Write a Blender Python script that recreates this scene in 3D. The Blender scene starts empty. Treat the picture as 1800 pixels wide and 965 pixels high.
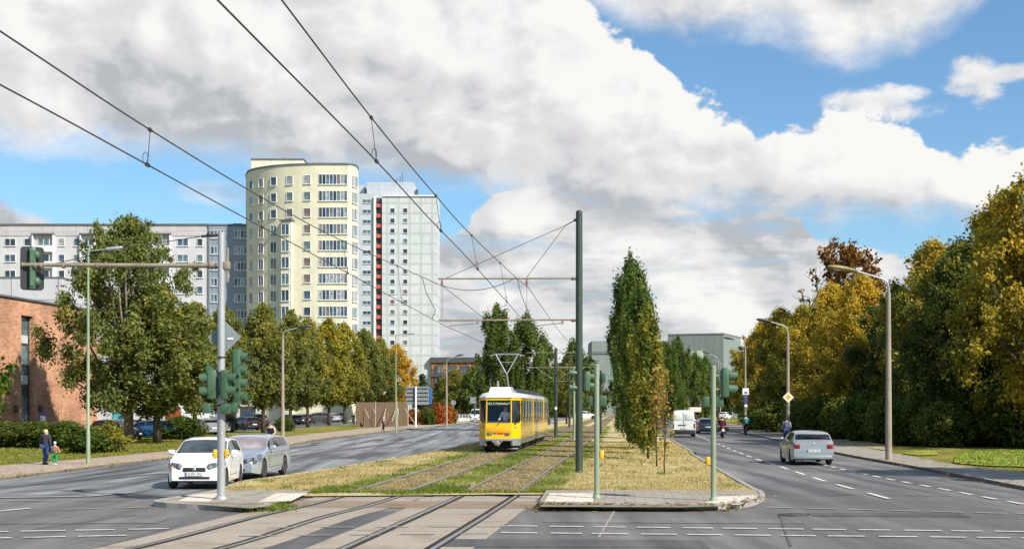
import bpy, bmesh, math, random
import numpy as np
from mathutils import Vector, Matrix, Euler
R = math.radians
PI = math.pi
scene = bpy.context.scene
COL = scene.collection
F, HOR, CXP, CAMH = 2200.0, 716.0, 900.0, 2.4

def gp(px, py, z=0.0):                 # photo pixel on a level plane at height z -> real ground position
    Y = F * (CAMH - z) / (py - HOR)
    return ((px - CXP) / F * Y, Y)
def xat(px, Y): return (px - CXP) / F * Y
def zat(py, Y): return CAMH + (HOR - py) / F * Y
SLOPE = 0.082                          # the street's direction

# ---------------------------------------------------------------- mesh collector
class MB:
    def __init__(s): s.v = []; s.f = []; s.m = []
    def add(s, vs, fs, mi=0, M=None):
        b = len(s.v)
        for v in vs:
            s.v.append(tuple(M @ Vector(v)) if M is not None else tuple(v))
        for f in fs:
            s.f.append(tuple(b + i for i in f)); s.m.append(mi)
        return s
    def box(s, c, d, mi=0, rz=0.0, M=None):
        x, y, z = (q / 2 for q in d)
        vs = [(-x,-y,-z),(x,-y,-z),(x,y,-z),(-x,y,-z),(-x,-y,z),(x,-y,z),(x,y,z),(-x,y,z)]
        T = Matrix.Translation(c) @ Matrix.Rotation(rz, 4, 'Z')
        if M is not None: T = M @ T
        return s.add(vs, [(0,3,2,1),(4,5,6,7),(0,1,5,4),(1,2,6,5),(2,3,7,6),(3,0,4,7)], mi, T)
    def bbox(s, c, d, r=0.02, mi=0, M=None):        # bevelled box
        bm = bmesh.new(); bmesh.ops.create_cube(bm, size=1.0)
        for v in bm.verts: v.co = Vector((v.co.x * d[0], v.co.y * d[1], v.co.z * d[2]))
        bmesh.ops.bevel(bm, geom=bm.edges[:], offset=min(r, min(d) * .45), segments=2, affect='EDGES', profile=.5)
        T = Matrix.Translation(c)
        if M is not None: T = M @ T
        bm.verts.index_update()
        s.add([v.co[:] for v in bm.verts], [[v.index for v in f.verts] for f in bm.faces], mi, T); bm.free(); return s
    def tube(s, pts, r, n=8, mi=0, cap=True):
        pts = [Vector(p) for p in pts]
        rs = r if isinstance(r, (list, tuple)) else [r] * len(pts)
        b = len(s.v); k = len(pts)
        up = Vector((0, 0, 1)); prev = None
        for i, p in enumerate(pts):
            t = (pts[min(i + 1, k - 1)] - pts[max(i - 1, 0)]).normalized()
            a = prev - t * prev.dot(t) if prev is not None else None
            if a is None or a.length < 1e-4:
                a = t.cross(up)
                if a.length < 1e-3: a = t.cross(Vector((0, 1, 0)))
            a.normalize(); prev = a; c = t.cross(a)
            for j in range(n):
                w = 2 * PI * j / n
                s.v.append(tuple(p + (a * math.cos(w) + c * math.sin(w)) * rs[i]))
        for i in range(k - 1):
            for j in range(n):
                q = (j + 1) % n
                s.f.append((b + i*n + j, b + (i+1)*n + j, b + (i+1)*n + q, b + i*n + q)); s.m.append(mi)
        if cap:
            s.f.append(tuple(b + j for j in range(n))); s.m.append(mi)
            s.f.append(tuple(b + (k-1)*n + j for j in reversed(range(n)))); s.m.append(mi)
        return s
    def lathe(s, prof, n=20, mi=0, M=None):         # profile of (r, z)
        vs, fs = [], []
        for (r, z) in prof:
            for j in range(n):
                w = 2 * PI * j / n; vs.append((r * math.cos(w), r * math.sin(w), z))
        for i in range(len(prof) - 1):
            for j in range(n):
                q = (j + 1) % n
                fs.append((i*n + j, i*n + q, (i+1)*n + q, (i+1)*n + j))
        if prof[0][0] > 1e-5: fs.append(tuple(reversed(range(n))))
        if prof[-1][0] > 1e-5: fs.append(tuple((len(prof)-1)*n + j for j in range(n)))
        return s.add(vs, fs, mi, M)
    def prism(s, poly, y0, y1, mi=0, M=None):       # poly in (x, z), extruded along y
        n = len(poly)
        vs = [(x, y0, z) for x, z in poly] + [(x, y1, z) for x, z in poly]
        fs = [tuple(range(n)), tuple(reversed(range(n, 2*n)))]
        fs += [(i, i + n, (i+1) % n + n, (i+1) % n) for i in range(n)]
        return s.add(vs, fs, mi, M)
    def zprism(s, poly, z0, z1, mi=0, M=None):
        n = len(poly)
        vs = [(x, y, z0) for x, y in poly] + [(x, y, z1) for x, y in poly]
        fs = [tuple(reversed(range(n))), tuple(range(n, 2*n))]
        fs += [(i, (i+1) % n, (i+1) % n + n, i + n) for i in range(n)]
        return s.add(vs, fs, mi, M)
    def ball(s, c, r, mi=0, n=10, sc=(1,1,1)):
        prof = [(max(1e-6, math.sin(PI*i/n)), -math.cos(PI*i/n)) for i in range(n + 1)]
        M = Matrix.Translation(c) @ Matrix.Diagonal((r*sc[0], r*sc[1], r*sc[2], 1))
        return s.lathe(prof, n + 4, mi, M)
    def build(s, name, mats, parent=None, smooth=None, loc=None):
        me = bpy.data.meshes.new(name)
        me.from_pydata(s.v, [], s.f)
        if not isinstance(mats, (list, tuple)): mats = [mats]
        for m in mats: me.materials.append(m)
        if len(mats) > 1: me.polygons.foreach_set('material_index', s.m)
        fix_normals(me)
        if smooth is not None:
            me.polygons.foreach_set('use_smooth', [True] * len(me.polygons))
            me.set_sharp_from_angle(angle=R(smooth))
        me.update()
        return link(name, me, parent, loc)
def fix_normals(me):
    bm = bmesh.new(); bm.from_mesh(me)
    bmesh.ops.recalc_face_normals(bm, faces=bm.faces[:]); bm.to_mesh(me); bm.free()
def link(name, data, parent=None, loc=None):
    o = bpy.data.objects.new(name, data); COL.objects.link(o)
    if parent is not None: o.parent = parent
    if loc is not None: o.location = loc
    return o
def tag(o, label, cat, group=None):
    o['label'] = label; o['category'] = cat
    if group: o['group'] = group
    return o
def thing(name, label, cat, loc=(0,0,0), rz=0.0, group=None):
    o = bpy.data.objects.new(name, None); COL.objects.link(o)
    o.empty_display_size = .2
    o.location = loc; o.rotation_euler = (0, 0, rz)
    return tag(o, label, cat, group)
def structure(o): o['kind'] = 'structure'; return o
def kids(o): return [c for c in bpy.data.objects if c.parent == o]
def copy_tree(o, parent=None, table=None):
    if table is None:
        table = {}
        for c in bpy.data.objects:
            if c.parent: table.setdefault(c.parent.name, []).append(c)
    c = o.copy(); COL.objects.link(c)
    if parent is not None: c.parent = parent
    for ch in table.get(o.name, []): copy_tree(ch, c, table)
    return c

# ---------------------------------------------------------------- materials
class NT:
    def __init__(s, tree): s.t = tree; s.n = tree.nodes; s.l = tree.links
    def node(s, typ, **kw):
        x = s.n.new(typ)
        for k, v in kw.items(): setattr(x, k, v)
        return x
    def put(s, sock, v):
        if hasattr(v, 'is_output') or isinstance(v, bpy.types.NodeSocket): s.l.new(v, sock)
        else: sock.default_value = v
    def math(s, op, a, b=None, c=None, clamp=False):
        x = s.node('ShaderNodeMath', operation=op); x.use_clamp = clamp
        s.put(x.inputs[0], a)
        if b is not None: s.put(x.inputs[1], b)
        if c is not None: s.put(x.inputs[2], c)
        return x.outputs[0]
    def mix(s, fac, a, b, blend='MIX'):
        x = s.node('ShaderNodeMix', data_type='RGBA', blend_type=blend)
        s.put(x.inputs['Factor'], fac); s.put(x.inputs[6], a); s.put(x.inputs[7], b)
        return x.outputs[2]
    def noise(s, vec, scale, detail=4, rough=.55, dim='3D', dist=0.0):
        x = s.node('ShaderNodeTexNoise', noise_dimensions=dim)
        s.put(x.inputs['Vector'], vec)
        x.inputs['Scale'].default_value = scale; x.inputs['Detail'].default_value = detail
        x.inputs['Roughness'].default_value = rough; x.inputs['Distortion'].default_value = dist
        return x.outputs[0]
    def sstep(s, v, lo, hi, a=0.0, b=1.0):
        x = s.node('ShaderNodeMapRange', interpolation_type='SMOOTHSTEP')
        s.put(x.inputs[0], v); s.put(x.inputs[1], lo); s.put(x.inputs[2], hi); s.put(x.inputs[3], a); s.put(x.inputs[4], b)
        return x.outputs[0]
    def scale(s, vec, sc, rz=0.0):
        x = s.node('ShaderNodeMapping'); s.put(x.inputs[0], vec)
        x.inputs['Scale'].default_value = sc; x.inputs['Rotation'].default_value = (0, 0, rz)
        return x.outputs[0]
    def ramp(s, fac, stops, interp='LINEAR'):
        x = s.node('ShaderNodeValToRGB'); r = x.color_ramp; r.interpolation = interp
        while len(r.elements) < len(stops): r.elements.new(.5)
        for e, (p, c) in zip(r.elements, stops): e.position = p; e.color = (*c, 1)
        s.put(x.inputs[0], fac); return x.outputs[0]
def c4(c): return (c[0], c[1], c[2], 1.0)
def new_mat(name):
    m = bpy.data.materials.new(name); m.use_nodes = True
    nt = NT(m.node_tree); b = m.node_tree.nodes['Principled BSDF']
    return m, nt, b
def mat(name, col, rough=.6, metal=0.0, var=.12, scale=6.0, bump=0.0, spec=.5, coat=0.0, dirt=None, space='Object', stretch=(1,1,1)):
    m, nt, b = new_mat(name)
    tc = nt.node('ShaderNodeTexCoord').outputs['Object'] if space == 'Object' else nt.node('ShaderNodeNewGeometry').outputs['Position']
    v = nt.scale(tc, stretch)
    n = nt.noise(v, scale, 5, .6)
    k = nt.sstep(n, .25, .75, 1 - var, 1 + var)
    mul = nt.node('ShaderNodeVectorMath', operation='SCALE'); mul.inputs[0].default_value = col; nt.put(mul.inputs['Scale'], k)
    c = mul.outputs[0]
    if dirt:
        n2 = nt.noise(v, scale * .35, 6, .65)
        c = nt.mix(nt.sstep(n2, .52, .75, 0, dirt[1]), c, c4(dirt[0]))
    nt.put(b.inputs['Base Color'], c)
    b.inputs['Roughness'].default_value = rough; b.inputs['Metallic'].default_value = metal
    b.inputs['Specular IOR Level'].default_value = spec
    if coat: b.inputs['Coat Weight'].default_value = coat; b.inputs['Coat Roughness'].default_value = .06
    if bump:
        bp = nt.node('ShaderNodeBump'); bp.inputs['Strength'].default_value = bump; bp.inputs['Distance'].default_value = .02
        nt.put(bp.inputs['Height'], nt.noise(v, scale * 3, 6, .6)); nt.put(b.inputs['Normal'], bp.outputs[0])
    return m
def paint(name, col, metal=0.0, rough=.35): return mat(name, col, rough, metal, .03, 2.0, 0, .5, 1.0 if metal < .1 else .8, dirt=((.25,.23,.2), .12))
def emit(name, col, s):
    m, nt, b = new_mat(name); b.inputs['Base Color'].default_value = c4(col)
    b.inputs['Emission Color'].default_value = c4(col); b.inputs['Emission Strength'].default_value = s; return m
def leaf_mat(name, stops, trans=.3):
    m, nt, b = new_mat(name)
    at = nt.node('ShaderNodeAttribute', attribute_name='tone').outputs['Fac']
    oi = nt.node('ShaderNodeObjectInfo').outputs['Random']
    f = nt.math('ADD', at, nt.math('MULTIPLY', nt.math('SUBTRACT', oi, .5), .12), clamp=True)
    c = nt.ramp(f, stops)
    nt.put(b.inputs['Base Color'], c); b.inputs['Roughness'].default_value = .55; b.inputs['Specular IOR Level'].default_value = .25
    tr = nt.node('ShaderNodeBsdfTranslucent'); nt.put(tr.inputs['Color'], nt.mix(1.0, c, (1.25, 1.25, .7, 1), 'MULTIPLY'))
    mx = nt.node('ShaderNodeMixShader'); mx.inputs[0].default_value = trans + .14
    nt.l.new(b.outputs[0], mx.inputs[1]); nt.l.new(tr.outputs[0], mx.inputs[2])
    nt.l.new(mx.outputs[0], m.node_tree.nodes['Material Output'].inputs[0])
    return m
def glass_mat(name, col, rough=.04, tr=0.0, var=.4, scale=1.2, spec=.6):
    m, nt, b = new_mat(name)
    tc = nt.node('ShaderNodeTexCoord').outputs['Object']
    n = nt.noise(tc, scale, 3, .5)
    k = nt.sstep(n, .3, .7, 1 - var, 1 + var)
    mul = nt.node('ShaderNodeVectorMath', operation='SCALE'); mul.inputs[0].default_value = col; nt.put(mul.inputs['Scale'], k)
    nt.put(b.inputs['Base Color'], mul.outputs[0]); b.inputs['Roughness'].default_value = rough; b.inputs['Specular IOR Level'].default_value = spec
    if tr:
        t = nt.node('ShaderNodeBsdfTransparent'); mx = nt.node('ShaderNodeMixShader'); mx.inputs[0].default_value = tr
        nt.l.new(b.outputs[0], mx.inputs[1]); nt.l.new(t.outputs[0], mx.inputs[2])
        nt.l.new(mx.outputs[0], m.node_tree.nodes['Material Output'].inputs[0])
    return m
# ---------------------------------------------------------------- camera, sun, sky
cam = bpy.data.cameras.new('camera'); camo = bpy.data.objects.new('camera', cam); COL.objects.link(camo)
camo.location = (0, 0, CAMH); camo.rotation_euler = (R(90), 0, 0)
cam.sensor_width = 36; cam.lens = F / 1800 * 36; cam.shift_y = (HOR - 482.5) / 1800
cam.clip_start = .1; cam.clip_end = 6000
scene.camera = camo
scene.view_settings.view_transform = 'Standard'; scene.view_settings.look = 'None'
scene.view_settings.exposure = 0.55; scene.view_settings.gamma = 1.0; scene.view_settings.use_curve_mapping = False
SUN_EL, SUN_AZ = R(40), R(131)          # azimuth clockwise from +Y: from the right, a little behind the camera
sd = Vector((math.sin(SUN_AZ) * math.cos(SUN_EL), math.cos(SUN_AZ) * math.cos(SUN_EL), math.sin(SUN_EL)))
sl = bpy.data.lights.new('sun', 'SUN'); sl.energy = 4.6; sl.angle = R(.6); sl.color = (1.0, .94, .84)
so = bpy.data.objects.new('sun', sl); COL.objects.link(so)
so.rotation_euler = (-sd).to_track_quat('-Z', 'Y').to_euler(); so.location = (60, -40, 80)

w = bpy.data.worlds.new('World'); scene.world = w; w.use_nodes = True
W = NT(w.node_tree)
for n in list(W.n): W.n.remove(n)
out = W.node('ShaderNodeOutputWorld')
sky = W.node('ShaderNodeTexSky', sky_type='NISHITA')
sky.sun_disc = False; sky.sun_elevation = SUN_EL; sky.sun_rotation = SUN_AZ
sky.air_density = 1.0; sky.dust_density = .6; sky.ozone_density = 2.2
bg_sky = W.node('ShaderNodeBackground'); bg_sky.inputs[1].default_value = .088
tint = W.mix(1.0, sky.outputs[0], (.84, 1.10, 1.22, 1), 'MULTIPLY')
W.put(bg_sky.inputs[0], tint)
gen = W.node('ShaderNodeTexCoord').outputs['Generated']
sep = W.node('ShaderNodeSeparateXYZ'); W.put(sep.inputs[0], gen)
gx, gy, gz = sep.outputs
az = W.math('ARCTAN2', gx, gy)
hyp = W.math('SQRT', W.math('ADD', W.math('MULTIPLY', gx, gx), W.math('MULTIPLY', gy, gy)))
el = W.math('ARCTAN2', gz, hyp)
def sky_ang(px, py):
    a = math.atan((px - CXP) / F); return a, math.atan((HOR - py) / F * math.cos(a))
A0, A1, E1 = -.46, .46, .5
an = W.math('DIVIDE', W.math('SUBTRACT', az, A0), A1 - A0, clamp=True)
def edge(pts):                          # height of a cloud's edge along the horizon
    x = W.node('ShaderNodeFloatCurve'); c = x.mapping.curves[0]
    ps = []
    for px, py in pts:
        a, e = sky_ang(px, py); ps.append(((a - A0) / (A1 - A0), max(0, min(1, (e + .02) / E1))))
    while len(c.points) < len(ps): c.points.new(.5, .5)
    for p, q in zip(c.points, ps): p.location = q; p.handle_type = 'AUTO'
    x.mapping.update(); W.put(x.inputs['Value'], an)
    return W.math('SUBTRACT', W.math('MULTIPLY', x.outputs[0], E1), .02)
def vec(a, b, c=0.0):
    x = W.node('ShaderNodeCombineXYZ'); W.put(x.inputs[0], a); W.put(x.inputs[1], b); W.put(x.inputs[2], c); return x.outputs[0]
P = vec(az, W.math('MULTIPLY', el, 1.35))
warp = W.node('ShaderNodeTexNoise'); W.put(warp.inputs['Vector'], P); warp.inputs['Scale'].default_value = 9; warp.inputs['Detail'].default_value = 3
wv = W.node('ShaderNodeVectorMath', operation='MULTIPLY_ADD'); W.put(wv.inputs[0], warp.outputs['Color']); wv.inputs[1].default_value = (.05, .05, 0); W.put(wv.inputs[2], P)
PW = wv.outputs[0]
def shift(v, dx, dy):
    x = W.node('ShaderNodeVectorMath', operation='ADD'); W.put(x.inputs[0], v); x.inputs[1].default_value = (dx, dy, 0); return x.outputs[0]
n1 = W.noise(PW, 12, 7, .5)
n2 = W.noise(shift(PW, .013, .017), 12, 7, .5)
nl = W.noise(shift(PW, 3.1, 1.7), 5.5, 3, .5)
n3 = W.noise(PW, 34, 9, .62); n4 = W.noise(shift(PW, .006, .007), 34, 6, .6)
def puff(v):
    x = W.node('ShaderNodeTexVoronoi', voronoi_dimensions='2D', feature='SMOOTH_F1'); W.put(x.inputs['Vector'], v)
    x.inputs['Scale'].default_value = 17; x.inputs['Detail'].default_value = 3; x.inputs['Roughness'].default_value = .55; x.inputs['Lacunarity'].default_value = 2.3; x.inputs['Smoothness'].default_value = .35
    x.normalize = True
    return W.math('SUBTRACT', .42, x.outputs['Distance'])
w2 = W.node('ShaderNodeTexNoise'); W.put(w2.inputs['Vector'], P); w2.inputs['Scale'].default_value = 30; w2.inputs['Detail'].default_value = 5
wv2 = W.node('ShaderNodeVectorMath', operation='MULTIPLY_ADD'); W.put(wv2.inputs[0], w2.outputs['Color']); wv2.inputs[1].default_value = (.022, .022, 0); W.put(wv2.inputs[2], PW)
pf1 = puff(wv2.outputs[0])
b1 = W.noise(PW, 6.5, 3, .48); b2 = W.noise(shift(PW, .022, .034), 6.5, 3, .48)
relief0 = W.math('ADD', W.math('MULTIPLY', W.math('SUBTRACT', n1, n2), 2.3), W.math('MULTIPLY', W.math('SUBTRACT', n3, n4), .3))
relief = W.math('ADD', W.math('MULTIPLY', relief0, 1.0), W.math('MULTIPLY', W.math('SUBTRACT', b1, b2), 1.7))
nc0 = W.math('SUBTRACT', W.math('ADD', W.math('MULTIPLY', n1, .62), W.math('MULTIPLY', n3, .42)), .52)
nc = W.math('ADD', W.math('MULTIPLY', nc0, .8), W.math('MULTIPLY', pf1, .22))
UA = edge([(-120,-250),(700,-250),(930,-120),(1000,-20),(1075,40),(1140,72),(1190,150),(1300,195),(1400,215),(1470,205),(1580,215),(1640,250),(1710,268),(1790,248),(1930,240)])
LA = edge([(-120,235),(60,258),(200,262),(380,282),(520,296),(680,312),(800,338),(900,350),(1050,392),(1250,385),(1420,388),(1600,392),(1930,372)])
LB = edge([(-120,-260),(880,-260),(960,-60),(1030,0),(1130,58),(1300,52),(1400,72),(1460,104),(1560,96),(1640,64),(1710,18),(1790,-40),(1930,-150)])
UC = edge([(-120,300),(-20,335),(35,372),(75,384),(120,396),(170,440),(400,470),(640,450),(735,410),(800,404),(850,352),(950,318),(1050,345),(1250,365),(1400,372),(1440,425),(1500,436),(1600,440),(1800,450),(1930,440)])
def cover(d, amp, lo, hi): return W.sstep(W.math('ADD', d, W.math('MULTIPLY', nc, amp)), lo, hi)
dA = W.math('MINIMUM', W.math('SUBTRACT', UA, el), W.math('MULTIPLY', W.math('SUBTRACT', el, LA), .8))
aA = W.math('MINIMUM', cover(W.math('SUBTRACT', UA, el), .125, 0.0, .0075), cover(W.math('MULTIPLY', W.math('SUBTRACT', el, LA), .8), .085, -.008, .02))
tA = W.math('DIVIDE', W.math('SUBTRACT', el, LA), W.math('MAXIMUM', W.math('SUBTRACT', UA, LA), .02))
aB = cover(W.math('SUBTRACT', el, LB), .075, -.01, .028)
aC = cover(W.math('SUBTRACT', UC, el), .09, .0, .009)
def blob(px, py, sx, sy):
    a, e = sky_ang(px, py)
    q = W.math('ADD', W.math('POWER', W.math('DIVIDE', W.math('SUBTRACT', az, a), sx / F), 2.0), W.math('POWER', W.math('DIVIDE', W.math('SUBTRACT', el, e), sy / F), 2.0))
    return W.math('SUBTRACT', 1.0, q)
dD = W.math('MAXIMUM', W.math('MAXIMUM', blob(1712, 140, 48, 40), blob(1765, 130, 50, 16)), W.math('MAXIMUM', blob(1545, 178, 85, 24), blob(1600, 196, 60, 22)))
aD = W.sstep(W.math('ADD', dD, W.math('MULTIPLY', nc, 8.0)), -.1, 1.1, 0, .95)
aF = W.math('MULTIPLY', W.sstep(W.math('ADD', W.math('MAXIMUM', blob(380, 340, 70, 24), blob(150, 250, 260, 30)), W.math('MULTIPLY', nc, 4)), -.3, 1.2), .5)
# thin banded cloud low in the sky
nb = W.noise(vec(W.math('MULTIPLY', az, 5.0), W.math('MULTIPLY', el, 27.0)), 1.6, 6, .55)
aC = W.math('MULTIPLY', aC, W.sstep(nb, .3, .46, .45, 1.0))
WHITE, MID, GREY = (.655, .645, .63, 1), (.50, .505, .515, 1), (.335, .352, .375, 1)
def cloud_col(t, lift):
    v = W.math('ADD', W.math('ADD', t, W.math('MULTIPLY', relief, 1.3)), W.math('ADD', W.math('MULTIPLY', W.math('SUBTRACT', nl, .5), .85), lift))
    c = W.mix(W.sstep(v, -.05, .5), GREY, MID)
    return W.mix(W.sstep(v, .42, 1.1), c, WHITE)
# brightness along the big bank: grey flat bases, bright heads
lob = W.sstep(tA, 0.02, .45)
headA = W.sstep(W.math('SUBTRACT', UA, el), .0, .05, .5, 0.0)
leftdim = W.sstep(az, -.42, .05, .24, .27)
cA = cloud_col(W.math('ADD', W.sstep(tA, 0.0, .5, -.12, .58), headA), leftdim)
cB = cloud_col(W.sstep(W.math('SUBTRACT', el, LB), 0, .05, .75, .3), .08)
cC = cloud_col(W.sstep(nb, .34, .62, .12, .72), .05)
cD = cloud_col(.55, .1)
def layer(base, col, a): return W.mix(a, base, col)
c = layer(cC, cD, aD); al = W.math('MAXIMUM', aC, W.math('MAXIMUM', aD, aF))
c = layer(c, cB, aB); al = W.math('MAXIMUM', al, aB)
c = layer(c, cA, aA); al = W.math('MAXIMUM', al, aA)
# elsewhere in the sky: broken cumulus
infront = W.math('MULTIPLY', W.sstep(W.math('ABSOLUTE', az), .44, .6, 1, 0), W.sstep(el, .42, .5, 1, 0))
gcl = W.sstep(W.noise(gen, 2.6, 7, .6), .5, .62)
al = W.math('ADD', W.math('MULTIPLY', al, infront), W.math('MULTIPLY', W.math('MULTIPLY', gcl, W.math('SUBTRACT', 1.0, infront)), W.sstep(el, 0, .1)))
bg_cl = W.node('ShaderNodeBackground'); W.put(bg_cl.inputs[0], c); bg_cl.inputs[1].default_value = 1.0
mx = W.node('ShaderNodeMixShader'); W.put(mx.inputs[0], al); W.l.new(bg_sky.outputs[0], mx.inputs[1]); W.l.new(bg_cl.outputs[0], mx.inputs[2])
W.l.new(mx.outputs[0], out.inputs[0])
w.cycles.sampling_method = 'MANUAL'; w.cycles.sample_map_resolution = 512
scene.cycles.max_bounces = 6; scene.cycles.transparent_max_bounces = 12; scene.cycles.use_denoising = True
# ---------------------------------------------------------------- ground materials
def asphalt(name, base, patch, sheen=.62, streak=.35):
    m, nt, b = new_mat(name)
    p = nt.node('ShaderNodeNewGeometry').outputs['Position']
    pr = nt.scale(p, (1.0, .05, 1.0), R(4.7))
    big = nt.noise(p, .12, 5, .6); st = nt.noise(pr, 1.1, 5, .6); fine = nt.noise(p, 9.0, 4, .7); mid = nt.noise(p, .9, 5, .65)
    c = nt.mix(nt.sstep(big, .35, .68), c4(base), c4(patch))
    k = nt.math('ADD', nt.sstep(st, .3, .72, 1 - streak, 1 + streak * .7), nt.math('ADD', nt.math('MULTIPLY', nt.math('SUBTRACT', fine, .5), .5), nt.math('MULTIPLY', nt.math('SUBTRACT', mid, .5), .45)))
    mul = nt.node('ShaderNodeVectorMath', operation='SCALE'); nt.put(mul.inputs[0], c); nt.put(mul.inputs['Scale'], k)
    vo = nt.node('ShaderNodeTexVoronoi', feature='DISTANCE_TO_EDGE'); nt.put(vo.inputs['Vector'], nt.scale(p, (.11, .07, .1))); vo.inputs['Scale'].default_value = 1.0
    wob = nt.math('ADD', vo.outputs['Distance'], nt.math('MULTIPLY', nt.math('SUBTRACT', mid, .5), .05))
    crack = nt.math('MULTIPLY', nt.sstep(nt.math('ABSOLUTE', wob), .0, .006, .45, 0), nt.sstep(big, .45, .6))
    nt.put(b.inputs['Base Color'], nt.mix(crack, mul.outputs[0], (.02, .02, .02, 1)))
    b.inputs['Roughness'].default_value = sheen; b.inputs['Specular IOR Level'].default_value = .4
    bp = nt.node('ShaderNodeBump'); bp.inputs['Strength'].default_value = .35; bp.inputs['Distance'].default_value = .01
    nt.put(bp.inputs['Height'], nt.noise(p, 40, 3, .7)); nt.put(b.inputs['Normal'], bp.outputs[0])
    return m
def turf(name, stops, s1=.35, s2=5.0, bump=.8):
    m, nt, b = new_mat(name)
    p = nt.node('ShaderNodeNewGeometry').outputs['Position']
    a = nt.noise(p, s1, 6, .65); f = nt.noise(p, s2, 6, .7); g = nt.noise(p, 28, 3, .7)
    v = nt.math('ADD', nt.math('MULTIPLY', a, .55), nt.math('ADD', nt.math('MULTIPLY', f, .3), nt.math('MULTIPLY', g, .15)))
    c = nt.ramp(nt.sstep(v, .33, .68), stops)
    nt.put(b.inputs['Base Color'], c); b.inputs['Roughness'].default_value = .9; b.inputs['Specular IOR Level'].default_value = .1
    bp = nt.node('ShaderNodeBump'); bp.inputs['Strength'].default_value = bump; bp.inputs['Distance'].default_value = .06
    nt.put(bp.inputs['Height'], nt.math('ADD', f, g)); nt.put(b.inputs['Normal'], bp.outputs[0])
    return m
def slab(name, col, joint, size=(.5, .5), var=.2, mort=.03, dirt=(.2,.15,.09), dirtw=.5, rz=4.7):
    m, nt, b = new_mat(name)
    p = nt.node('ShaderNodeNewGeometry').outputs['Position']
    v = nt.scale(p, (1, 1, 1), R(rz))
    br = nt.node('ShaderNodeTexBrick'); nt.put(br.inputs['Vector'], v)
    br.inputs['Scale'].default_value = 1; br.inputs['Brick Width'].default_value = size[0]; br.inputs['Row Height'].default_value = size[1]
    br.inputs['Mortar Size'].default_value = mort * .5; br.offset = 0.5
    br.inputs['Color1'].default_value = c4([q * (1 + var * .5) for q in col]); br.inputs['Color2'].default_value = c4([q * (1 - var * .5) for q in col]); br.inputs['Mortar'].default_value = c4(joint)
    n = nt.noise(p, .8, 6, .65); f = nt.noise(p, 12, 4, .65)
    c = nt.mix(nt.sstep(n, .48, .72, 0, dirtw), br.outputs['Color'], c4(dirt))
    mul = nt.node('ShaderNodeVectorMath', operation='SCALE'); nt.put(mul.inputs[0], c); nt.put(mul.inputs['Scale'], nt.sstep(f, .25, .75, .82, 1.15))
    nt.put(b.inputs['Base Color'], mul.outputs[0]); b.inputs['Roughness'].default_value = .85; b.inputs['Specular IOR Level'].default_value = .2
    return m
M_ASPH_X = asphalt('cross_asphalt', (.132,.122,.114), (.17,.155,.14), .62, .3)
M_ASPH_L = asphalt('worn_blue_asphalt', (.185,.19,.195), (.245,.243,.24), .55, .75)
M_ASPH_R = asphalt('dark_asphalt', (.13,.126,.122), (.17,.162,.154), .6, .55)
M_ASPH_P = asphalt('parking_asphalt', (.12,.118,.115), (.15,.145,.14))
M_PATCH = asphalt('repair_asphalt', (.088,.085,.083), (.105,.1,.096))
M_DRY = turf('dry_turf', [(0,(.27,.21,.08)), (.3,(.46,.36,.17)), (.6,(.57,.46,.24)), (1,(.62,.52,.31))])
M_GREEN = turf('green_turf', [(0,(.08,.10,.018)), (.4,(.15,.19,.03)), (.7,(.26,.26,.06)), (1,(.42,.34,.13))], .8)
M_LAWN = turf('lawn_turf', [(0,(.10,.11,.02)), (.4,(.18,.185,.035)), (.7,(.29,.25,.06)), (1,(.38,.28,.10))], .25)
M_BED = turf('track_bed', [(0,(.10,.075,.04)), (.4,(.2,.15,.075)), (.7,(.31,.24,.12)), (1,(.2,.2,.06))], 1.2, 6)
M_EARTH = turf('field', [(0,(.05,.06,.02)), (.5,(.09,.1,.03)), (1,(.14,.13,.05))], .05, 1.0)
M_VERGE = turf('bright_turf', [(0,(.18,.22,.03)), (.5,(.3,.34,.05)), (1,(.42,.42,.09))], .6)
M_CONC = slab('track_concrete', (.345,.295,.235), (.14,.12,.1), (40, 3.0), .1, .04, (.19,.13,.075), .55)
M_STAIN = slab('rust_stained_concrete', (.27,.205,.145), (.12,.1,.08), (40, 3.0), .1, .03, (.16,.10,.055), .75)
M_PAVE = slab('pink_pavers', (.40,.315,.25), (.2,.16,.13), (.35, .35), .25, .02, (.3,.25,.17), .5)
M_PAVE_R = slab('grey_pavers', (.33,.295,.245), (.15,.13,.11), (.5, .5), .2, .02, (.22,.17,.1), .6)
M_COBBLE = slab('small_cobbles', (.3,.26,.2), (.14,.11,.07), (.12, .1), .35, .03, (.28,.2,.09), .6)
M_TACT = slab('pale_slabs', (.62,.56,.46), (.36,.31,.24), (1.0, .9), .1, .02, (.4,.34,.25), .3)
M_KERB = mat('kerb_stone', (.34,.32,.29), .85, 0, .2, 3, .3, .2, dirt=((.16,.13,.09), .6), space='W')
M_KERB_Y = mat('leafy_kerb', (.40,.33,.2), .9, 0, .3, 2, .3, .2, dirt=((.22,.14,.06), .7), space='W')
M_LINE = mat('road_paint', (.62,.61,.58), .7, 0, .18, 6, .1, .3, dirt=((.17,.165,.16), .85), space='W')
M_LINE2 = mat('worn_road_paint', (.31,.30,.29), .75, 0, .2, 5, .1, .3, dirt=((.13,.125,.12), .9), space='W')
M_RAIL = mat('rail_steel', (.33,.31,.30), .3, .75, .2, 5, .1, .5, dirt=((.12,.075,.045), .5), space='W')
M_RAILSIDE = mat('rusty_rail', (.13,.085,.055), .85, .1, .3, 5, .2, .3, space='W')
M_GROOVE = mat('rail_groove', (.045,.04,.035), .9, 0, .3, 6, 0, .1, space='W')

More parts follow.
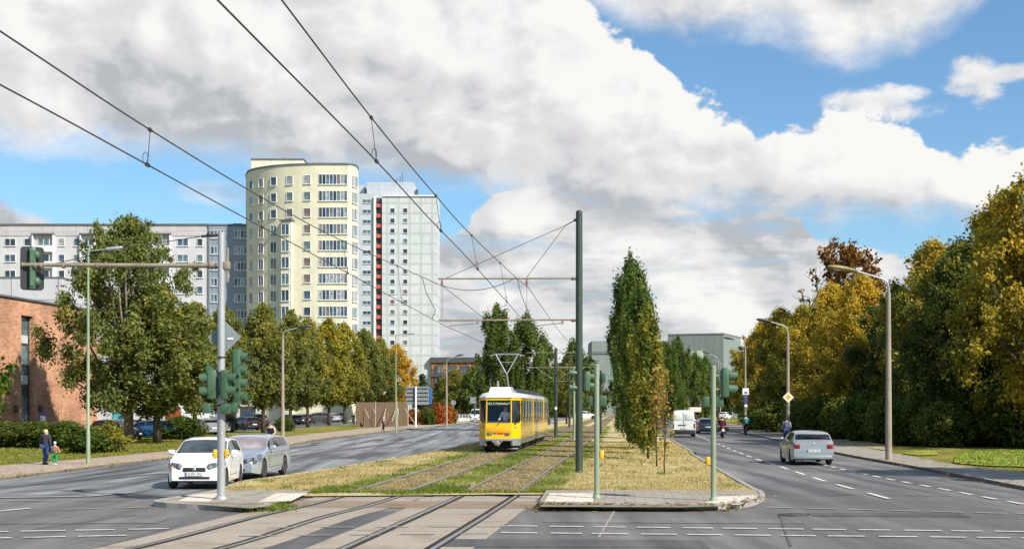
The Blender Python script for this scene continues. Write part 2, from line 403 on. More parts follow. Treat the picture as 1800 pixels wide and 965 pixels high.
def sheet(name, poly, z, m):
    bm = bmesh.new()
    bm.faces.new([bm.verts.new((x, y, z)) for x, y in poly])
    bmesh.ops.triangulate(bm, faces=bm.faces[:])
    bmesh.ops.recalc_face_normals(bm, faces=bm.faces[:])
    for f in bm.faces:
        if f.normal.z < 0: f.normal_flip()
    me = bpy.data.meshes.new(name); bm.to_mesh(me); bm.free(); me.materials.append(m)
    return structure(link(name, me))
def raised(name, poly, z0, z1, m):
    b = MB(); b.zprism(poly, z0, z1)
    return structure(b.build(name, m))
def offset_line(pts, d):
    out = []
    for i, p in enumerate(pts):
        a = Vector(pts[max(i-1, 0)]); c = Vector(pts[min(i+1, len(pts)-1)])
        t = (c - a).normalized(); out.append((p[0] - t.y * d, p[1] + t.x * d))
    return out
def band(pts, d0, d1): return offset_line(pts, d0) + offset_line(pts, d1)[::-1]
def kerb(pts, wdt, z0, z1, m, name='kerb'):
    b = MB(); A = offset_line(pts, 0); Bq = offset_line(pts, wdt); n = len(pts)
    vs = [(x, y, z0) for x, y in A] + [(x, y, z1) for x, y in A] + [(x, y, z1) for x, y in Bq] + [(x, y, z0) for x, y in Bq]
    fs = []
    for k in range(3):
        for i in range(n - 1): fs.append((k*n+i, k*n+i+1, (k+1)*n+i+1, (k+1)*n+i))
    fs += [(0, n, 2*n, 3*n), (n-1, 2*n-1, 3*n-1, 4*n-1)]
    b.add(vs, fs); return structure(b.build(name, m))
def strip(name, line, d0, d1, z, m):
    A, Bq = offset_line(line, d0), offset_line(line, d1); b = MB(); n = len(line)
    b.v = [(x, y, z) for x, y in A] + [(x, y, z) for x, y in Bq]
    up = d0 < d1
    for i in range(n - 1): b.f.append((i, i+1, n+i+1, n+i) if not up else (i, i+1, n+i+1, n+i)); b.m.append(0)
    o = b.build(name, m)
    if o.data.polygons[0].normal.z < 0:
        o.data.flip_normals()
    return structure(o)
def densify(pts, k=6):
    out = []
    P4 = [Vector(p) for p in pts]
    for i in range(len(P4) - 1):
        p0 = P4[max(i-1,0)]; p1 = P4[i]; p2 = P4[i+1]; p3 = P4[min(i+2, len(P4)-1)]
        for j in range(k):
            t = j / k
            q = .5 * ((2*p1) + (-p0 + p2)*t + (2*p0 - 5*p1 + 4*p2 - p3)*t*t + (-p0 + 3*p1 - 3*p2 + p3)*t**3)
            out.append(tuple(q))
    out.append(tuple(P4[-1])); return out
G = lambda *a: [gp(*p) for p in a]

# base ground, to the horizon
structure(sheet('ground', [(-2500,-200),(2500,-200),(2500,4500),(-2500,4500)], -.05, M_EARTH))
# lines of the street
def along(x0, y0, y): return x0 + SLOPE * (y - y0)
lk = G((-260,872),(0,844),(260,812),(511,783),(700,757)); lk.append((along(lk[-1][0], lk[-1][1], 420), 420))          # far kerb of the carriageway on the left
ml = G((272,889),(330,876),(380,868),(430,849),(520,836),(700,806),(840,780)); ml.append((along(ml[-1][0], ml[-1][1], 420), 420))   # median, that side
mr = G((1342,880),(1338,868),(1300,847),(1262,825),(1215,797),(1175,770)); mr.append((along(mr[-1][0], mr[-1][1], 420), 420))
rk = G((1960,895),(1800,861),(1600,822),(1480,800)); rk += [(18.3, 80), (along(18.3, 80, 130), 130), (along(18.3, 80, 420), 420)]
sheet('cross_street', [(-160,-20),(160,-20),(160,29.2),(17,29.2),(16,36.6),(6.95,37),(-8,37),(-17,41),(-160,60)], 0.0, M_ASPH_X)
sheet('carriageway', densify(lk, 3) + densify(ml[2:], 3)[::-1] , .004, M_ASPH_L)
right_poly = [(6.95,34.6)] + mr[2:] + rk[::-1][:-1] + [(15.6, 33.2)]
sheet('carriageway', right_poly, .004, M_ASPH_R)
# median ground
med = ml[1:] + mr[1:][::-1]
sheet('median', med, .045, M_DRY)

# ---------------------------------------------------------------- tram tracks
tl = [(-7.6,12),(-5.68,21.2),(-4.88,27.2),(-3.58,35.6),(-.7,65)]; tl += [(tl[-1][0] + .093 * d, 65 + d) for d in (60, 140, 355)]
tr = [(-3.2,12),(-2.1,21.2),(-.62,34.1),(1.15,52),(2.85,69)]; tr += [(tr[-1][0] + .09 * d, 69 + d) for d in (60, 140, 351)]
tlD, trD = densify(tl, 10), densify(tr, 10)
def trk_x(line, y):
    for a, b in zip(line, line[1:]):
        if a[1] <= y <= b[1]: return a[0] + (b[0] - a[0]) * (y - a[1]) / (b[1] - a[1])
    return line[-1][0]
YC = 34.7                              # the paved crossing ends here
def cut(line, y0, y1):
    return [(trk_x(line, y0), y0)] + [p for p in line if y0 < p[1] < y1] + [(trk_x(line, y1), y1)]
cr = []
for ln in (tlD, trD):
    near = cut(ln, 12, YC)
    strip('track_slab', near, 1.42, -1.42, .008, M_CONC)
    far = cut(ln, YC, 420)
    strip('track_bed', far, .98, -.98, .052, M_BED)
sheet('crossing_strip', [(trk_x(tlD, 30) - 1.6, 30.0), (trk_x(trD, 29.6) + 1.9, 29.6), (trk_x(trD, 31.9) + 1.7, 31.9), (trk_x(tlD, 32.2) - 1.6, 32.2)], .0125, M_STAIN)
sheet('crossing_patch', [(trk_x(tlD, 33) + 1.45, 33.4), (trk_x(tlD, 33) + 1.45, 31.9), (trk_x(trD, 33) - 1.1, 31.9), (trk_x(trD, 33) - 1.1, 33.4)], .0165, M_PAVE_R)
def strip_irregular(fL, fR, y0, y1, n, seed, amp):
    rnd = random.Random(seed); ys = [y0 + (y1 - y0) * (i / n) ** 1.5 for i in range(n + 1)]
    A = [(fL(y) + rnd.uniform(-amp, amp), y) for y in ys]; B = [(fR(y) + rnd.uniform(-amp, amp), y) for y in ys]
    return A + B[::-1]
sheet('grass_strip', strip_irregular(lambda y: trk_x(tlD, y) + .98, lambda y: trk_x(trD, y) - 1.0, YC, 160, 90, 1, .2), .049, M_GREEN)
sheet('grass_strip', strip_irregular(lambda y: trk_x(tlD, y) - 1.75, lambda y: trk_x(tlD, y) - .95, YC, 160, 90, 2, .28), .049, M_GREEN)
sheet('grass_strip', strip_irregular(lambda y: trk_x(trD, y) + .95, lambda y: trk_x(trD, y) + 1.75, YC, 160, 90, 3, .32), .049, M_GREEN)
for ln in (tlD, trD):
    for s in (-.76, .76):
        pts = offset_line(cut(ln, 12, 420), s)
        b = MB()
        prof = [(-.05, -.04), (-.05, .015), (-.034, .028), (.034, .028), (.05, .015), (.05, -.04)]
        n = len(pts); vs, fs, ms = [], [], []
        for i, p in enumerate(pts):
            h = .0 if p[1] < YC - .3 else min(.075, (p[1] - YC + .3) * .25)
            for dx, dz in prof: vs.append((p[0] + dx, p[1], dz + h))
        k = len(prof)
        for i in range(n - 1):
            for j in range(k - 1):
                b.f.append((i*k+j, i*k+j+1, (i+1)*k+j+1, (i+1)*k+j)); b.m.append(0 if 1 <= j <= 3 else 1)
        b.v = vs
        o = b.build('rail', [M_RAIL, M_RAILSIDE]); tag(o, 'x', 'rail'); structure(o); del o['label']; del o['category']
        for w0, w1, mm_ in ((.045, .155 if s < 0 else .10, M_GROOVE), (-.10 if s < 0 else -.155, -.045, M_GROOVE)):
            strip('rail_groove', offset_line(cut(ln, 12, YC), s), w0, w1, .0175, mm_)
# asphalt infill between the tracks on the crossing
sheet('asphalt_infill', [(trk_x(tlD, 12) + 1.43, 12)] + [(trk_x(tlD, y) + 1.43, y) for y in (18, 22, 26, 29)] + [(trk_x(trD, y) - 1.43, y) for y in (29, 26, 22, 18, 12)], .0035, M_PATCH)

# ---------------------------------------------------------------- refuge islands and their kerbs
il = G((272,890),(330,877),(380,868),(545,868),(478,893),(440,898))
ir = G((945,893),(960,868),(1338,868),(1343,880),(1300,893),(1200,896))
for poly, nm in ((il, 'refuge'), (ir, 'refuge')):
    raised(nm, poly, -.02, .11, M_PAVE_R)
def island_patch(name, pts, m, z=.114): sheet(name, G(*pts), z, m)
# outlines sit on the raised top, so shift the photo points to that level
GT = lambda *a: [gp(px, py, .114) for px, py in a]
sheet('pale_slab_field', GT((312,880),(338,869),(386,866),(368,881)), .114, M_TACT)
sheet('pale_slab_field', GT((452,882),(486,866),(540,866),(512,880)), .114, M_TACT)
sheet('cobble_field', GT((310,884),(372,882),(470,884),(470,890),(440,893)), .1142, M_COBBLE)
sheet('pale_slab_field', GT((957,882),(966,866),(1042,866),(1043,882)), .114, M_TACT)
sheet('pale_slab_field', GT((1238,884),(1258,872),(1330,870),(1334,877),(1296,887)), .114, M_TACT)
sheet('cobble_field', GT((950,888),(957,883.5),(1230,885.5),(1292,888.5),(1200,891),(950,890)), .1142, M_COBBLE)
kerb(densify([il[2], il[1], il[0], il[5], il[4]], 5), .13, -.02, .125, M_KERB)
kerb(densify([ir[0], ir[5], ir[4], ir[3], ir[2]], 5), .13, -.02, .125, M_KERB)
kerb(densify(ml[2:], 4)[::-1], -.14, -.02, .075, M_KERB_Y)
kerb(densify(mr[1:], 4), .14, -.02, .09, M_KERB)

# ---------------------------------------------------------------- pavements and lawns
lkD = densify(lk, 4)
lo = G((-260,842),(0,822),(280,797),(511,768),(760,743)); lo.append((along(lo[-1][0], lo[-1][1], 420), 420)); loD = densify(lo, 4)
raised('pavement', lkD + loD[::-1], -.03, .1, M_PAVE)
sheet('leaf_strewn_strip', band(lkD, .02, 1.0), .104, M_KERB_Y)
kerb(lkD, .15, -.02, .11, M_KERB)
lawn_l = loD + [(-30, 420), (-160, 420), (-160, 30)]
sheet('lawn', lawn_l, .06, M_LAWN)
sheet('bright_lawn', G((-260,838),(0,818),(110,808),(165,800),(120,786),(0,778),(-260,790)), .068, M_GREEN)
rkD = densify(rk[1:], 4); rk0 = [rk[0]] + rkD
ro = [(40, 36)] + [gp(1800, 829, .1), gp(1690, 818, .1), gp(1610, 803, .1), gp(1500, 782, .1)] + [(along(24.2, 95, y), y) for y in (95, 130, 420)]
raised('pavement', rk0 + [(p[0] + .0, p[1]) for p in ro[::-1]], -.03, .1, M_PAVE_R)
kerb(rk0, -.16, -.02, .115, M_KERB)
sheet('lawn', ro + [(160, 420), (160, 34)], .06, M_LAWN)
sheet('bright_lawn', [gp(1676, 813, .1), gp(1680, 800, .1), gp(1700, 793, .1), gp(1860, 791, .1), gp(1860, 822, .1), gp(1730, 818, .1)], .112, M_VERGE)
sheet('bright_lawn', [gp(1586, 797, .1), gp(1600, 793, .1), gp(1645, 792, .1), gp(1650, 799, .1), gp(1615, 800, .1)], .112, M_VERGE)
sheet('leaf_verge', [gp(1470, 779, .1), gp(1460, 769, .1), gp(1500, 768, .1), gp(1555, 782, .1), gp(1555, 791, .1)], .112, M_KERB_Y)
sheet('parking_lot', [(-60,84),(-30,84),(-27,120),(-22,175),(-9,232),(-60,232)], .066, M_ASPH_P)

# ---------------------------------------------------------------- road markings
def quad_line(name, a, b, wdt, z, m):
    a, b = Vector(a), Vector(b); t = (b - a).normalized(); n = Vector((-t.y, t.x)) * wdt / 2
    return sheet(name, [tuple(a - n), tuple(b - n), tuple(b + n), tuple(a + n)], z, m)
def dashes(a, b, dash, gap, wdt, z, m, seed=0, name='road_marking', skip=None):
    rnd = random.Random(seed); a, b = Vector(a), Vector(b); L = (b - a).length; t = (b - a) / L; s = 0.0
    while s + dash * .5 < L:
        e = min(L, s + dash * rnd.uniform(.92, 1.1)); p = a + t * s; q = a + t * e
        if skip is None or not skip(p, q): quad_line(name, p, q, wdt, z, m)
        s = e + gap * rnd.uniform(.8, 1.2)
tracks = lambda p, q: (trk_x(tlD, p.y) - 1.45 < q.x and p.x < trk_x(trD, p.y) + 1.45)
Zm = .0215
for a, b, sd_ in (((892,925),(1960,937),1), ((880,937),(1960,948),2)):
    dashes(gp(*a), gp(*b), .64, .22, .12, Zm, M_LINE, sd_)
for a, b, sd_ in (((-160,938),(300,930),3), ((-160,950),(258,941),4)):
    dashes(gp(*a), gp(*b), .8, .22, .12, Zm, M_LINE, sd_)
for a, b, sd_ in (((470,928),(890,926),5), ((420,943),(880,938),6)):
    dashes(gp(*a), gp(*b), .64, .35, .10, Zm, M_LINE2, sd_)
dashes(gp(1345, 892), gp(1960, 908), .72, .26, .13, Zm, M_LINE2, 7)
dashes(gp(110, 896), gp(262, 892), .9, .3, .12, Zm, M_LINE2, 8)
quad_line('road_marking', gp(-200, 878), gp(150, 873), .34, Zm, M_LINE2)
quad_line('road_marking', gp(150, 873), gp(232, 866), .3, Zm, M_LINE2)
dashes(gp(-100, 882), gp(240, 879), 1.3, .35, .12, Zm, M_LINE2, 9)
quad_line('road_marking', gp(-60, 905), gp(52, 894), .15, Zm, M_LINE)
lane = densify([gp(1562,877), gp(1450,846), gp(1388,826), gp(1310,800), gp(1255,778), gp(1222,764), gp(1180,747)], 8)
def arc(line):
    s = [0.0]
    for a, b in zip(line, line[1:]): s.append(s[-1] + (Vector(b) - Vector(a)).length)
    return s
def path_dashes(line, dash, gap, wdt, z, m):
    S = arc(line)
    def at(s):
        for i in range(len(S) - 1):
            if S[i] <= s <= S[i+1]:
                t = (s - S[i]) / (S[i+1] - S[i] + 1e-9); return (Vector(line[i]) * (1 - t) + Vector(line[i+1]) * t)
        return Vector(line[-1])
    s = 0
    while s < S[-1]:
        quad_line('road_marking', at(s), at(min(S[-1], s + dash)), wdt, z, m); s += dash + gap
path_dashes(lane, 2.15, 1.75, .14, Zm, M_LINE)
path_dashes(densify([gp(1800,887), gp(1740,876), gp(1640,857), gp(1560,842), gp(1480,825), gp(1400,806)], 8), .95, .75, .15, Zm, M_LINE)
path_dashes(densify([gp(1410,800), gp(1340,783), gp(1275,765)], 8), 1.6, 1.6, .12, Zm, M_LINE2)
# lane lines of the other carriageway
for off, yy in ((3.6, 46), (7.2, 50)):
    ln = [(p[0] + off, p[1]) for p in densify(lk[1:], 6) if yy < p[1] < 200]
    path_dashes(ln, 3.0, 6.0, .12, .013, M_LINE2)
quad_line('tar_seam', gp(1080, 898), gp(1052, 945), .05, .0108, M_PAVE_R)
for (px, py) in ((545, 774), (660, 769), (698, 765), (395, 794)):
    p = gp(px, py + 8); b = MB(); b.box((0,0,0), (.9,.42,.02)); 
    for k in range(7): b.box((-.36 + k*.12, 0, .012), (.05,.36,.01), 1)
    o = b.build('storm_drain', [M_GROOVE, M_RAILSIDE], loc=(p[0] + .35, p[1], .116)); o.rotation_euler.z = R(86)
    tag(o, {545:'dark storm drain grate in the kerb just behind the silver blue estate car', 660:'dark storm drain grate in the kerb near the walking person by the mat fence', 698:'dark storm drain grate in the kerb beside the green lamp post', 395:'dark storm drain grate in the kerb behind the two waiting cars'}[px], 'drain', 'storm drains along the kerb')

# repairs, one painted shadow bar, manholes, tyre marks
def blotch(name, cx, cy, rx, ry, rz, z, m, seed):
    rnd = random.Random(seed); n = 18; P = []
    for k in range(n):
        a = 2*PI*k/n; q = 1 + rnd.uniform(-.12, .12); x_, y_ = rx*q*math.cos(a), ry*q*math.sin(a)
        P.append((cx + x_*math.cos(rz) - y_*math.sin(rz), cy + x_*math.sin(rz) + y_*math.cos(rz)))
    sheet(name, P, z, m)
def rect(name, px, py, w_, h_, rz, z, m):
    c = gp(px, py); P = []
    for sx, sy in ((-1,-1),(1,-1),(1,1),(-1,1)):
        x_, y_ = sx*w_/2, sy*h_/2; P.append((c[0] + x_*math.cos(rz) - y_*math.sin(rz), c[1] + x_*math.sin(rz) + y_*math.cos(rz)))
    sheet(name, P, z, m)
M_PALE_A = asphalt('pale_repair', (.16,.15,.14), (.18,.17,.155))
rect('repair_or_shade_patch', 1180, 915, 5.4, 1.1, R(-3), .0085, M_PALE_A)
rect('repair_or_shade_patch', 1010, 955, 4.6, 1.3, R(-2), .0085, M_PATCH)
rect('repair_or_shade_patch', 1560, 905, 3.4, .9, R(-4), .0085, M_PATCH)  # dark repair bar, kept here as a painted shadow across the road
rect('repair_or_shade_patch', 120, 915, 4.0, 1.4, R(4), .0085, M_PALE_A)
rect('repair_or_shade_patch', 1450, 840, 1.4, 5.5, R(-4), .0095, M_PALE_A)
rect('repair_or_shade_patch', 640, 800, 1.5, 9, R(-5), .0095, M_PATCH)
for k, (a, b_) in enumerate((((0, 858), (290, 832)), ((0, 868), (200, 848)), ((430, 812), (760, 772)), ((520, 800), (820, 762)), ((60, 852), (330, 822)))):
    quad_line('tyre_track', gp(*a), gp(*b_), .42, .0105 + k * .0008, M_PATCH if k % 2 == 0 else M_PALE_A)
for k, (a, b_) in enumerate((((60, 930), (240, 905)), ((1390, 960), (1370, 905)))):
    quad_line('tar_seam', gp(*a), gp(*b_), .045, .0112 + k * .0004, M_PATCH)
for (px, py, lb) in ((1395, 905, 'round iron manhole cover in the cross street, right of the refuge'), (1330, 812, 'round iron manhole cover in the carriageway left of the silver hatchback'), (150, 862, 'round iron manhole cover in the carriageway by the white hatchback')):
    c = gp(px, py); b = MB(); b.lathe([(.001, .012), (.27, .012), (.28, .016), (.34, .016), (.35, .0)], 20); o = b.build('manhole_cover', mat('cast_iron', (.07,.065,.06), .6, .4, .3, 12, .4), loc=(c[0], c[1], .009)); tag(o, lb, 'manhole cover', 'manhole covers in the road')
# ---------------------------------------------------------------- trees, shrubs, hedges, grass
BARK = mat('bark', (.075,.06,.045), .95, 0, .35, 3.0, .8, .1, stretch=(3,3,.5))
BARK_PALE = mat('pale_bark', (.2,.17,.13), .95, 0, .35, 3.0, .8, .1, stretch=(3,3,.5))
L_GREEN = leaf_mat('plane_leaves', [(0,(0.065,0.091,0.0237)), (.4,(0.137,0.169,0.0439)), (.75,(0.221,0.24,0.0608)), (.93,(0.325,0.299,0.076)), (1,(0.468,0.325,0.0845))])
L_LIME = leaf_mat('lime_tree_leaves', [(0,(0.0715,0.0845,0.0234)), (.4,(0.156,0.176,0.0429)), (.72,(0.26,0.254,0.0546)), (.9,(0.403,0.325,0.0546)), (1,(0.52,0.351,0.0585))])
L_LIMEY = leaf_mat('yellowing_leaves', [(0,(0.0944,0.0944,0.0227)), (.35,(0.236,0.212,0.0378)), (.65,(0.448,0.342,0.0453)), (.85,(0.637,0.425,0.0472)), (1,(0.68,0.448,0.0566))])
L_ROWY = leaf_mat('yellow_green_leaves', [(0,(.08,.085,.02)), (.35,(.2,.2,.036)), (.65,(.36,.32,.045)), (.88,(.52,.40,.05)), (1,(.58,.40,.05))])
L_PARKY = leaf_mat('golden_park_leaves', [(0,(.12,.11,.02)), (.3,(.28,.24,.035)), (.6,(.5,.37,.045)), (.85,(.66,.44,.05)), (1,(.68,.46,.06))])
L_GOLD = leaf_mat('golden_leaves', [(0,(0.189,0.137,0.0236)), (.35,(0.42,0.273,0.0315)), (.7,(0.63,0.378,0.0315)), (1,(0.68,0.441,0.0473))])
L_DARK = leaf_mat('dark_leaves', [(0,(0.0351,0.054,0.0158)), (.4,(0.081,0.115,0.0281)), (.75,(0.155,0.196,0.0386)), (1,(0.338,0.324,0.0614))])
L_OLIVE = leaf_mat('olive_leaves', [(0,(0.0688,0.0813,0.0225)), (.35,(0.163,0.175,0.0338)), (.65,(0.312,0.275,0.0412)), (.85,(0.525,0.375,0.0469)), (1,(0.68,0.425,0.0562))])
L_OAK = leaf_mat('columnar_oak_leaves', [(0,(0.0425,0.0688,0.0179)), (.4,(0.0938,0.144,0.0309)), (.75,(0.169,0.231,0.0488)), (1,(0.312,0.338,0.065))])
L_OAKY = leaf_mat('young_oak_leaves', [(0,(0.069,0.092,0.0194)), (.4,(0.149,0.184,0.0329)), (.75,(0.287,0.287,0.0448)), (1,(0.517,0.345,0.0598))])
L_RUST = leaf_mat('rusty_leaves', [(0,(0.084,0.036,0.0096)), (.4,(0.192,0.084,0.0144)), (.75,(0.312,0.144,0.018)), (1,(0.408,0.24,0.036))], .2)
L_SAP = leaf_mat('sapling_leaves', [(0,(.14,.15,.03)), (.45,(.32,.25,.05)), (.75,(.42,.22,.05)), (1,(.48,.17,.05))], .2)
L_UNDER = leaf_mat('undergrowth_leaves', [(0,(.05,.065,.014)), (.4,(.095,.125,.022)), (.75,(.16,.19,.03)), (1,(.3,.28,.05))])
L_RED = leaf_mat('red_shrub_leaves', [(0,(0.066,0.055,0.011)), (.4,(0.22,0.077,0.0165)), (.75,(0.44,0.121,0.022)), (1,(0.55,0.22,0.033))])
L_HEDGE = leaf_mat('hedge_leaves', [(0,(0.028,0.049,0.0084)), (.4,(0.063,0.098,0.014)), (.75,(0.119,0.168,0.0224)), (1,(0.224,0.252,0.042))])
L_CONIF = leaf_mat('conifer_needles', [(0,(.022,.034,.02)), (.5,(.05,.075,.034)), (1,(.10,.13,.05))], .1)

def leaf_mesh(name, cen, rad, per, size, seed, m, zs=1.0, aspect=1.5, flat=.35, tone_c=None, spread=1.0):
    """leaf faces spread through a set of leaf clumps"""
    rs = np.random.RandomState(seed)
    cen = np.asarray(cen, float); rad = np.asarray(rad, float); K = len(cen)
    cnt = np.maximum(3, (per * (rad / rad.mean()) ** 2)).astype(int)
    idx = np.repeat(np.arange(K), cnt); N = len(idx)
    d = rs.normal(size=(N, 3)); d /= np.linalg.norm(d, axis=1, keepdims=True)
    rr = rad[idx] * np.minimum(1.55, np.abs(rs.normal(.45, .42, N))) * spread
    off = d * rr[:, None]; off[:, 2] *= zs
    p = cen[idx] + off
    nrm = d * .8 + rs.normal(size=(N, 3)) * .7 + np.array([0, 0, flat]); nrm /= np.linalg.norm(nrm, axis=1, keepdims=True)
    a = np.cross(nrm, rs.normal(size=(N, 3))); a /= np.linalg.norm(a, axis=1, keepdims=True); b = np.cross(nrm, a)
    s = size * rs.uniform(.6, 1.35, N)[:, None]
    fold = nrm * s * .18
    v = np.stack([p - a * s * aspect * .5, p + b * s * .5 + fold, p + a * s * aspect * .5, p - b * s * .5 + fold], 1).reshape(-1, 3)
    me = bpy.data.meshes.new(name)
    me.vertices.add(4 * N); me.vertices.foreach_set('co', v.ravel())
    me.loops.add(4 * N); me.loops.foreach_set('vertex_index', np.arange(4 * N))
    me.polygons.add(N); me.polygons.foreach_set('loop_start', np.arange(0, 4 * N, 4))
    me.materials.append(m); me.update(calc_edges=True)
    tc = rs.normal(.5, .13, K) if tone_c is None else np.asarray(tone_c)
    tone = np.clip(tc[idx] + rs.normal(0, .13, N), 0, 1)
    at = me.attributes.new('tone', 'FLOAT', 'FACE'); at.data.foreach_set('value', tone.astype(np.float32))
    return me
PROF = {
 'round': lambda t: math.sin(PI * min(1, max(0, t * .9 + .1))) ** .6,
 'oval': lambda t: (min(1, t / .28) ** .55) * (max(0, 1 - t) ** .55) * 1.28 if t > 0 else .3,
 'column': lambda t: min(1, .55 + t * 1.6) * (max(0.02, 1 - t ** 7) ** .8),
 'spire': lambda t: min(1, .5 + t * 3) * max(0.04, 1 - t) ** .8,
 'broad': lambda t: (min(1, .55 + t * 1.6)) * max(0, 1 - t ** 2.4) ** .6,
}
def tree_meshes(key, H, Rr, z0, prof, ncl, per, clr, leaf, m, seed, zs=1.0, trunk_r=.18, limbs=9, bark=None, flat=.35, grad=0.0, squash=1.0, lob=.16, out=.0, spread=1.0):
    rnd = random.Random(seed); f = PROF[prof]; cen, rad, tone = [], [], []
    for i in range(ncl):
        t = (i + rnd.random()) / ncl
        t = t ** .92
        w = f(t) * Rr; q = rnd.random()
        r = w * (.62 + .38 * rnd.random() if q < .72 else .62 * math.sqrt(rnd.random()))
        a = i * 2.39996 + rnd.uniform(-.6, .6)
        lump = 1 + lob * math.sin(3 * a + seed) * math.sin(5.3 * t * PI + seed)
        c = clr * rnd.uniform(.65, 1.3) * (.55 + .45 * min(1, w / (Rr * .6)))
        r = max(0, r * lump - c * .55)
        if rnd.random() < out: r += c * .9; c *= .6
        cen.append((r * math.cos(a), r * math.sin(a) * squash, z0 + t * (H - z0) - c * .5 * zs * t)); rad.append(c)
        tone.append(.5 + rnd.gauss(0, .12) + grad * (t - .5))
    crown = leaf_mesh(key + '_crown', cen, rad, per, leaf, seed, m, zs, 1.5, flat, tone, spread)
    b = MB(); top = z0 + (H - z0) * .72
    path = [(0, 0, -.1), (rnd.uniform(-.05,.05), 0, z0 * .6), (rnd.uniform(-.15,.15), rnd.uniform(-.1,.1), z0 + (H - z0) * .3), (rnd.uniform(-.3,.3), rnd.uniform(-.2,.2), top)]
    b.tube(path, [trunk_r * 1.25, trunk_r, trunk_r * .7, trunk_r * .15], 9)
    for i in range(limbs):
        k = rnd.randrange(len(cen)); c = Vector(cen[k]); s = Vector((0, 0, min(c.z - .3, z0 * rnd.uniform(.8, 1.0) + (c.z - z0) * rnd.uniform(.1, .45))))
        mid = (s + c) / 2 + Vector((0, 0, -.12 * (c - s).length * .6))
        b.tube([s, mid, c], [trunk_r * .45, trunk_r * .28, trunk_r * .08], 6)
    bm_ = bark or BARK
    me = bpy.data.meshes.new(key + '_trunk'); me.from_pydata(b.v, [], b.f); me.materials.append(bm_); fix_normals(me)
    me.polygons.foreach_set('use_smooth', [True] * len(me.polygons))
    return crown, me
CACHE = {}
def plant(kind, name, label, cat, X, Y, H, Wd, group=None, rz=None, z=.05, part='trunk'):
    crown, tr, H0, W0 = CACHE[kind]
    rnd = random.Random(int(X * 131 + Y * 17))
    t = thing(name, label, cat, (X, Y, z), rnd.uniform(0, 6.28) if rz is None else rz, group)
    t.scale = (Wd / W0, Wd / W0, H / H0)
    link('crown' if part == 'trunk' else 'foliage', crown, t); link(part, tr, t)
    return t
def define(kind, H, Wd, *a, **k): CACHE[kind] = (*tree_meshes(kind, H, Wd / 2, *a, **k), H, Wd)
define('big', 16, 14, 2.4, 'broad', 270, 250, .78, .155, L_GREEN, 11, trunk_r=.36, limbs=60, bark=BARK_PALE, lob=.45, out=.1)
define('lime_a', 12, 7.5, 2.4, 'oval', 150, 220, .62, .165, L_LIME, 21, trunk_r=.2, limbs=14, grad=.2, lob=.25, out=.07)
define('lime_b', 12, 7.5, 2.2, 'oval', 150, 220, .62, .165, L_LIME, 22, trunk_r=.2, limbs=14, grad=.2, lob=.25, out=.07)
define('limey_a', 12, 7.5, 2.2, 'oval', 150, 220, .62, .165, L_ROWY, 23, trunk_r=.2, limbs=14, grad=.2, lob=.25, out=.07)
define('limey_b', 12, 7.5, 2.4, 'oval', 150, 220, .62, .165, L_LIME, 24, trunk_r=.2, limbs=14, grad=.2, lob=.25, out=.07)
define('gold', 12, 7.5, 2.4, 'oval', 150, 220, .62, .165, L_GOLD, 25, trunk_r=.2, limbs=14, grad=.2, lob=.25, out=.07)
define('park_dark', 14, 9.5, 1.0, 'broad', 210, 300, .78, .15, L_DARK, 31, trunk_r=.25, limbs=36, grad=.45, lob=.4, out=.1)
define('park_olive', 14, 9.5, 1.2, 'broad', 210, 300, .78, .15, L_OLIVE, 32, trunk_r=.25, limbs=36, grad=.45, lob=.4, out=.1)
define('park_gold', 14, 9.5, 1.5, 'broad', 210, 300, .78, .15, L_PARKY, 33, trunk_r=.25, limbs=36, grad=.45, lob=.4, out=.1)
define('col_a', 14, 4.2, .6, 'column', 130, 260, .44, .14, L_OAK, 41, zs=3.2, trunk_r=.16, limbs=6, flat=-.1, lob=.26, out=.04, spread=.82)
define('col_b', 14, 4.2, .6, 'column', 130, 260, .44, .14, L_OAK, 42, zs=3.2, trunk_r=.16, limbs=6, flat=-.1, lob=.26, out=.04, spread=.82)
define('col_young', 7, 1.7, .7, 'column', 80, 80, .22, .11, L_OAKY, 43, zs=2.8, trunk_r=.05, limbs=8, flat=-.1)
define('sapling', 4.2, .75, .7, 'column', 26, 10, .17, .085, L_SAP, 44, zs=2.2, trunk_r=.022, limbs=18, flat=-.1)
define('bush', 1.6, 2.4, .1, 'round', 40, 110, .42, .12, L_HEDGE, 51, trunk_r=.04, limbs=8)
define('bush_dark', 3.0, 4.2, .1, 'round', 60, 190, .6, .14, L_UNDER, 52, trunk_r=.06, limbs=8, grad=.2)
define('bush_green', 3.0, 4.2, .1, 'round', 60, 190, .6, .14, L_HEDGE, 53, trunk_r=.06, limbs=8, grad=.2)
define('bush_red', 1.6, 2.4, .1, 'round', 36, 100, .42, .14, L_RED, 54, trunk_r=.04, limbs=6)
define('bush_rust', 1.6, 2.6, .1, 'round', 36, 90, .4, .11, L_OLIVE, 55, trunk_r=.04, limbs=10)
define('conifer', 11, 6.0, .8, 'spire', 90, 120, .8, .22, L_CONIF, 56, zs=.55, trunk_r=.18, limbs=20, flat=-.3)
define('branchy', 6.5, 4.2, 1.9, 'broad', 46, 60, .6, .2, leaf_mat('maple_leaves', [(0,(.04,.07,.008)), (.5,(.09,.15,.015)), (1,(.19,.24,.03))]), 57, trunk_r=.07, limbs=14)
define('far_mass', 13, 14, .4, 'broad', 90, 90, 1.6, .6, L_DARK, 58, trunk_r=.3, limbs=6, grad=.2)

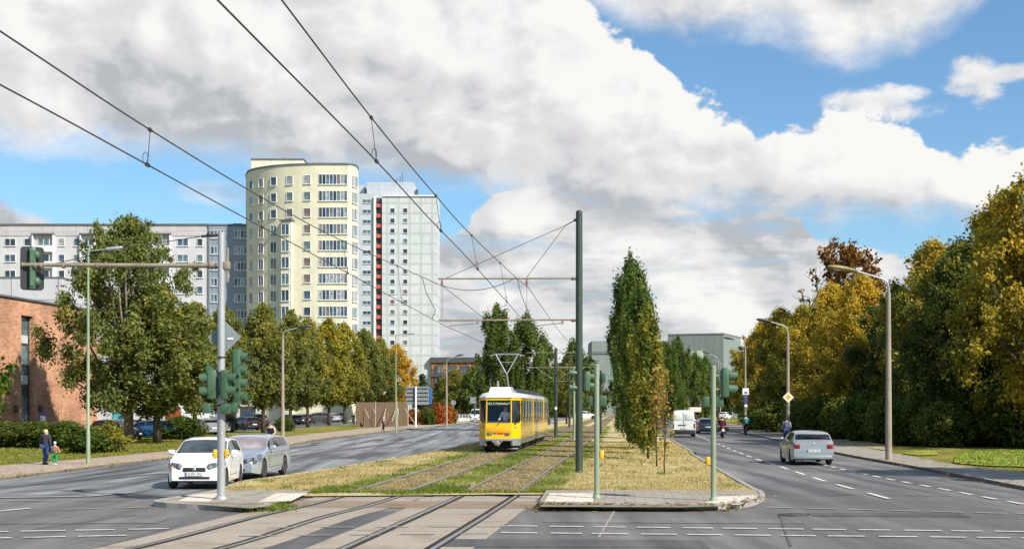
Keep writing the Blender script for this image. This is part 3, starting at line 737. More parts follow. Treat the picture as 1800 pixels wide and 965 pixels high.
# the half bare tree
def bare_tree():
    rnd = random.Random(7); b = MB(); tips = []
    def grow(p, d, r, L, lv):
        q = p + d * L; m_ = (p + q) / 2 + Vector((rnd.uniform(-1,1), rnd.uniform(-1,1), 0)) * L * .06
        b.tube([p, m_, q], [r, r * .82, r * .64], 6 if lv < 3 else 4, cap=lv == 0)
        if lv >= 3: tips.append((p + q) / 2); tips.append(q)
        if lv >= 6: return
        for i in range(3 if lv in (1, 2, 3) else 2):
            a = Vector((rnd.gauss(0, 1), rnd.gauss(0, 1), rnd.gauss(.15, .5))).normalized()
            grow(q, (d * .95 + a * .62).normalized(), r * .6, L * rnd.uniform(.62, .8), lv + 1)
    grow(Vector((0, 0, -.1)), Vector((0, 0, 1)), .34, 5.6, 0)
    k = [t for t in tips if rnd.random() < (.42 if t.x < .8 else .06)]
    rad = [rnd.uniform(.3, .6) for _ in k]
    crown = leaf_mesh('bare_crown', [tuple(t) for t in k], rad, 12, .22, 9, L_RUST)
    me = bpy.data.meshes.new('bare_trunk'); me.from_pydata(b.v, [], b.f); me.materials.append(BARK); fix_normals(me)
    H0 = max(v[2] for v in b.v); W0 = max(v[0] for v in b.v) - min(v[0] for v in b.v)
    CACHE['bare'] = (crown, me, H0, W0)
bare_tree()

# --- the row of street trees on the lawn, beside the parking lot
g = 'street trees along the parking lot'
plant('big', 'plane_tree', 'biggest broad dark green tree, pale trunk, before the brick building', 'tree', xat(226, 82), 82, 14.9, 11.9, rz=.6)
plant('lime_b', 'street_tree', 'green tree with a leaning dark trunk in front of the blue parked car', 'tree', xat(276, 81), 81, 10.2, 8.5, g)
rows = [(342,96,10.4,7.0,'lime_a','olive green street tree rising directly behind the white hatchback'),
 (392,108,11.2,6.6,'lime_b','olive green street tree behind the grey mast with the signal arm'),
 (463,116,12.0,7.0,'lime_a','tall dark green street tree behind the silver blue estate car'),
 (511,132,12.6,6.8,'lime_b','olive green street tree just beyond the concrete lamp post near the cream tower'),
 (541,147,12.8,7.0,'limey_b','olive and yellow street tree whose trunk stands before the dark parked cars'),
 (578,164,14.2,7.6,'limey_a','yellowing street tree below the cream tower with a slim dark trunk'),
 (606,180,14.6,7.6,'limey_a','yellow green street tree directly left of the brown mat fence'),
 (640,192,14.4,8.0,'lime_a','dark green street tree standing behind the brown mat fence'),
 (668,204,13.6,8.0,'limey_b','olive street tree behind the green lamp post by the white tower'),
 (697,214,13.2,8.6,'gold','bright golden orange street tree in front of the white tower')]
for px, Y, H, Wd, k, lb in rows:
    plant(k, 'street_tree', lb, 'tree', xat(px, Y), Y, H, Wd, g)
# --- columnar oaks in the median
g = 'columnar oaks in the median'
cols = [(1168,44.6,4.0,.8,'sapling','thin rusty sapling with bare twigs, nearest in the median'),
 (1154,50,4.3,1.0,'sapling','thin rusty sapling just behind the nearest one in the median'),
 (1139,57,7.0,1.75,'col_young','young yellow green columnar oak behind the two rusty saplings'),
 (1131,64,7.2,2.0,'col_young','young columnar oak with orange tinged edge behind the smaller young one'),
 (1126,72,9.6,2.6,'col_b','mid sized dark columnar oak just before the tallest one'),
 (1118,84,12.0,3.2,'col_a','dense dark columnar oak hidden largely behind the young ones'),
 (1108,97,14.4,3.5,'col_b','tallest dark green columnar oak in the median'),
 (1100,116,14.0,3.6,'col_a','dark columnar oak whose edge shows just left of the tallest one')]
for px, Y, H, Wd, k, lb in cols: plant(k, 'columnar_oak', lb, 'tree', xat(px, Y), Y, H, Wd, g)
g = 'columnar oaks behind the tram'
for px, Y, H, Wd, k, lb in [(874,128,12.9,5.0,'col_a','tall columnar oak directly behind the tram front and pantograph'),
   (926,131,12.3,5.0,'col_b','columnar oak behind the tram roof, its top slightly lower'),
   (955,165,11.5,4.6,'col_a','lower columnar oak between the tram and the dark catenary mast'),
   (996,180,8.6,5.2,'lime_b','bushy green tree just beyond the dark catenary mast')]:
    plant(k, 'columnar_oak' if 'columnar' in lb else 'street_tree', lb, 'tree', xat(px, Y), Y, H, Wd, g)
g = 'columnar oaks along the far bend'
for px, Y, H, Wd, k, lb in [(1174,214,13.6,5.2,'col_b','columnar oak left of the pair above the white van'),
   (1192,222,15.0,5.6,'col_a','tallest columnar oak above the white van'),
   (1222,246,13.4,5.6,'col_b','columnar oak above the dark blue car, left of the pale signal post'),
   (1240,256,12.8,5.6,'col_a','columnar oak right behind the pale signal post')]:
    plant(k, 'columnar_oak', lb, 'tree', xat(px, Y), Y, H, Wd, g)
# --- park edge on the other side of the road
g = 'park trees along the road'
park = [(1846,71,17.2,11.0,'park_gold','tallest yellow tree at the right edge of the photo, nearest of the park trees'),
 (1768,80,16.2,10.5,'park_olive','big olive and yellow tree next to the tallest one'),
 (1690,80,12.6,9.5,'park_dark','dark green park tree right of the big concrete lamp post'),
 (1640,92,14.6,9.5,'park_olive','pointed green and yellow tree rising right of the lamp post arm'),
 (1582,98,11.8,8.4,'park_dark','dark green park tree directly behind the big concrete lamp post'),
 (1515,104,13.4,8.2,'park_gold','orange yellow park tree beneath the nearest lamp arm'),
 (1462,116,13.8,8.8,'park_gold','orange yellow park tree beside the half bare tree'),
 (1412,128,12.8,8.6,'park_olive','olive park tree behind the yellow diamond sign'),
 (1372,142,13.6,8.8,'park_olive','olive park tree left of the diamond sign lamp post'),
 (1342,162,13.6,9.0,'park_gold','yellow park tree behind the farther curved lamp post'),
 (1322,190,13.2,9.2,'park_olive','farthest olive park tree at the end of the row')]
for px, Y, H, Wd, k, lb in park: plant(k, 'park_tree', lb, 'tree', xat(px, Y), Y, H, Wd, g)
plant('bare', 'half_bare_tree', 'tall half bare brown tree with visible limbs above the orange trees', 'tree', xat(1398, 136), 136, 20.8, 13.5, rz=2.2)
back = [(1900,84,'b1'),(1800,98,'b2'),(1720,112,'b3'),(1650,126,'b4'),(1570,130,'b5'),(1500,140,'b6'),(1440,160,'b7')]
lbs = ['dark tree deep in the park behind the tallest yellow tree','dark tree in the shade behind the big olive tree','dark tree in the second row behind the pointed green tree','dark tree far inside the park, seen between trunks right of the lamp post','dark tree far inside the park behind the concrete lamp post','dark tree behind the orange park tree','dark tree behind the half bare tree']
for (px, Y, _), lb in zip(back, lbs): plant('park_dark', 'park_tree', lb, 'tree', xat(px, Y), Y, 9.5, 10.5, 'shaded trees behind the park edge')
g = 'undergrowth along the park edge'
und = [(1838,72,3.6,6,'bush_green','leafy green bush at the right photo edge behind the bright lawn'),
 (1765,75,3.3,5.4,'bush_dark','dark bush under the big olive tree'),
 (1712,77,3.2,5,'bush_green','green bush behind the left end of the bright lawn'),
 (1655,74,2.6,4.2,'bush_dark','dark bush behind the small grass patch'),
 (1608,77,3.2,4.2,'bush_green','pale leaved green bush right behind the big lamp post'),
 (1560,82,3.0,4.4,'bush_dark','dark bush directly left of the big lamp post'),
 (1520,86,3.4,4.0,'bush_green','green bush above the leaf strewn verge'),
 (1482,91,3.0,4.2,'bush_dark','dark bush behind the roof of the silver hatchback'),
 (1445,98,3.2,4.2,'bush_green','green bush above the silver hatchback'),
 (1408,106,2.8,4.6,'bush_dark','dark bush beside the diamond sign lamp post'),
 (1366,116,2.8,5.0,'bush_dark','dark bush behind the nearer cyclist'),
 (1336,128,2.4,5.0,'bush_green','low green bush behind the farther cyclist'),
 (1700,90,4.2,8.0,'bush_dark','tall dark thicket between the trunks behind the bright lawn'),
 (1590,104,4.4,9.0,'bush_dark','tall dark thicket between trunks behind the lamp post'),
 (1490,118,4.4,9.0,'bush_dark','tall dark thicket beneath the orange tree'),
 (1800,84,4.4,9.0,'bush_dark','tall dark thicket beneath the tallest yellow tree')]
for px, Y, H, Wd, k, lb in und: plant(k, 'shrub', lb, 'shrub', xat(px, Y), Y, H, Wd, g, part='stem')
for X, Y, H, Wd, lb in ((25.5,37,13.5,9,'park tree outside the right of the frame, beside the pavement'),): plant('park_olive', 'park_tree', lb, 'tree', X, Y, H, Wd, 'park trees along the road')
# --- shrubs on the other lawn
g = 'shrubs on the lawn by the pedestrians'
for px, Y, H, Wd, k, lb in [(20,74,1.5,5.0,'bush_dark','dark trimmed shrub at the left photo edge before the brick wall'),
   (70,73,1.5,4.6,'bush_dark','dark trimmed shrub right behind the grandparent and child'),
   (118,72,1.55,4.2,'bush_green','green shrub beside the tall green lamp post'),
   (152,64,1.2,2.8,'bush','low green shrub at the foot of the tall green lamp post'),
   (192,66,1.5,3.0,'bush_rust','reddish brown shrub in front of the big tree trunk'),
   (318,92,1.7,4.4,'bush_green','green shrub between the blue and the silver parked cars'),
   (398,118,1.8,2.6,'bush_dark','dark shrub behind the grey mast'),
   (500,122,1.4,2.2,'bush','small green shrub beside the concrete lamp post')]:
    plant(k, 'shrub', lb, 'shrub', xat(px, Y), Y, H, Wd, g, part='stem')
g = 'autumn shrubs behind the direction sign'
for px, Y, H, Wd, k, lb in [(725,172,2.0,2.4,'bush_red','red shrub left of the sign post'),(742,170,2.0,2.2,'bush_red','red shrub right of the sign post'),
   (752,166,2.2,2.2,'bush_green','round green shrub between the red ones and the orange ones'),(770,172,2.9,3.6,'bush_red','large orange red shrub under the direction sign'),
   (786,176,2.9,2.6,'bush_red','orange red shrub beside the concrete lamp post'),(797,180,2.2,1.6,'bush_green','narrow green shrub right of the concrete lamp post')]:
    plant(k, 'shrub', lb, 'shrub', xat(px, Y), Y, H, Wd, g, part='stem')
plant('branchy', 'young_maple', 'bright green young maple reaching in from the left photo edge', 'tree', xat(-34, 62), 62, 6.3, 3.8, rz=1.1)
# --- farther trees
g = 'trees at the far end of the street'
for px, Y, H, Wd, k, lb in [(742,232,8.6,6.5,'conifer','dark conifer right of the golden tree, before the white tower'),
   (800,250,10.0,9.0,'lime_a','green tree in front of the brown office building'),(775,262,9.0,8.0,'conifer','dark conifer left of the brown office building'),
   (832,226,9.6,8.0,'far_mass','dark tree behind the tram, below the brown building'),(1010,300,18.2,13,'far_mass','big dark hazy tree behind the green catenary mast'),
   (1035,330,12.5,13,'far_mass','lower dark tree right of the green catenary mast'),(975,310,13,13,'far_mass','dark tree mass behind the dark catenary mast'),
   (1275,300,9,12,'far_mass','dark tree below the grey hall, right of the far oaks')]:
    plant(k, 'far_tree', lb, 'tree', xat(px, Y), Y, H, Wd, g)
# hedges behind the parking lot
g = 'hedges behind the parking lot'
for x0, x1, Y, H, k, lb in [(150,300,170,2.4,'bush_green','pale green hedge behind the blue parked car'),(480,560,240,5.0,'bush_green','green hedge behind the row of dark parked cars'),(560,650,252,5.2,'bush_rust','yellowish hedge left of the brown mat fence'),(655,720,262,5.0,'bush_dark','dark hedge behind the brown mat fence')]:
    a, b_ = xat(x0, Y), xat(x1, Y); rnd = random.Random(x0); n = int((b_ - a) * H * .9)
    cen = [(rnd.uniform(a, b_) - (a + b_) / 2, rnd.uniform(-.6, .6), rnd.uniform(.2, H - .35)) for _ in range(n)]
    t = thing('hedge', lb, 'hedge', ((a + b_) / 2, Y, .05), 0, g)
    link('foliage', leaf_mesh('hedge_leaves', cen, [rnd.uniform(.45, .8) for _ in cen], 60, .26, x0, {'bush_green': L_HEDGE, 'bush_rust': L_LIMEY, 'bush_dark': L_DARK}[k]), t)
    sb = MB()
    for i in range(max(3, n // 8)): q = rnd.uniform(a, b_) - (a + b_) / 2; sb.tube([(q, 0, 0), (q + .1, .05, H * .6)], [.05, .02], 5)
    sb.tube([(-(b_-a)/2, 0, .04), ((b_-a)/2, 0, .04)], .06, 5); sb.build('stem', BARK, t)

# ---------------------------------------------------------------- grass and fallen leaves
def inside(px, py, poly):
    px = np.asarray(px); r = np.zeros(len(px), bool); n = len(poly)
    for i in range(n):
        x0, y0 = poly[i]; x1, y1 = poly[(i + 1) % n]
        c = ((y0 > py) != (y1 > py)); r ^= c & (px < (x1 - x0) * (py - y0) / (y1 - y0 + 1e-12) + x0)
    return r
def grass_mesh(name, x, y, z, h, wd, m, seed, tone=None):
    rs = np.random.RandomState(seed); N = len(x)
    a = rs.uniform(0, 2 * PI, N); ca, sa = np.cos(a) * wd / 2, np.sin(a) * wd / 2
    lx, ly = rs.normal(0, .45, N) * h, rs.normal(0, .45, N) * h
    v = np.stack([np.stack([x - ca, y - sa, z + 0*x], 1), np.stack([x + ca, y + sa, z + 0*x], 1), np.stack([x + lx, y + ly, z + h], 1)], 1).reshape(-1, 3)
    me = bpy.data.meshes.new(name); me.vertices.add(3 * N); me.vertices.foreach_set('co', v.ravel())
    me.loops.add(3 * N); me.loops.foreach_set('vertex_index', np.arange(3 * N)); me.polygons.add(N); me.polygons.foreach_set('loop_start', np.arange(0, 3 * N, 3))
    me.materials.append(m); me.update(calc_edges=True)
    t = np.clip(rs.normal(.5, .2, N) if tone is None else tone, 0, 1)
    at = me.attributes.new('tone', 'FLOAT', 'FACE'); at.data.foreach_set('value', t.astype(np.float32))
    o = link(name, me); o['kind'] = 'stuff'; return o
G_DRY = leaf_mat('straw_blades', [(0,(.27,.21,.08)), (.35,(.48,.38,.18)), (.7,(.6,.49,.26)), (1,(.66,.58,.36))], .3)
G_GRN = leaf_mat('green_blades', [(0,(.08,.11,.015)), (.45,(.16,.22,.03)), (.8,(.27,.31,.05)), (1,(.45,.4,.13))], .35)
rs = np.random.RandomState(5)
def scatter(poly, y0, y1, n, pw=1.6):
    ys = y0 + (y1 - y0) * rs.uniform(0, 1, n) ** pw
    xs0, xs1 = min(p[0] for p in poly), max(p[0] for p in poly)
    xs = rs.uniform(max(xs0, -14), min(xs1, 14), n); k = inside(xs, ys, poly); return xs[k], ys[k]
def vnoise(x, y, sc, seed):
    g_ = np.random.RandomState(seed).uniform(-1, 1, (64, 64)); u_, v_ = x / sc + 200, y / sc + 200
    i, j = np.floor(u_).astype(int), np.floor(v_).astype(int); a, b_ = u_ - i, v_ - j; a, b_ = a*a*(3-2*a), b_*b_*(3-2*b_)
    q = lambda p, r: g_[p % 64, r % 64]
    return (q(i,j)*(1-a) + q(i+1,j)*a)*(1-b_) + (q(i,j+1)*(1-a) + q(i+1,j+1)*a)*b_
x, y = scatter(med, YC + .05, 85, 190000)
def trk_np(line, yy): return np.interp(yy, [p[1] for p in line], [p[0] for p in line])
dl, dr = x - trk_np(tlD, y), x - trk_np(trD, y)
on = (np.abs(dl) < .9) | (np.abs(dr) < .9)
green = ((dl > .9) & (dr < -.9)) | ((dl < -.85) & (dl > -1.7 + rs.normal(0, .2, len(x)))) | ((dr > .85) & (dr < 1.6 + rs.normal(0, .3, len(x))))
patch = np.sin(x*2.1 + np.sin(y*.9)*2) + np.sin(y*1.3 + x) + rs.normal(0, .5, len(x))
green &= (rs.uniform(0, 1, len(x)) < .68) & (patch > -.7)
green |= rs.uniform(0, 1, len(x)) < .03
green |= (vnoise(x, y, 1.1, 3) + .6*vnoise(x, y, .35, 4) > .95)
far = 1 + (y - 35) / 45
bare = vnoise(x, y, .9, 5) + .7*vnoise(x, y, .28, 6) < -.62
ton = np.clip(.5 + .30*vnoise(x, y, 1.6, 7) + .2*vnoise(x, y, .45, 8) + rs.normal(0, .14, len(x)), 0, 1)
k = ~on & ~green & ~bare; grass_mesh('dry_grass', x[k], y[k], .04, rs.uniform(.02, .09, k.sum()) * (1 + .5*vnoise(x[k], y[k], .8, 9)), .02 * far[k], G_DRY, 61, ton[k])
k = ~on & green; grass_mesh('green_grass', x[k], y[k], .045, rs.uniform(.05, .13, k.sum()), .024 * far[k], G_GRN, 62, ton[k])
k = on & (rs.uniform(0, 1, len(x)) < .22); grass_mesh('track_weeds', x[k], y[k], .045, rs.uniform(.03, .08, k.sum()), .025 * far[k], G_DRY, 63)
# weeds at the corners of the refuge
wx, wy = [], []
for (px, py, r, n) in ((462,897,.5,500),(490,892,.35,400),(556,868,.5,500),(600,862,.6,900),(700,870,.6,500),(775,868,.7,700)):
    c = gp(px, py); wx += list(rs.normal(c[0], r * .6, n)); wy += list(rs.normal(c[1], r * .5, n))
for xx in rs.uniform(trk_x(tlD, YC) - 1.3, trk_x(trD, YC) + 2.2, 1500): wx.append(xx); wy.append(YC + rs.normal(.06, .1))
for q in rs.uniform(0, 1, 500): c = (Vector(gp(945, 893)) * (1 - q) + Vector(gp(1290, 894)) * q); wx.append(c.x + rs.normal(0, .1)); wy.append(c.y - .16 + rs.normal(0, .04))
wx, wy = np.array(wx), np.array(wy)
grass_mesh('corner_weeds', wx, wy, np.where(wy > YC - .2, .03, .012), rs.uniform(.04, .15, len(wx)), .032, G_GRN, 64)
n = 60000; ys = 45 + 60 * rs.uniform(0, 1, n) ** 1.4; xs = rs.uniform(-50, -9, n); lawnp = lawn_l
k = inside(xs, ys, lawnp); xs, ys = xs[k], ys[k]
grass_mesh('lawn_grass', xs, ys, .05, rs.uniform(.05, .14, len(xs)), .07, leaf_mat('lawn_blades', [(0,(.09,.11,.016)), (.4,(.19,.21,.03)), (.75,(.31,.28,.06)), (1,(.42,.33,.10))], .3), 65)
n = 9000; ys = rs.uniform(47, 74, n); xs = rs.uniform(16, 32, n)
vp = [gp(1676, 813, .1), gp(1680, 800, .1), gp(1700, 793, .1), gp(1860, 791, .1), gp(1860, 822, .1), gp(1730, 818, .1)]
k = inside(xs, ys, vp); grass_mesh('verge_grass', xs[k], ys[k], .11, rs.uniform(.05, .12, k.sum()), .06, G_GRN, 66)
# fallen leaves along kerbs and verges
fx, fy, fz = [], [], []
def drop(line, n, sp, z):
    S = arc(line); L = S[-1]
    for s in rs.uniform(0, 1, n) ** 1.5 * L:
        i = max(0, min(len(S) - 2, int(np.searchsorted(S, s)) - 1)); t = (s - S[i]) / (S[i+1] - S[i] + 1e-9)
        p = Vector(line[i]) * (1 - t) + Vector(line[i+1]) * t
        fx.append(p.x + rs.normal(0, sp)); fy.append(p.y + rs.normal(0, sp)); fz.append(z)
drop([p for p in lkD if p[1] < 170], 1500, .5, .112); drop([p for p in loD if p[1] < 150], 900, .8, .112)
drop([p for p in rk0 if p[1] < 120], 500, .5, .122); drop([gp(1470,779), gp(1555,790), gp(1690,822), gp(1800,832)], 900, .7, .118)
drop(densify([ir[0], ir[5], ir[4], ir[3]], 5), 300, .2, .135); drop([(gp(940,897)), gp(1290,897)], 250, .15, .012)
fx, fy, fz = map(np.array, (fx, fy, fz)); N = len(fx); a = rs.uniform(0, 6.28, N); s = rs.uniform(.03, .07, N)
v = np.stack([np.stack([fx + np.cos(a + q) * s, fy + np.sin(a + q) * s, fz + rs.uniform(0, .02, N)], 1) for q in (0, 1.57, 3.14, 4.71)], 1).reshape(-1, 3)
me = bpy.data.meshes.new('fallen_leaves'); me.vertices.add(4*N); me.vertices.foreach_set('co', v.ravel()); me.loops.add(4*N); me.loops.foreach_set('vertex_index', np.arange(4*N))
me.polygons.add(N); me.polygons.foreach_set('loop_start', np.arange(0, 4*N, 4)); me.materials.append(leaf_mat('leaf_litter', [(0,(.1,.05,.015)), (.5,(.28,.15,.03)), (1,(.5,.33,.06))], .1)); me.update(calc_edges=True)
at = me.attributes.new('tone', 'FLOAT', 'FACE'); at.data.foreach_set('value', rs.uniform(0, 1, N).astype(np.float32))
o = link('fallen_leaves', me); o['kind'] = 'stuff'
# ---------------------------------------------------------------- buildings
def wall_mat(name, col, var=.06, panel=None, joint=None, rough=.8, streak=.2):
    m, nt, b = new_mat(name)
    p = nt.node('ShaderNodeTexCoord').outputs['Object']
    s = nt.node('ShaderNodeSeparateXYZ'); nt.put(s.inputs[0], p)
    h = nt.node('ShaderNodeCombineXYZ'); nt.put(h.inputs[0], nt.math('ADD', s.outputs[0], nt.math('MULTIPLY', s.outputs[1], .7))); nt.put(h.inputs[1], s.outputs[2])
    base = tuple(col)
    if panel:
        br = nt.node('ShaderNodeTexBrick'); nt.put(br.inputs['Vector'], h.outputs[0]); br.offset = 0.0; br.squash = 1.0
        br.inputs['Scale'].default_value = 1; br.inputs['Brick Width'].default_value = panel[0]; br.inputs['Row Height'].default_value = panel[1]; br.inputs['Mortar Size'].default_value = panel[2]
        br.inputs['Color1'].default_value = c4([q * (1 + var) for q in col]); br.inputs['Color2'].default_value = c4([q * (1 - var) for q in col]); br.inputs['Mortar'].default_value = c4(joint)
        if len(panel) > 3: br.offset = panel[3]
        base = br.outputs['Color']
    n = nt.noise(p, .35, 6, .6); st = nt.noise(nt.scale(p, (1.2, 1.2, .12)), 1.0, 5, .6)
    k = nt.math('ADD', nt.sstep(n, .3, .7, 1 - var, 1 + var), nt.sstep(st, .5, .8, 0, -streak))
    mul = nt.node('ShaderNodeVectorMath', operation='SCALE'); nt.put(mul.inputs[0], base); nt.put(mul.inputs['Scale'], k)
    nt.put(b.inputs['Base Color'], mul.outputs[0]); b.inputs['Roughness'].default_value = rough; b.inputs['Specular IOR Level'].default_value = .25
    return m
B_CREAM = wall_mat('cream_render', (.66,.625,.46), .05, (3.0, 2.79, .02), (.54,.5,.33))
B_CREAM2 = wall_mat('pale_cream_render', (.68,.65,.5), .04)
B_WHITE = wall_mat('white_panel', (.46,.49,.53), .04, (3.4, 2.8, .04), (.36,.39,.42))
B_GRID = wall_mat('green_grid_panel', (.54,.55,.565), .03, (3.1, 2.8, .30), (.41,.465,.455))
B_LILAC = wall_mat('lilac_panel', (.47,.44,.45), .06, (6.0, 2.8, .03), (.3,.28,.28))
B_PALE = wall_mat('pale_panel', (.52,.51,.53), .05, (6.0, 2.8, .03), (.4,.39,.4))
B_SLATE = wall_mat('slate_blue_panel', (.24,.28,.34), .05, (6.0, 2.8, .03), (.18,.2,.24))
B_BRICK = wall_mat('orange_brick', (.50,.235,.13), .28, (.25, .083, .012, .5), (.42,.28,.2), .85)
B_GREY = wall_mat('grey_cladding', (.50,.50,.52), .03, (4.2, 6.0, .05), (.25,.25,.27))
B_HALL = wall_mat('grey_green_metal', (.21,.245,.235), .05, (1.2, 30, .03), (.17,.2,.19))
B_HALL2 = wall_mat('pale_green_metal', (.37,.42,.36), .05, (1.2, 30, .03), (.3,.33,.3))
B_BROWN = wall_mat('dark_fascia', (.075,.075,.08), .08)
B_ORANGE = wall_mat('orange_facade', (.30,.14,.06), .45, (1.6, 3.2, .12), (.06,.04,.035))
B_RED = mat('red_balcony', (.46,.10,.07), .6, var=.12, scale=1)
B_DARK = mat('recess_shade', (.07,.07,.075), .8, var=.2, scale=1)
B_ROOF = mat('roof_edge', (.13,.135,.14), .7, var=.15, scale=1)
B_BEIGE = wall_mat('beige_wall', (.5,.46,.38), .06, (5, 4, .05), (.4,.37,.3))
FR_W = mat('white_window_frame', (.72,.72,.71), .45, var=.05)
FR_D = mat('dark_window_frame', (.05,.055,.06), .4, var=.1)
PANES = [glass_mat('pane_dark', (.03,.04,.055), .05), glass_mat('pane_blue', (.055,.085,.13), .04), glass_mat('pane_curtain', (.25,.27,.28), .12, var=.5, scale=2.5),
         glass_mat('pane_teal', (.11,.16,.17), .06), glass_mat('pane_warm', (.16,.12,.1), .1)]
WC = {}
def win_meshes(wd, ht, mull, fm, sill=True):
    key = (wd, ht, mull, fm.name)
    if key in WC: return WC[key]
    b = MB(); f = .07; d = .10
    b.box((0, -d/2, ht/2 - f/2), (wd, d, f)); b.box((0, -d/2, -ht/2 + f/2), (wd, d, f))
    b.box((-wd/2 + f/2, -d/2, 0), (f, d, ht - 2*f)); b.box((wd/2 - f/2, -d/2, 0), (f, d, ht - 2*f))
    for i in range(1, mull): b.box((-wd/2 + wd*i/mull, -d/2 + .005, 0), (.085, d - .02, ht - 2*f))
    if sill: b.box((0, -.09, -ht/2 - .035), (wd + .16, .18, .06))
    fr = bpy.data.meshes.new('frame'); fr.from_pydata(b.v, [], b.f); fr.materials.append(fm)
    ps = []
    for pm in PANES:
        q = bpy.data.meshes.new('pane'); q.from_pydata([(-wd/2 + f, -.03, -ht/2 + f), (wd/2 - f, -.03, -ht/2 + f), (wd/2 - f, -.03, ht/2 - f), (-wd/2 + f, -.03, ht/2 - f)], [], [(0,1,2,3)])
        q.materials.append(pm); ps.append(q)
    # several leaves, each with its own curtain, as one pane mesh
    WC[key] = (fr, ps); return WC[key]
wr = random.Random(3)
def window(parent, x, y, z, rz, wd, ht, mull=1, fm=None, w=(4,4,2,3,1), sill=True):
    fr, ps = win_meshes(wd, ht, mull, fm or FR_W, sill)
    o = link('window', fr, parent, (x, y, z)); o.rotation_euler.z = rz
    if mull < 3:
        link('pane', ps[wr.choices(range(5), w)[0]], o)
    else:
        q = MB(); ww = wd / mull
        for i in range(mull):
            x0 = -wd/2 + ww*i + .05; q.add([(x0, -.03, -ht/2 + .07), (x0 + ww - .1, -.03, -ht/2 + .07), (x0 + ww - .1, -.03, ht/2 - .07), (x0, -.03, ht/2 - .07)], [(0,1,2,3)], wr.choices(range(5), w)[0])
        q.build('pane', PANES, o)
    return o

# --- cream tower
TY = 212.0
tower = thing('apartment_tower', 'cream yellow apartment tower with a rounded corner and rows of glazed balconies', 'building', (0, 0, 0))
plan_px = [(432,223),(435,219.5),(442,217.4),(455,215.8),(472,214.4),(490,213.4),(515,212.6),(545,212.1),(560,212),(612,212),(621,212.6),(627,214.0),(630,216.5)]
plan = [(xat(p, Y), Y) for p, Y in plan_px]
pl = densify(plan[:9], 4) + densify(plan[9:], 4)
HT = zat(290, TY)
full = pl + [(-29.6, 234), (pl[0][0] - 2.5, 240)]
b = MB(); b.zprism(full, 0, HT); b.build('wall', B_CREAM, tower, smooth=30)
b = MB(); b.zprism([(x + (x - xat(530, 225)) * .008, y + (y - 226) * .008) for x, y in full], HT + .002, HT + .32); b.build('roof_edge', B_ROOF, tower)
b = MB(); b.box((xat(494, 224), 224, HT + 1.35), (9.2, 7, 2.3)); b.box((xat(494, 224), 224, HT + 2.63), (9.4, 7.2, .25), 1); b.build('roof_house', [B_CREAM2, B_ROOF], tower)
b = MB(); b.tube([(xat(500,224), 224, HT + 2.7), (xat(500,224), 224, HT + 3.7)], .06, 6); b.build('antenna', B_DARK, tower)
def plan_at(px):
    for (x0, y0), (x1, y1) in zip(pl, pl[1:]):
        a, c = x0 / y0 * F + CXP, x1 / y1 * F + CXP
        if a <= px <= c + 1e-6:
            t = (px - a) / (c - a + 1e-9); return x0 + (x1-x0)*t, y0 + (y1-y0)*t, math.atan2(y1-y0, x1-x0)
rows_z = [zat(315.6 + 28.95 * k, TY) for k in range(10)]
for k, z in enumerate(rows_z):
    for px in (442, 459, 481, 509, 540):
        if px == 509 and k >= 3: continue
        x, y, r = plan_at(px)
        tall = (px in (442, 459, 481)) and k >= 3
        window(tower, x, y, z - (.1 if tall else 0), r, 1.25, 1.9 if tall else 1.5, 2 if tall else 1, w=(4,4,2,3,2))
    x, y, r = plan_at(585.5)
    if k < 10: window(tower, x, y, z, 0, 4.9, 1.75, 8, w=(3,4,3,4,1))
    x, y, r = plan_at(624)
    window(tower, x, y, z - .2, r, 1.7, 1.9, 3, w=(2,3,4,4,0))
for k, z in enumerate(rows_z):
    if k < 3: continue
ox, oy, orz = plan_at(507)
ob = MB(); M = Matrix.Translation((ox, oy, 0)) @ Matrix.Rotation(orz, 4, 'Z')
ob.box((0, -.45, (rows_z[3] + 1.3) / 2), (1.9, .9, rows_z[3] + 1.3), 0, 0, M); ob.box((0, -.55, rows_z[3] + 1.45), (2.3, 1.3, .22), 1, 0, M)
oriel = ob.build('oriel', [B_CREAM2, B_ROOF], tower)
for k, z in enumerate(rows_z[3:]):
    window(oriel, *(M @ Vector((-.12, -.905, 0)))[:2], z - .1, orz, 1.45, 1.9, 2, w=(4,4,3,3,1))

# --- white tower
WY = 346.0
wt = thing('apartment_tower', 'white high rise with a pale green grid and a red balcony column', 'building')
zt = zat(345, WY); b = MB()
def blk(x0, x1, z1, y0, mi, dep=14): b.box(((xat(x0, WY) + xat(x1, WY)) / 2, y0 + dep / 2, z1 / 2), (xat(x1, WY) - xat(x0, WY), dep, z1), mi)
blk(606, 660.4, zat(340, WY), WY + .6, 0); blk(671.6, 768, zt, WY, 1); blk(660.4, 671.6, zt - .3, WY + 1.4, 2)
b.build('wall', [B_WHITE, B_GRID, B_DARK], wt)
b = MB(); b.box((xat(684, WY), WY + 8, zt + 2.2), (xat(725, WY) - xat(642, WY), 10, 4.4)); b.box((xat(620, WY), WY + 9, zt + 2.0), (5.5, 8, 4.0)); b.build('roof_house', B_WHITE, wt)
b = MB(); b.box((xat(658.6, WY), WY + .25, zt / 2), (.55, .7, zt)); b.box((xat(720, WY), WY - .1, zt + .1), (xat(768.6, WY) - xat(671.6, WY), .5, .35)); b.build('pilaster', FR_W, wt)
b = MB()
for (px, h) in ((700, 2.2), (704, 3.0), (694, 1.6)): b.tube([(xat(px, WY), WY + 6, zt + 4.4), (xat(px, WY), WY + 6, zt + 4.4 + h)], .09, 5)
b.tube([(xat(694, WY), WY + 6, zt + 4.6), (xat(704, WY), WY + 6, zt + 4.6)], .06, 5); b.build('antenna', B_DARK, wt)
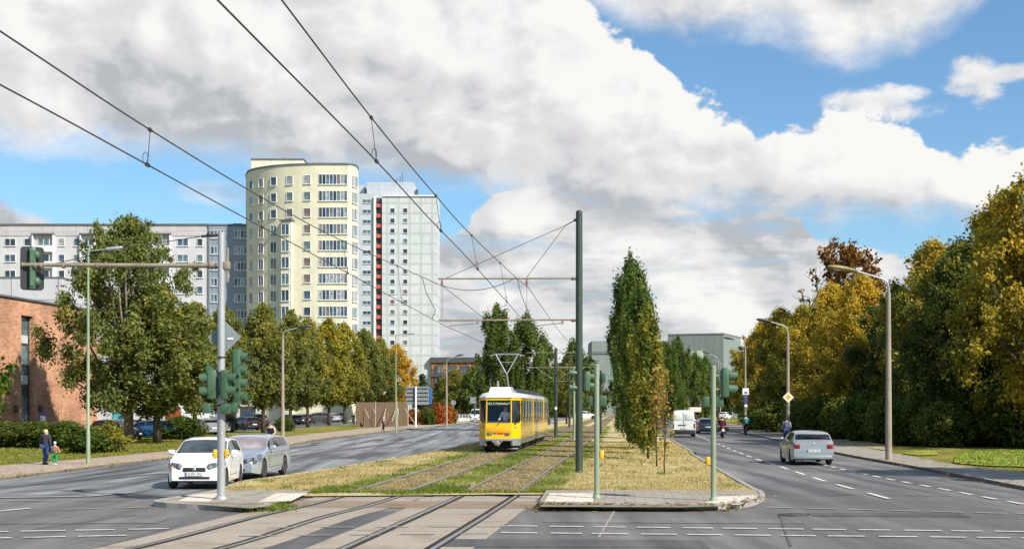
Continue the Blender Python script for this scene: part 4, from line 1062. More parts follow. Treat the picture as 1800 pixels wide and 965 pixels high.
b = MB(); b.box((xat(729, WY), WY + 6, zt + 1.3), (.9, .6, 2.6)); b.tube([(xat(727, WY), WY + 6, zt + 2.4), (xat(731, WY), WY + 6, zt + 2.9)], .2, 6); b.build('antenna', B_DARK, wt)
for k in range(18):
    y_ = 353.6 + 17.82 * k
    z = zat(y_, WY)
    window(wt, xat(644.5, WY), WY + .6, z, 0, 2.3, 1.1, 2, w=(6,4,1,3,0))
    if k > 0:
        for px in (690, 712.5): window(wt, xat(px, WY), WY, z + .15, 0, 1.25, 1.35, 1, w=(6,4,1,3,1))
    bb = MB(); bb.box((xat(666, WY), WY + .9, z - 1.15), (xat(671.2, WY) - xat(660.8, WY), .9, 1.0)); bb.build('balcony', B_RED, wt)

# --- long slab block on the left
SY = 222.0
sb = thing('apartment_block', 'long pale lilac panel apartment block with white balconies', 'building')
zs = zat(396, SY); x0, x1 = xat(-130, SY), xat(367.5, SY)
b = MB(); b.box(((x0 + x1) / 2, SY + 6, (zs - 1.9) / 2), (x1 - x0, 12, zs - 1.9)); b.build('wall', B_PALE, sb)
b = MB(); b.box(((x0 + x1) / 2, SY + 5.95, zs - .95), (x1 - x0 + .05, 12.1, 1.898)); b.build('parapet', B_LILAC, sb)
b = MB(); b.box(((x0 + x1) / 2, SY + 5.9, zs + .12), (x1 - x0 + .2, 12.4, .24)); b.build('roof_edge', B_ROOF, sb)
b = MB()
for px in (20, 250, 340): b.box((xat(px, SY) , SY + .03, zs - 5), (2.6, .1, 6.2))
zr = [zat(426 + 27.9 * k, SY) for k in range(6)]
for k, z in enumerate(zr):
    for px, wd, mu in ((18,1.95,2),(48,1.1,1),(108.5,1.1,1),(135,1.1,1),(180,1.95,2),(216,1.1,1),(240,1.1,1),(321.5,1.95,2),(351.5,1.05,1)):
        window(sb, xat(px, SY), SY, z, 0, wd, 1.35, mu, w=(5,5,2,3,1))
    for pa, pb in ((57, 97), (141, 170), (268, 302)):
        w_ = xat(pb, SY) - xat(pa, SY); xm = (xat(pa, SY) + xat(pb, SY)) / 2
        bal = MB(); bal.box((xm, SY - .5, z - 1.15), (w_ - .5, .12, 1.1)); bal.box((xm, SY - .25, z - 1.72), (w_ - .5, .5, .14)); 
        bal.box((xm - w_/2 + .2, SY - .3, z - .05), (.22, .6, 2.75)); bal.box((xm + w_/2 - .2, SY - .3, z - .05), (.22, .6, 2.75)); bal.box((xm, SY - .02, z + .1), (w_ - .7, .03, 1.7), 1)
        if k == 0: bal.box((xm, SY - .3, z + 1.45), (w_, .9, .22), 2)
        bo = bal.build('balcony', [FR_W, B_LILAC, B_ROOF], sb)
        window(bo, xm, SY - .04, z, 0, w_ * .5, 1.4, 2, w=(5,4,2,2,1), sill=False)
sg = thing('apartment_block', 'slate blue stairwell block wedged between the pale slab and the cream tower', 'building')
x0, x1 = xat(367.8, SY), xat(440, SY); SYB = SY - .4
b = MB(); b.box(((x0 + x1) / 2, SYB + 6, zs / 2 - .1), (x1 - x0, 12, zs - .2)); b.build('wall', B_SLATE, sg)
b = MB(); b.box(((x0 + x1) / 2, SYB + 6, zs + .03), (x1 - x0 + .1, 12.2, .24)); b.box((xat(413, SY), SYB + 3, zs + .35), (1.6, 1.5, .5)); b.build('roof_edge', B_ROOF, sg)
for k in range(6):
    z = zat(412.5 + 28.0 * k, SY)
    for px in (383, 424): window(sg, xat(px, SY), SYB, z, 0, 2.35, 1.45, 4, w=(4,5,3,3,0))

# --- brick building with the grey block behind it
bk = thing('brick_building', 'orange brick building with a tall narrow stairwell window at the left photo edge', 'building', (-36.97, 70, 0), -math.atan2(1.3, 9))
u = lambda Y: (Y - 70) * 1.0104
HB = zat(521, 85.4)
a0, a1, w0, w1 = 0, u(99), u(87.75), u(89.35)
zb0, zb1 = 1.0, zat(555, 88.5)
b = MB(); T = .45                                   # local x: outward (towards the road), y: along the wall
def wbox(y0, y1, z0, z1): b.box((-T/2, (y0+y1)/2, (z0+z1)/2), (T, y1-y0, z1-z0))
wbox(a0, w0, 0, HB); wbox(w1, a1, 0, HB); wbox(w0, w1, zb1, HB); wbox(w0, w1, 0, zb0)
b.box((-T - 6, (a0+a1)/2, HB/2 - .15), (12, a1 - a0, HB - .3))
b.build('wall', B_BRICK, bk)
b = MB(); b.box((-3, (a0+a1)/2, HB + .06), (6.3, a1 - a0 + .2, .12)); b.build('roof_edge', B_ROOF, bk)
wn = MB(); wm = (w0 + w1) / 2; ww = w1 - w0; hh = zb1 - zb0
for yy in (w0 + .06, w1 - .06): wn.box((-.36, yy, (zb0+zb1)/2), (.12, .12, hh))
for z in (zb0 + .06, zb0 + 2.35, zb0 + 3.0, zb0 + 4.4, zb0 + 5.9, zb1 - .06): wn.box((-.36, wm, z), (.11, ww - .24, .1))
wn.box((-.36, wm, zb0 + 2.68), (.06, ww - .24, .55))
wf = wn.build('window', FR_D, bk)
pn = MB(); pn.add([(-.38, w0 + .12, zb0), (-.38, w1 - .12, zb0), (-.38, w1 - .12, zb1), (-.38, w0 + .12, zb1)], [(0,1,2,3)]); pn.build('pane', PANES[3], wf)
BLD = mat('pale_blind', (.5,.55,.52), .6)
for z in (zb0 + 3.35, zb0 + 6.2): bl = MB(); bl.box((-.33, wm, z), (.02, ww - .35, .62)); bl.build('blind', BLD, wf)
for yy in (u(86.9), u(90.2)):
    l = MB(); l.bbox((.1, yy, zat(718, 88)), (.2, .3, .5), .06); lo_ = l.build('wall_lamp', FR_D, bk)
l = MB(); l.box((.03, u(90.6), zat(736, 89)), (.05, .95, .95)); l.box((.058, u(90.6), zat(736, 89) - .1), (.01, .8, .6), 1); l.build('notice_board', [mat('violet_board', (.18,.17,.35), .5), FR_W], bk)
gb = thing('flat_roofed_block', 'light grey panel clad block rising behind the brick wall', 'building')
GY = 112.0; b = MB(); zg = zat(489, GY); x0, x1 = xat(-90, GY), xat(108, GY)
b.box(((x0+x1)/2, GY + 7, zg/2), (x1 - x0, 14, zg)); b.build('wall', B_GREY, gb)
b = MB(); b.box(((x0+x1)/2, GY + 7, zg + .06), (x1 - x0 + .1, 14.1, .14)); b.build('roof_edge', B_ROOF, gb)

# --- far buildings
br = thing('office_building', 'brown office building with an orange glazed front, right of the white tower', 'building')
BY = 345.0; x0, x1 = xat(758, BY), xat(900, BY); ztp = zat(637, BY); b = MB()
b.box(((x0+x1)/2, BY + 8, ztp/2), (x1-x0, 16, ztp)); b.build('wall', B_ORANGE, br)
b = MB(); b.box(((x0+x1)/2, BY + 7.8, (ztp + zat(628, BY))/2), (x1-x0+.6, 16.6, zat(628, BY) - ztp)); b.box(((x0+x1)/2, BY - .15, zat(659, BY)), (x1-x0+.4, .5, 1.0)); b.build('fascia', B_BROWN, br)
for k, zc in enumerate((zat(648, BY), zat(668, BY), zat(688, BY))):
    for i in range(6): window(br, x0 + 2.2 + i * 3.6, BY, zc - .2, 0, 2.6, 2.0, 3, FR_D, (4,2,1,1,4), sill=False)
hl = thing('industrial_hall', 'grey green flat roofed hall with a pale end wall closing the street', 'building')
HY = 400.0; b = MB()
cx_ = xat(1272, HY)
poly = [(xat(1178, HY), HY + 6), (cx_, HY), (cx_ + 9.5, HY + 22), (xat(1178, HY) + 6, HY + 30)]
b.zprism(poly, 0, zat(588, HY)); ob = b.build('wall', B_HALL, hl)
b = MB(); x0, x1 = xat(1043, HY), xat(1177, HY); b.box(((x0+x1)/2, HY + 18, zat(597, HY)/2), (x1-x0, 20, zat(597, HY))); b.build('wing', B_HALL, hl)
b = MB(); b.zprism([(p[0], p[1] - .1) for p in poly], zat(588, HY) + .003, zat(588, HY) + .5); b.box(((x0+x1)/2, HY + 7.9, zat(618, HY)), (x1-x0-.2, .3, .8)); b.build('roof_edge', B_ROOF, hl)
b = MB(); b.box((xat(1226, HY), HY + 2.3, zat(634, HY)), (4.2, 1.6, 6.4)); b.build('bay', B_HALL2, hl)
bw = thing('low_garage', 'low beige garage wall behind the grey parked hatchback', 'building')
b = MB(); QY = 200.0; x0, x1 = xat(384, QY), xat(455, QY); b.box(((x0+x1)/2, QY + 3, 2.2), (x1-x0, 6, 4.4)); b.build('wall', B_BEIGE, bw)
b = MB(); b.box(((x0+x1)/2, QY + 3, 4.48), (x1-x0+.2, 6.2, .14)); b.build('roof_edge', B_ROOF, bw)
b = MB()
for i in range(2): b.box((x0 + 1.7 + i*3.0, QY - .03, 1.3), (2.4, .06, 2.5))
b.build('garage_door', FR_D, bw)
# ---------------------------------------------------------------- street furniture
GREEN = mat('signal_green', (.05,.108,.056), .45, var=.12, scale=3, dirt=((.12,.13,.1), .3))
GREEN_L = mat('weathered_green_post', (.235,.285,.185), .55, var=.12, scale=4, dirt=((.16,.19,.12), .4), stretch=(1,1,.3))
GREEN_M = mat('mast_green', (.035,.052,.038), .5, var=.12, scale=2, dirt=((.10,.09,.05), .35), stretch=(1,1,.2))
GREY_P = mat('galvanised_steel', (.37,.38,.385), .5, .35, .15, 3, dirt=((.25,.25,.24), .4), stretch=(1,1,.25))
ARM = mat('rusty_arm', (.27,.235,.165), .6, .2, .2, 3, dirt=((.14,.10,.06), .4))
CONCP = mat('concrete_post', (.29,.245,.185), .85, var=.2, scale=4, bump=.3, dirt=((.18,.14,.09), .5), stretch=(1,1,.3))
DARKM = mat('dark_metal', (.05,.052,.055), .5, .3, .15, 4)
BLACKB = mat('black_backboard', (.018,.02,.024), .5, var=.2)
LAMPG = mat('lamp_grey', (.36,.38,.38), .4, .2, .12, 4)
LENS = glass_mat('lamp_lens', (.5,.5,.46), .15, var=.1)
MOSS = mat('mossy_lamp_hood', (.30,.25,.10), .8, var=.4, scale=7, dirt=((.2,.2,.17), .7))
YEL = mat('button_yellow', (.75,.42,.02), .4, var=.08)
WIRE = mat('copper_wire', (.065,.058,.055), .5, .3, .1, 2)
PORC = mat('insulator', (.24,.12,.08), .3, var=.1)
SIGNB = mat('sign_back', (.2,.225,.235), .7, 0, .12, 2)
SIGNW = mat('sign_white', (.78,.78,.76), .4, var=.05)
SIGNY = mat('sign_amber', (.82,.42,.02), .4, var=.05)
SIGNBL = mat('sign_blue', (.03,.14,.42), .4, var=.05)
SIGNBL2 = mat('sign_violet', (.08,.06,.30), .4, var=.05)
SIGNR = mat('sign_red', (.6,.04,.03), .4, var=.05)
WOODM = mat('reed_mat', (.165,.115,.075), .9, 0, .3, 9, .5, .1, dirt=((.09,.065,.05), .5), stretch=(3,3,.25))
POLEW = mat('pale_timber', (.42,.36,.27), .8, 0, .2, 4, .2, .1)

def signal_head(parent, n, loc, rz, visor=.3, lens_d=.2, back=None, w=.36, d=.26):
    """a signal head that faces local -Y"""
    h = n * .33 + .06
    b = MB(); b.bbox((0, 0, 0), (w, d, h), .035); b.box((0, d/2 + .012, 0), (w*.7, .024, h*.85))
    o = b.build('signal_head', GREEN, parent, 40, loc); o.rotation_euler.z = rz
    if back:
        q = MB(); W_, H_ = back; r = .09; poly = []
        for cx, cz, a0 in ((W_/2 - r, H_/2 - r, 0), (-W_/2 + r, H_/2 - r, 90), (-W_/2 + r, -H_/2 + r, 180), (W_/2 - r, -H_/2 + r, 270)):
            for k in range(6): a = R(a0 + k * 18); poly.append((cx + r * math.cos(a), cz + r * math.sin(a)))
        q.prism(poly, -d*.2 - .012, -d*.2 + .012); q.build('backboard', BLACKB, o)
    for k in range(n):
        z = (n - 1) * .165 - k * .33
        v = MB(); m = 12; ro, ri = .125, .115; vs, fs = [], []
        for i in range(m + 1):
            a = R(-50 + 280 * i / m)
            ln = visor * (.62 + .38 * min(1, max(0, .9 + 1.3 * math.sin(a))))
            for rr in (ro, ri):
                vs.append((rr*math.cos(a), -d/2, z + rr*math.sin(a))); vs.append((rr*math.cos(a)*.97, -d/2 - ln, z - .03*ln/.3 + rr*math.sin(a)))
        for i in range(m):
            p = i*4; q_ = p + 4
            fs += [(p, q_, q_+1, p+1), (p+2, p+3, q_+3, q_+2), (p+1, q_+1, q_+3, p+3)]
        v.add(vs, fs); v.build('visor', GREEN, o)
        l = MB(); l.lathe([(.0001, .02), (.07, .012), (.105, 0)], 14, 0, Matrix.Translation((0, -d/2 - .012, z)) @ Matrix.Rotation(R(90), 4, 'X'))
        l.build('lens', [LENS_R, LENS_Y, LENS_G][min(k, 2) if n > 2 else (0, 2)[k]], o)
    return o
LENS_R = glass_mat('lens_red', (.12,.01,.01), .2); LENS_Y = glass_mat('lens_amber', (.14,.07,.01), .2); LENS_G = glass_mat('lens_green', (.01,.08,.05), .2)
def post(parent, h, r0, r1, m, name='post', base=True):
    b = MB(); b.tube([(0,0,-.1), (0,0,h*.5), (0,0,h)], [r0, (r0+r1)/2, r1], 16); b.ball((0,0,h), r1, 0, 8, (1,1,.35))
    if base: b.lathe([(r0*1.5, -.02), (r0*1.45, .05), (r0*1.02, .09)], 16)
    return b.build(name, m, parent, 50)
def button(parent, z, ang, r):
    b = MB(); M = Matrix.Rotation(ang, 4, 'Z'); b.bbox((0, -r - .06, z), (.10, .11, .22), .035, 0, M); o = b.build('push_button', YEL, parent, 40)
    q = MB(); q.ball(tuple(M @ Vector((0, -r - .11, z - .03))), .03, 0, 6); q.build('button_cap', DARKM, o, 40); return o

# --- grey mast with the long arm
Xm, Ym = gp(389, 877, .11)
tm = thing('traffic_light', 'grey steel traffic light mast with a long horizontal arm over the road', 'traffic light', (Xm, Ym, .11))
hm = zat(410, Ym) - .11; post(tm, hm, .105, .09, GREY_P)
za = zat(467, Ym) - .11; xa = xat(40, Ym) - Xm
b = MB(); b.tube([(-.02, 0, za), (-.35, 0, za), (-.36, 0, za), (-.7, 0, za), (xa, 0, za + .02)], [.075, .075, .062, .058, .05], 12)
for q in (.1, .28, xa + .35, xa + .5, xa + 1.05, xa + 1.9): b.tube([(-q if q > 0 else q, 0, za), ((-q if q > 0 else q) - .05, 0, za)], .075, 12)
b.ball((xa, 0, za + .02), .06, 0, 6); b.build('arm', ARM, tm, 40)
b = MB(); b.tube([(-.08, 0, hm - .05), (-.5, 0, hm - .08)], .035, 6); b.tube([(-.5, 0, hm - .08), (xat(212, Ym) - Xm, 0, zat(437, Ym) - .11), (xat(100, Ym) - Xm, 0, za + .06)], .012, 5); b.ball((-.3, 0, hm - .03), .07, 0, 6); b.build('stay_cable', WIRE, tm)
sh = signal_head(tm, 3, (xat(54, Ym) - Xm, .1, zat(471, Ym) - .11), R(180 + 24), back=(.56, 1.09), w=.17, d=.2)
for k in range(3):
    b = MB(); b.ball((-.10, .04, .33 - .33 * k), .12, 0, 10, (.85, .9, 1.0)); b.build('lamp_housing', GREEN, sh, 60)
b = MB(); b.tube([(.16, 0, za - .42), (.16, 0, za + .45)], .03, 6); b.bbox((.12, 0, za), (.2, .16, .2), .03); b.tube([(.1, 0, za), (.2, .02, za - .25), (.1, 0, za - .5)], .018, 5); b.build('cable_bracket', ARM, tm, 40)
b = MB(); s_ = .42; b.prism([(s_, 0), (0, s_), (-s_, 0), (0, -s_)], -.012, .012, 0, Matrix.Translation((.05, .13, zat(592, Ym) - .11))); b.box((.2, .11, zat(592, Ym) - .15), (.14, .02, .05), 1); b.build('diamond_sign', [SIGNB, SIGNW], tm)
signal_head(tm, 4, (xat(416, Ym) - Xm, .1, zat(662, Ym) - .11), R(90), visor=.17, w=.28, d=.2)
signal_head(tm, 2, (xat(398, Ym) - Xm + .03, -.22, zat(676, Ym) - .11), R(80), visor=.22, w=.26, d=.18)
signal_head(tm, 2, (xat(374, Ym) - Xm, -.08, zat(676, Ym) - .11), R(-80), visor=.2, w=.28, d=.22)
b = MB(); b.bbox((-.3, .12, zat(664, Ym) - .11), (.2, .16, .62), .02); b.build('control_box', GREEN, tm, 40)
for (px, py, sx) in ((400, 718, .26), (366, 717, .2), (414, 716, .16)):
    b = MB(); b.bbox((xat(px, Ym) - Xm, -.12, zat(py, Ym) - .11), (sx, .2, .25), .02); b.tube([(xat(px, Ym) - Xm, -.1, zat(py, Ym) - .08), (0, 0, zat(py, Ym) - .05)], .02, 5); b.build('bracket_box', GREEN, tm, 40)
for py in (628, 690, 712, 655):
    b = MB(); zz = zat(py, Ym) - .11; b.lathe([(.1, zz - .02), (.108, zz - .02), (.108, zz + .02), (.1, zz + .02)], 16); b.bbox((.0, -.12, zz), (.07, .05, .05), .01); b.build('clamp', DARKM, tm, 40)
button(tm, zat(797, Ym) - .11, R(-80), .085); button(tm, zat(797, Ym) - .11, R(75), .085)

# --- green posts of the refuge
def green_post(px, py, top, lb, nm='traffic_light'):
    X, Y = gp(px, py, .11); t = thing(nm, lb, 'traffic light', (X, Y, .11)); h = zat(top, Y) - .11
    post(t, h, .068, .062, GREEN_L); return t, X, Y, h
t, X, Y, h = green_post(1049, 875, 641, 'pale green post with a yellow push button beside the big green mast')
button(t, zat(799, Y) - .11, R(95), .068)
b = MB(); b.bbox((xat(1041, Y) - X, .12, zat(705, Y) - .11), (.16, .22, .26), .02); b.build('signal_box', GREEN, t, 40)
b = MB(); b.bbox((xat(1060, Y) - X, .14, zat(704, Y) - .11), (.19, .22, .26), .02); b.build('signal_box', GREEN, t, 40)
t, X, Y, h = green_post(1254, 880, 644, 'pale green post carrying a dark green two lamp signal on its right')
signal_head(t, 2, (xat(1275, Y) - X, .05, zat(672, Y) - .11), R(90), visor=.22, w=.26, d=.17)
b = MB(); b.tube([(0, 0, zat(660, Y) - .11), (.26, .03, zat(660, Y) - .11)], .02, 6); b.tube([(0, 0, zat(684, Y) - .11), (.26, .03, zat(684, Y) - .11)], .02, 6); b.build('bracket', GREEN_L, t)
b = MB(); b.bbox((xat(1243, Y) - X, .1, zat(706, Y) - .11), (.17, .2, .26), .02); b.build('signal_box', GREEN, t, 40)
b = MB(); b.bbox((xat(1265, Y) - X, .1, zat(706, Y) - .11), (.2, .2, .26), .02); b.build('signal_box', GREEN, t, 40)
button(t, zat(810, Y) - .11, R(-95), .068)
for px, Y, top, lb in ((1009, 92, 646, 'pale green signal post just behind the big green mast'), (1056, 108, 652, 'thin dark signal post behind the pale green post in the middle')):
    X = xat(px, Y); t = thing('signal_post', lb, 'signal post', (X, Y, .04)); post(t, zat(top, Y), .09, .08, GREEN_L if px < 1020 else DARKM)
    b = MB(); b.bbox((.26, -.05, zat(top, Y) - .6), (.3, .3, .8), .03); b.build('signal_box', GREEN, t, 40)

# --- catenary masts and wires
def mast(px, Y, top, r, lb, z0=.04):
    X = xat(px, Y); t = thing('catenary_mast', lb, 'mast', (X, Y, z0)); h = zat(top, Y) - z0
    b = MB(); b.tube([(0,0,-.2), (0,0,h*.5), (0,0,h - r*.6)], [r*1.06, r*1.02, r*.96], 20); b.ball((0,0,h - r*.6), r*.96, 1, 10, (1,1,.75)); b.lathe([(r*1.25, 0), (r*1.2, .06), (r*1.08, .08)], 20)
    b.build('pole', [GREEN_M, DARKM], t, 50); return t, X, h
YM = 45.5
t, XM, hM = mast(1018, YM, 370, .125, 'tall dark green catenary mast with two long arms over both tracks')
zA, zC = zat(490, YM) - .04, zat(563, YM) - .04; xe = xat(770, YM) - XM
xl, xr = xat(777, YM) - XM, xat(926, YM) - XM
for z in (zA, zC):
    b = MB(); b.tube([(0, 0, z + .02), (xe, 0, z)], .032, 8); b.tube([(-.13, 0, z), (-.3, 0, z)], .05, 8, 1); b.tube([(-.2, 0, z), (-.24, 0, z)], .07, 8, 1); b.build('arm', [ARM, PORC], t, 40)
b = MB(); za_ = zat(386, YM) - .04
b.tube([(-.1, 0, za_), (-.5, 0, za_ - .22)], .02, 6); b.tube([(-.5, 0, za_ - .22), (xl + .15, 0, zA + .03)], .011, 5); b.tube([(-.5, 0, za_ - .22), (xr - .02, 0, zA + .03)], .011, 5); b.ball((-.15, 0, za_ - .02), .06, 0, 6); b.build('stay_cable', WIRE, t)
for xx in (xl, xr):
    b = MB(); b.tube([(xx, 0, zA), (xx, 0, zA - .28)], .028, 6); b.tube([(xx, 0, zA - .1), (xx, 0, zA - .2)], .045, 8); b.tube([(xx, 0, zA - .28), (xx, 0, zC)], .01, 5); b.build('insulator', PORC, t)
    b = MB(); b.tube([(xx + 1.3, 0, zC - .02), (xx + 1.3, 0, zC - .1), (xx + .25, .0, zC - .2)], .018, 6); b.tube([(xx + 1.3, 0, zC + .05), (xx + 1.3, 0, zC - .14)], .035, 6); b.build('steady_arm', ARM, t)
signal_head(t, 2, (xat(1031, YM) - XM + .02, .05, zat(670, YM) - .04), R(180 - 80), visor=.16, w=.26, d=.2)
b = MB()
for py in (655, 681): b = MB(); b.tube([(-.36, -.02, zat(py, YM) - .04), (-.14, -.02, zat(py, YM) - .06), (0, 0, zat(py, YM) - .06)], [.12, .11, .06], 10); b.build('side_lamp', GREEN, t, 50)
Y2 = 98.0
t2, X2, h2 = mast(977, Y2, 612, .13, 'dark catenary mast between the two tracks behind the tram')
for sgn in (-1, 1):
    b = MB(); b.tube([(0,0,h2 - .35), (sgn * 2.3, 0, h2 - .35)], .03, 6); b.tube([(0,0,5.5 - .04), (sgn * 2.3, 0, 5.5)], .03, 6); b.tube([(0,0,4.4), (sgn * 1.6, 0, 5.5)], .02, 6); b.build('arm', ARM, t2)
b = MB(); b.bbox((0, -.12, 5.2), (.3, .2, .6), .03); b.bbox((0, -.14, 2.3), (.16, .06, .22), .01, 1); b.build('signal_box', [DARKM, SIGNW], t2)
Y3 = 150.0
t3, X3, h3 = mast(1001, Y3, 640, .13, 'far dark catenary mast seen just beside the big green mast')
for sgn in (-1, 1):
    b = MB(); b.tube([(0,0,h3 - .35), (sgn * 2.3, 0, h3 - .35)], .03, 6); b.tube([(0,0,5.5), (sgn * 2.3, 0, 5.5)], .03, 6); b.build('arm', ARM, t3)

def wire(name, pts, r, lb, cat='wire', grp=None):
    b = MB(); b.tube(densify(pts, 6) if len(pts) > 2 else pts, r, 6); o = b.build(name, WIRE); return tag(o, lb, cat, grp)
def dz(pts, y):
    for a, c in zip(pts, pts[1:]):
        if a[1] <= y <= c[1]: q = (y - a[1]) / (c[1] - a[1]); return tuple(a[i] + (c[i] - a[i]) * q for i in range(3))
xL, xR = xat(777, YM), xat(926, YM); z7, z55 = zA + .04 - .25, zC + .04
def lin(x0, y0, y): return None
mL = [(-6.5,3,6.8),(-5.38,13.15,6.35),(-4.96,17.13,6.2),(-4.61,22.8,6.25),(-4.11,29.9,6.4),(-2.94,42.8,6.8),(xL,YM,z7)]
cL = [(-6.05,4,5.75),(-5.32,13.0,5.75),(-4.99,17.2,5.72),(-4.65,21.9,5.7),(-4.03,29.5,5.65),(xL,YM,z55-.15)]
mR = [(-3.25,3,6.95),(-2.32,12.6,6.5),(-1.93,17.5,6.4),(-1.49,23.1,6.4),(-.95,30,6.5),(.2,44.1,6.92),(xR,YM,z7)]
cR = [(-3.0,4,5.8),(-2.46,10.45,5.8),(-1.89,17.1,5.8),(-1.44,22.6,5.75),(-.874,29.15,5.7),(xR,YM,z55-.15)]
aL2, aR2 = trk_x(tlD, Y2), trk_x(trD, Y2)
mids = lambda a, b_, s: [a, tuple((a[i] + b_[i]) / 2 - (s if i == 2 else 0) for i in range(3)), b_]
W1 = wire('messenger_wire', mL, .0105, 'upper overhead wire of the pair nearest the left photo edge', 'wire')
W2 = wire('contact_wire', cL, .01, 'lowest overhead wire of the pair nearest the left photo edge', 'wire')
W3 = wire('messenger_wire', mR, .0105, 'rightmost upper overhead wire reaching the big mast', 'wire')
W4 = wire('contact_wire', cR, .01, 'second overhead wire from the right reaching the big mast', 'wire')
for (mw, cw, par, ys) in ((mL, cL, W1, (17.15, 22.9, 30.2, 37.5)), (mR, cR, W3, (17.3, 23.7, 29.8, 37.5))):
    for y_ in ys:
        p, q = dz(densify(mw, 6), y_), dz(densify(cw, 6), y_)
        b = MB(); b.tube([p, q], .006, 5); b.tube([(p[0], p[1]-.04, p[2]), (p[0], p[1]+.04, p[2])], .028, 6); b.tube([(q[0], q[1]-.05, q[2]), (q[0], q[1]+.05, q[2])], .03, 6)
        ring = [(q[0] - .03 + .035 * math.cos(a), q[1], q[2] + .1 + .075 * math.sin(a)) for a in [k * PI / 6 for k in range(13)]]
        b.tube(ring, .005, 4); b.build('dropper', WIRE, par)
g = 'overhead wires beyond the big mast'
for nm, a, c_, s, lb in (('messenger_wire', (xL,YM,z7), (aL2,Y2,6.6), .3, 'upper wire over the tram, running from the big mast to the far mast'), ('contact_wire', (xL,YM,z55-.15), (aL2,Y2,5.5), .02, 'lower wire over the tram, running from the big mast to the far mast'),
        ('messenger_wire', (xR,YM,z7), (aR2,Y2,6.6), .3, 'upper wire over the free track, running from the big mast to the far mast'), ('contact_wire', (xR,YM,z55-.15), (aR2,Y2,5.5), .02, 'lower wire over the free track, running from the big mast to the far mast')):
    wire(nm, mids(a, c_, s), .012, lb, 'wire', g)
    x3 = trk_x(tlD if a[0] == xL else trD, Y3)
    wire(nm, mids(c_, (x3, Y3, c_[2]), s), .012, lb.replace('from the big mast to the far mast', 'beyond the far mast'), 'wire', g)
j0, j1 = dz(densify(mL, 6), 42.5), dz(densify(mR, 6), 43.5)
b = MB(); b.tube([tuple(j0[i] + (j1[i] - j0[i]) * k / 14 - (1.7 * (k / 14) * (1 - k / 14) if i == 2 else 0) for i in range(3)) for k in range(15)], .014, 6)
tag(b.build('jumper_cable', WIRE), 'sagging black cable linking the two upper wires left of the big mast', 'cable')
for mw, cw, y_, lb in ((mL, cL, 42.0, 'thin bowed cable from upper to lower wire over the tram track'), (mR, cR, 44.0, 'thin bowed cable from upper to lower wire over the free track')):
    p, q = dz(densify(mw, 6), y_), dz(densify(cw, 6), min(45.4, y_ + 1.2)); b = MB()
    b.tube([p, (p[0] + .12, p[1] + .2, p[2] - .5), (q[0] + .12, q[1] - .1, q[2] + .3), q], .012, 5); tag(b.build('jumper_cable', WIRE), lb, 'cable')

# --- lamp posts
def lamp(px, base, top, arm_px, arm_py, kind, lb, z0=.1, Y=None, grp=None, mm=None):
    if Y is None: X, Y = gp(px, base, z0)
    X = xat(px, Y); t = thing('street_lamp', lb, 'street lamp', (X, Y, z0), 0, grp); h = zat(top, Y) - z0
    ax, az_ = xat(arm_px, Y) - X, zat(arm_py, Y) - z0; s = 1 if ax > 0 else -1
    b = MB()
    if kind == 'concrete':
        b.tube([(0,0,-.1), (0,0,h*.5), (0,0,h*.93)], [.145, .118, .088], 14); b.build('pole', CONCP, t, 40)
        b = MB(); b.tube([(0,0,h*.92), (0,0,h*.96), (s*.05,0,h*.985), (s*.22,0,h + .02), (ax*.35,0,h + (az_-h)*.4), (ax*.62,0,h + (az_-h)*.75)], .042, 10); b.build('arm', GREY_P, t, 50)
        b = MB(); n = 9; x0, x1 = ax*.5, ax
        pts = [(x0 + (x1 - x0)*k/n, 0, h + (az_-h)*(.66 + .34*k/n)) for k in range(n + 1)]; rr = [.045,.07,.12,.155,.17,.175,.17,.155,.12,.05]
        b.tube(pts, rr, 12); b.v = [(x, y*1.05, pz + (z - pz)*.62) for (x, y, z), pz in zip(b.v, [p[2] for p in pts for _ in range(12)])]
        hd = b.build('lamp_head', mm or MOSS, t, 60)
        l = MB(); l.ball((ax*.82, 0, az_*.0 + h + (az_-h)*.88 - .06), .13, 0, 8, (1.9, .85, .55)); l.build('lens', LENS, hd, 60)
    else:
        m = GREEN_L if kind == 'green' else GREY_P
        b.tube([(0,0,-.1), (0,0,1.3), (0,0,1.32), (0,0,h*.6), (0,0,h)], [.085,.082,.07,.058,.045], 12); b.build('pole', m, t, 50)
        b = MB(); b.tube([(0,0,h - .02), (s*.1,0,h + .02), (ax*.62,0,h + (az_-h)*.7)], .03, 8); b.build('arm', m, t, 50)
        b = MB(); M = Matrix.Translation((ax*.78, 0, h + (az_-h)*.85)) @ Matrix.Rotation(-math.atan2((az_-h), abs(ax)) * s, 4, 'Y'); b.bbox((0,0,0), (abs(ax)*.5, .24, .13), .045, 0, M); hd = b.build('lamp_head', LAMPG if kind == 'green' else DARKM, t, 50)
        l = MB(); l.bbox((ax*.02, 0, -.075), (abs(ax)*.34, .18, .03), .01, 0, M); l.build('lens', LENS, hd, 50)
    return t, X, Y
g = 'lamps along the pavement by the parking lot'
lamp(155, 815, 442, 214, 436, 'green', 'tall slim green street lamp beside the walking pair', grp=g)
lamp(497, 772, 582, 547, 573, 'concrete', 'concrete street lamp with a dark head behind the silver blue estate car', grp=g, mm=DARKM)
lamp(696, 760, 589, 728, 586, 'green', 'green street lamp with a pale flat head beside the mat fence', grp=g)
lamp(785, 748, 632, 815, 623, 'concrete', 'beige street lamp with a dark head before the brown office building', grp=g, mm=DARKM)
g = 'lamps along the park'
lamp(1562, 808, 492, 1455, 468, 'concrete', 'large concrete street lamp with a mossy lens shaped head', grp=g)
tl2, lx2, ly2 = lamp(1385, 776, 574, 1329, 561, 'concrete', 'curved street lamp carrying the yellow diamond sign', grp=g, mm=DARKM)
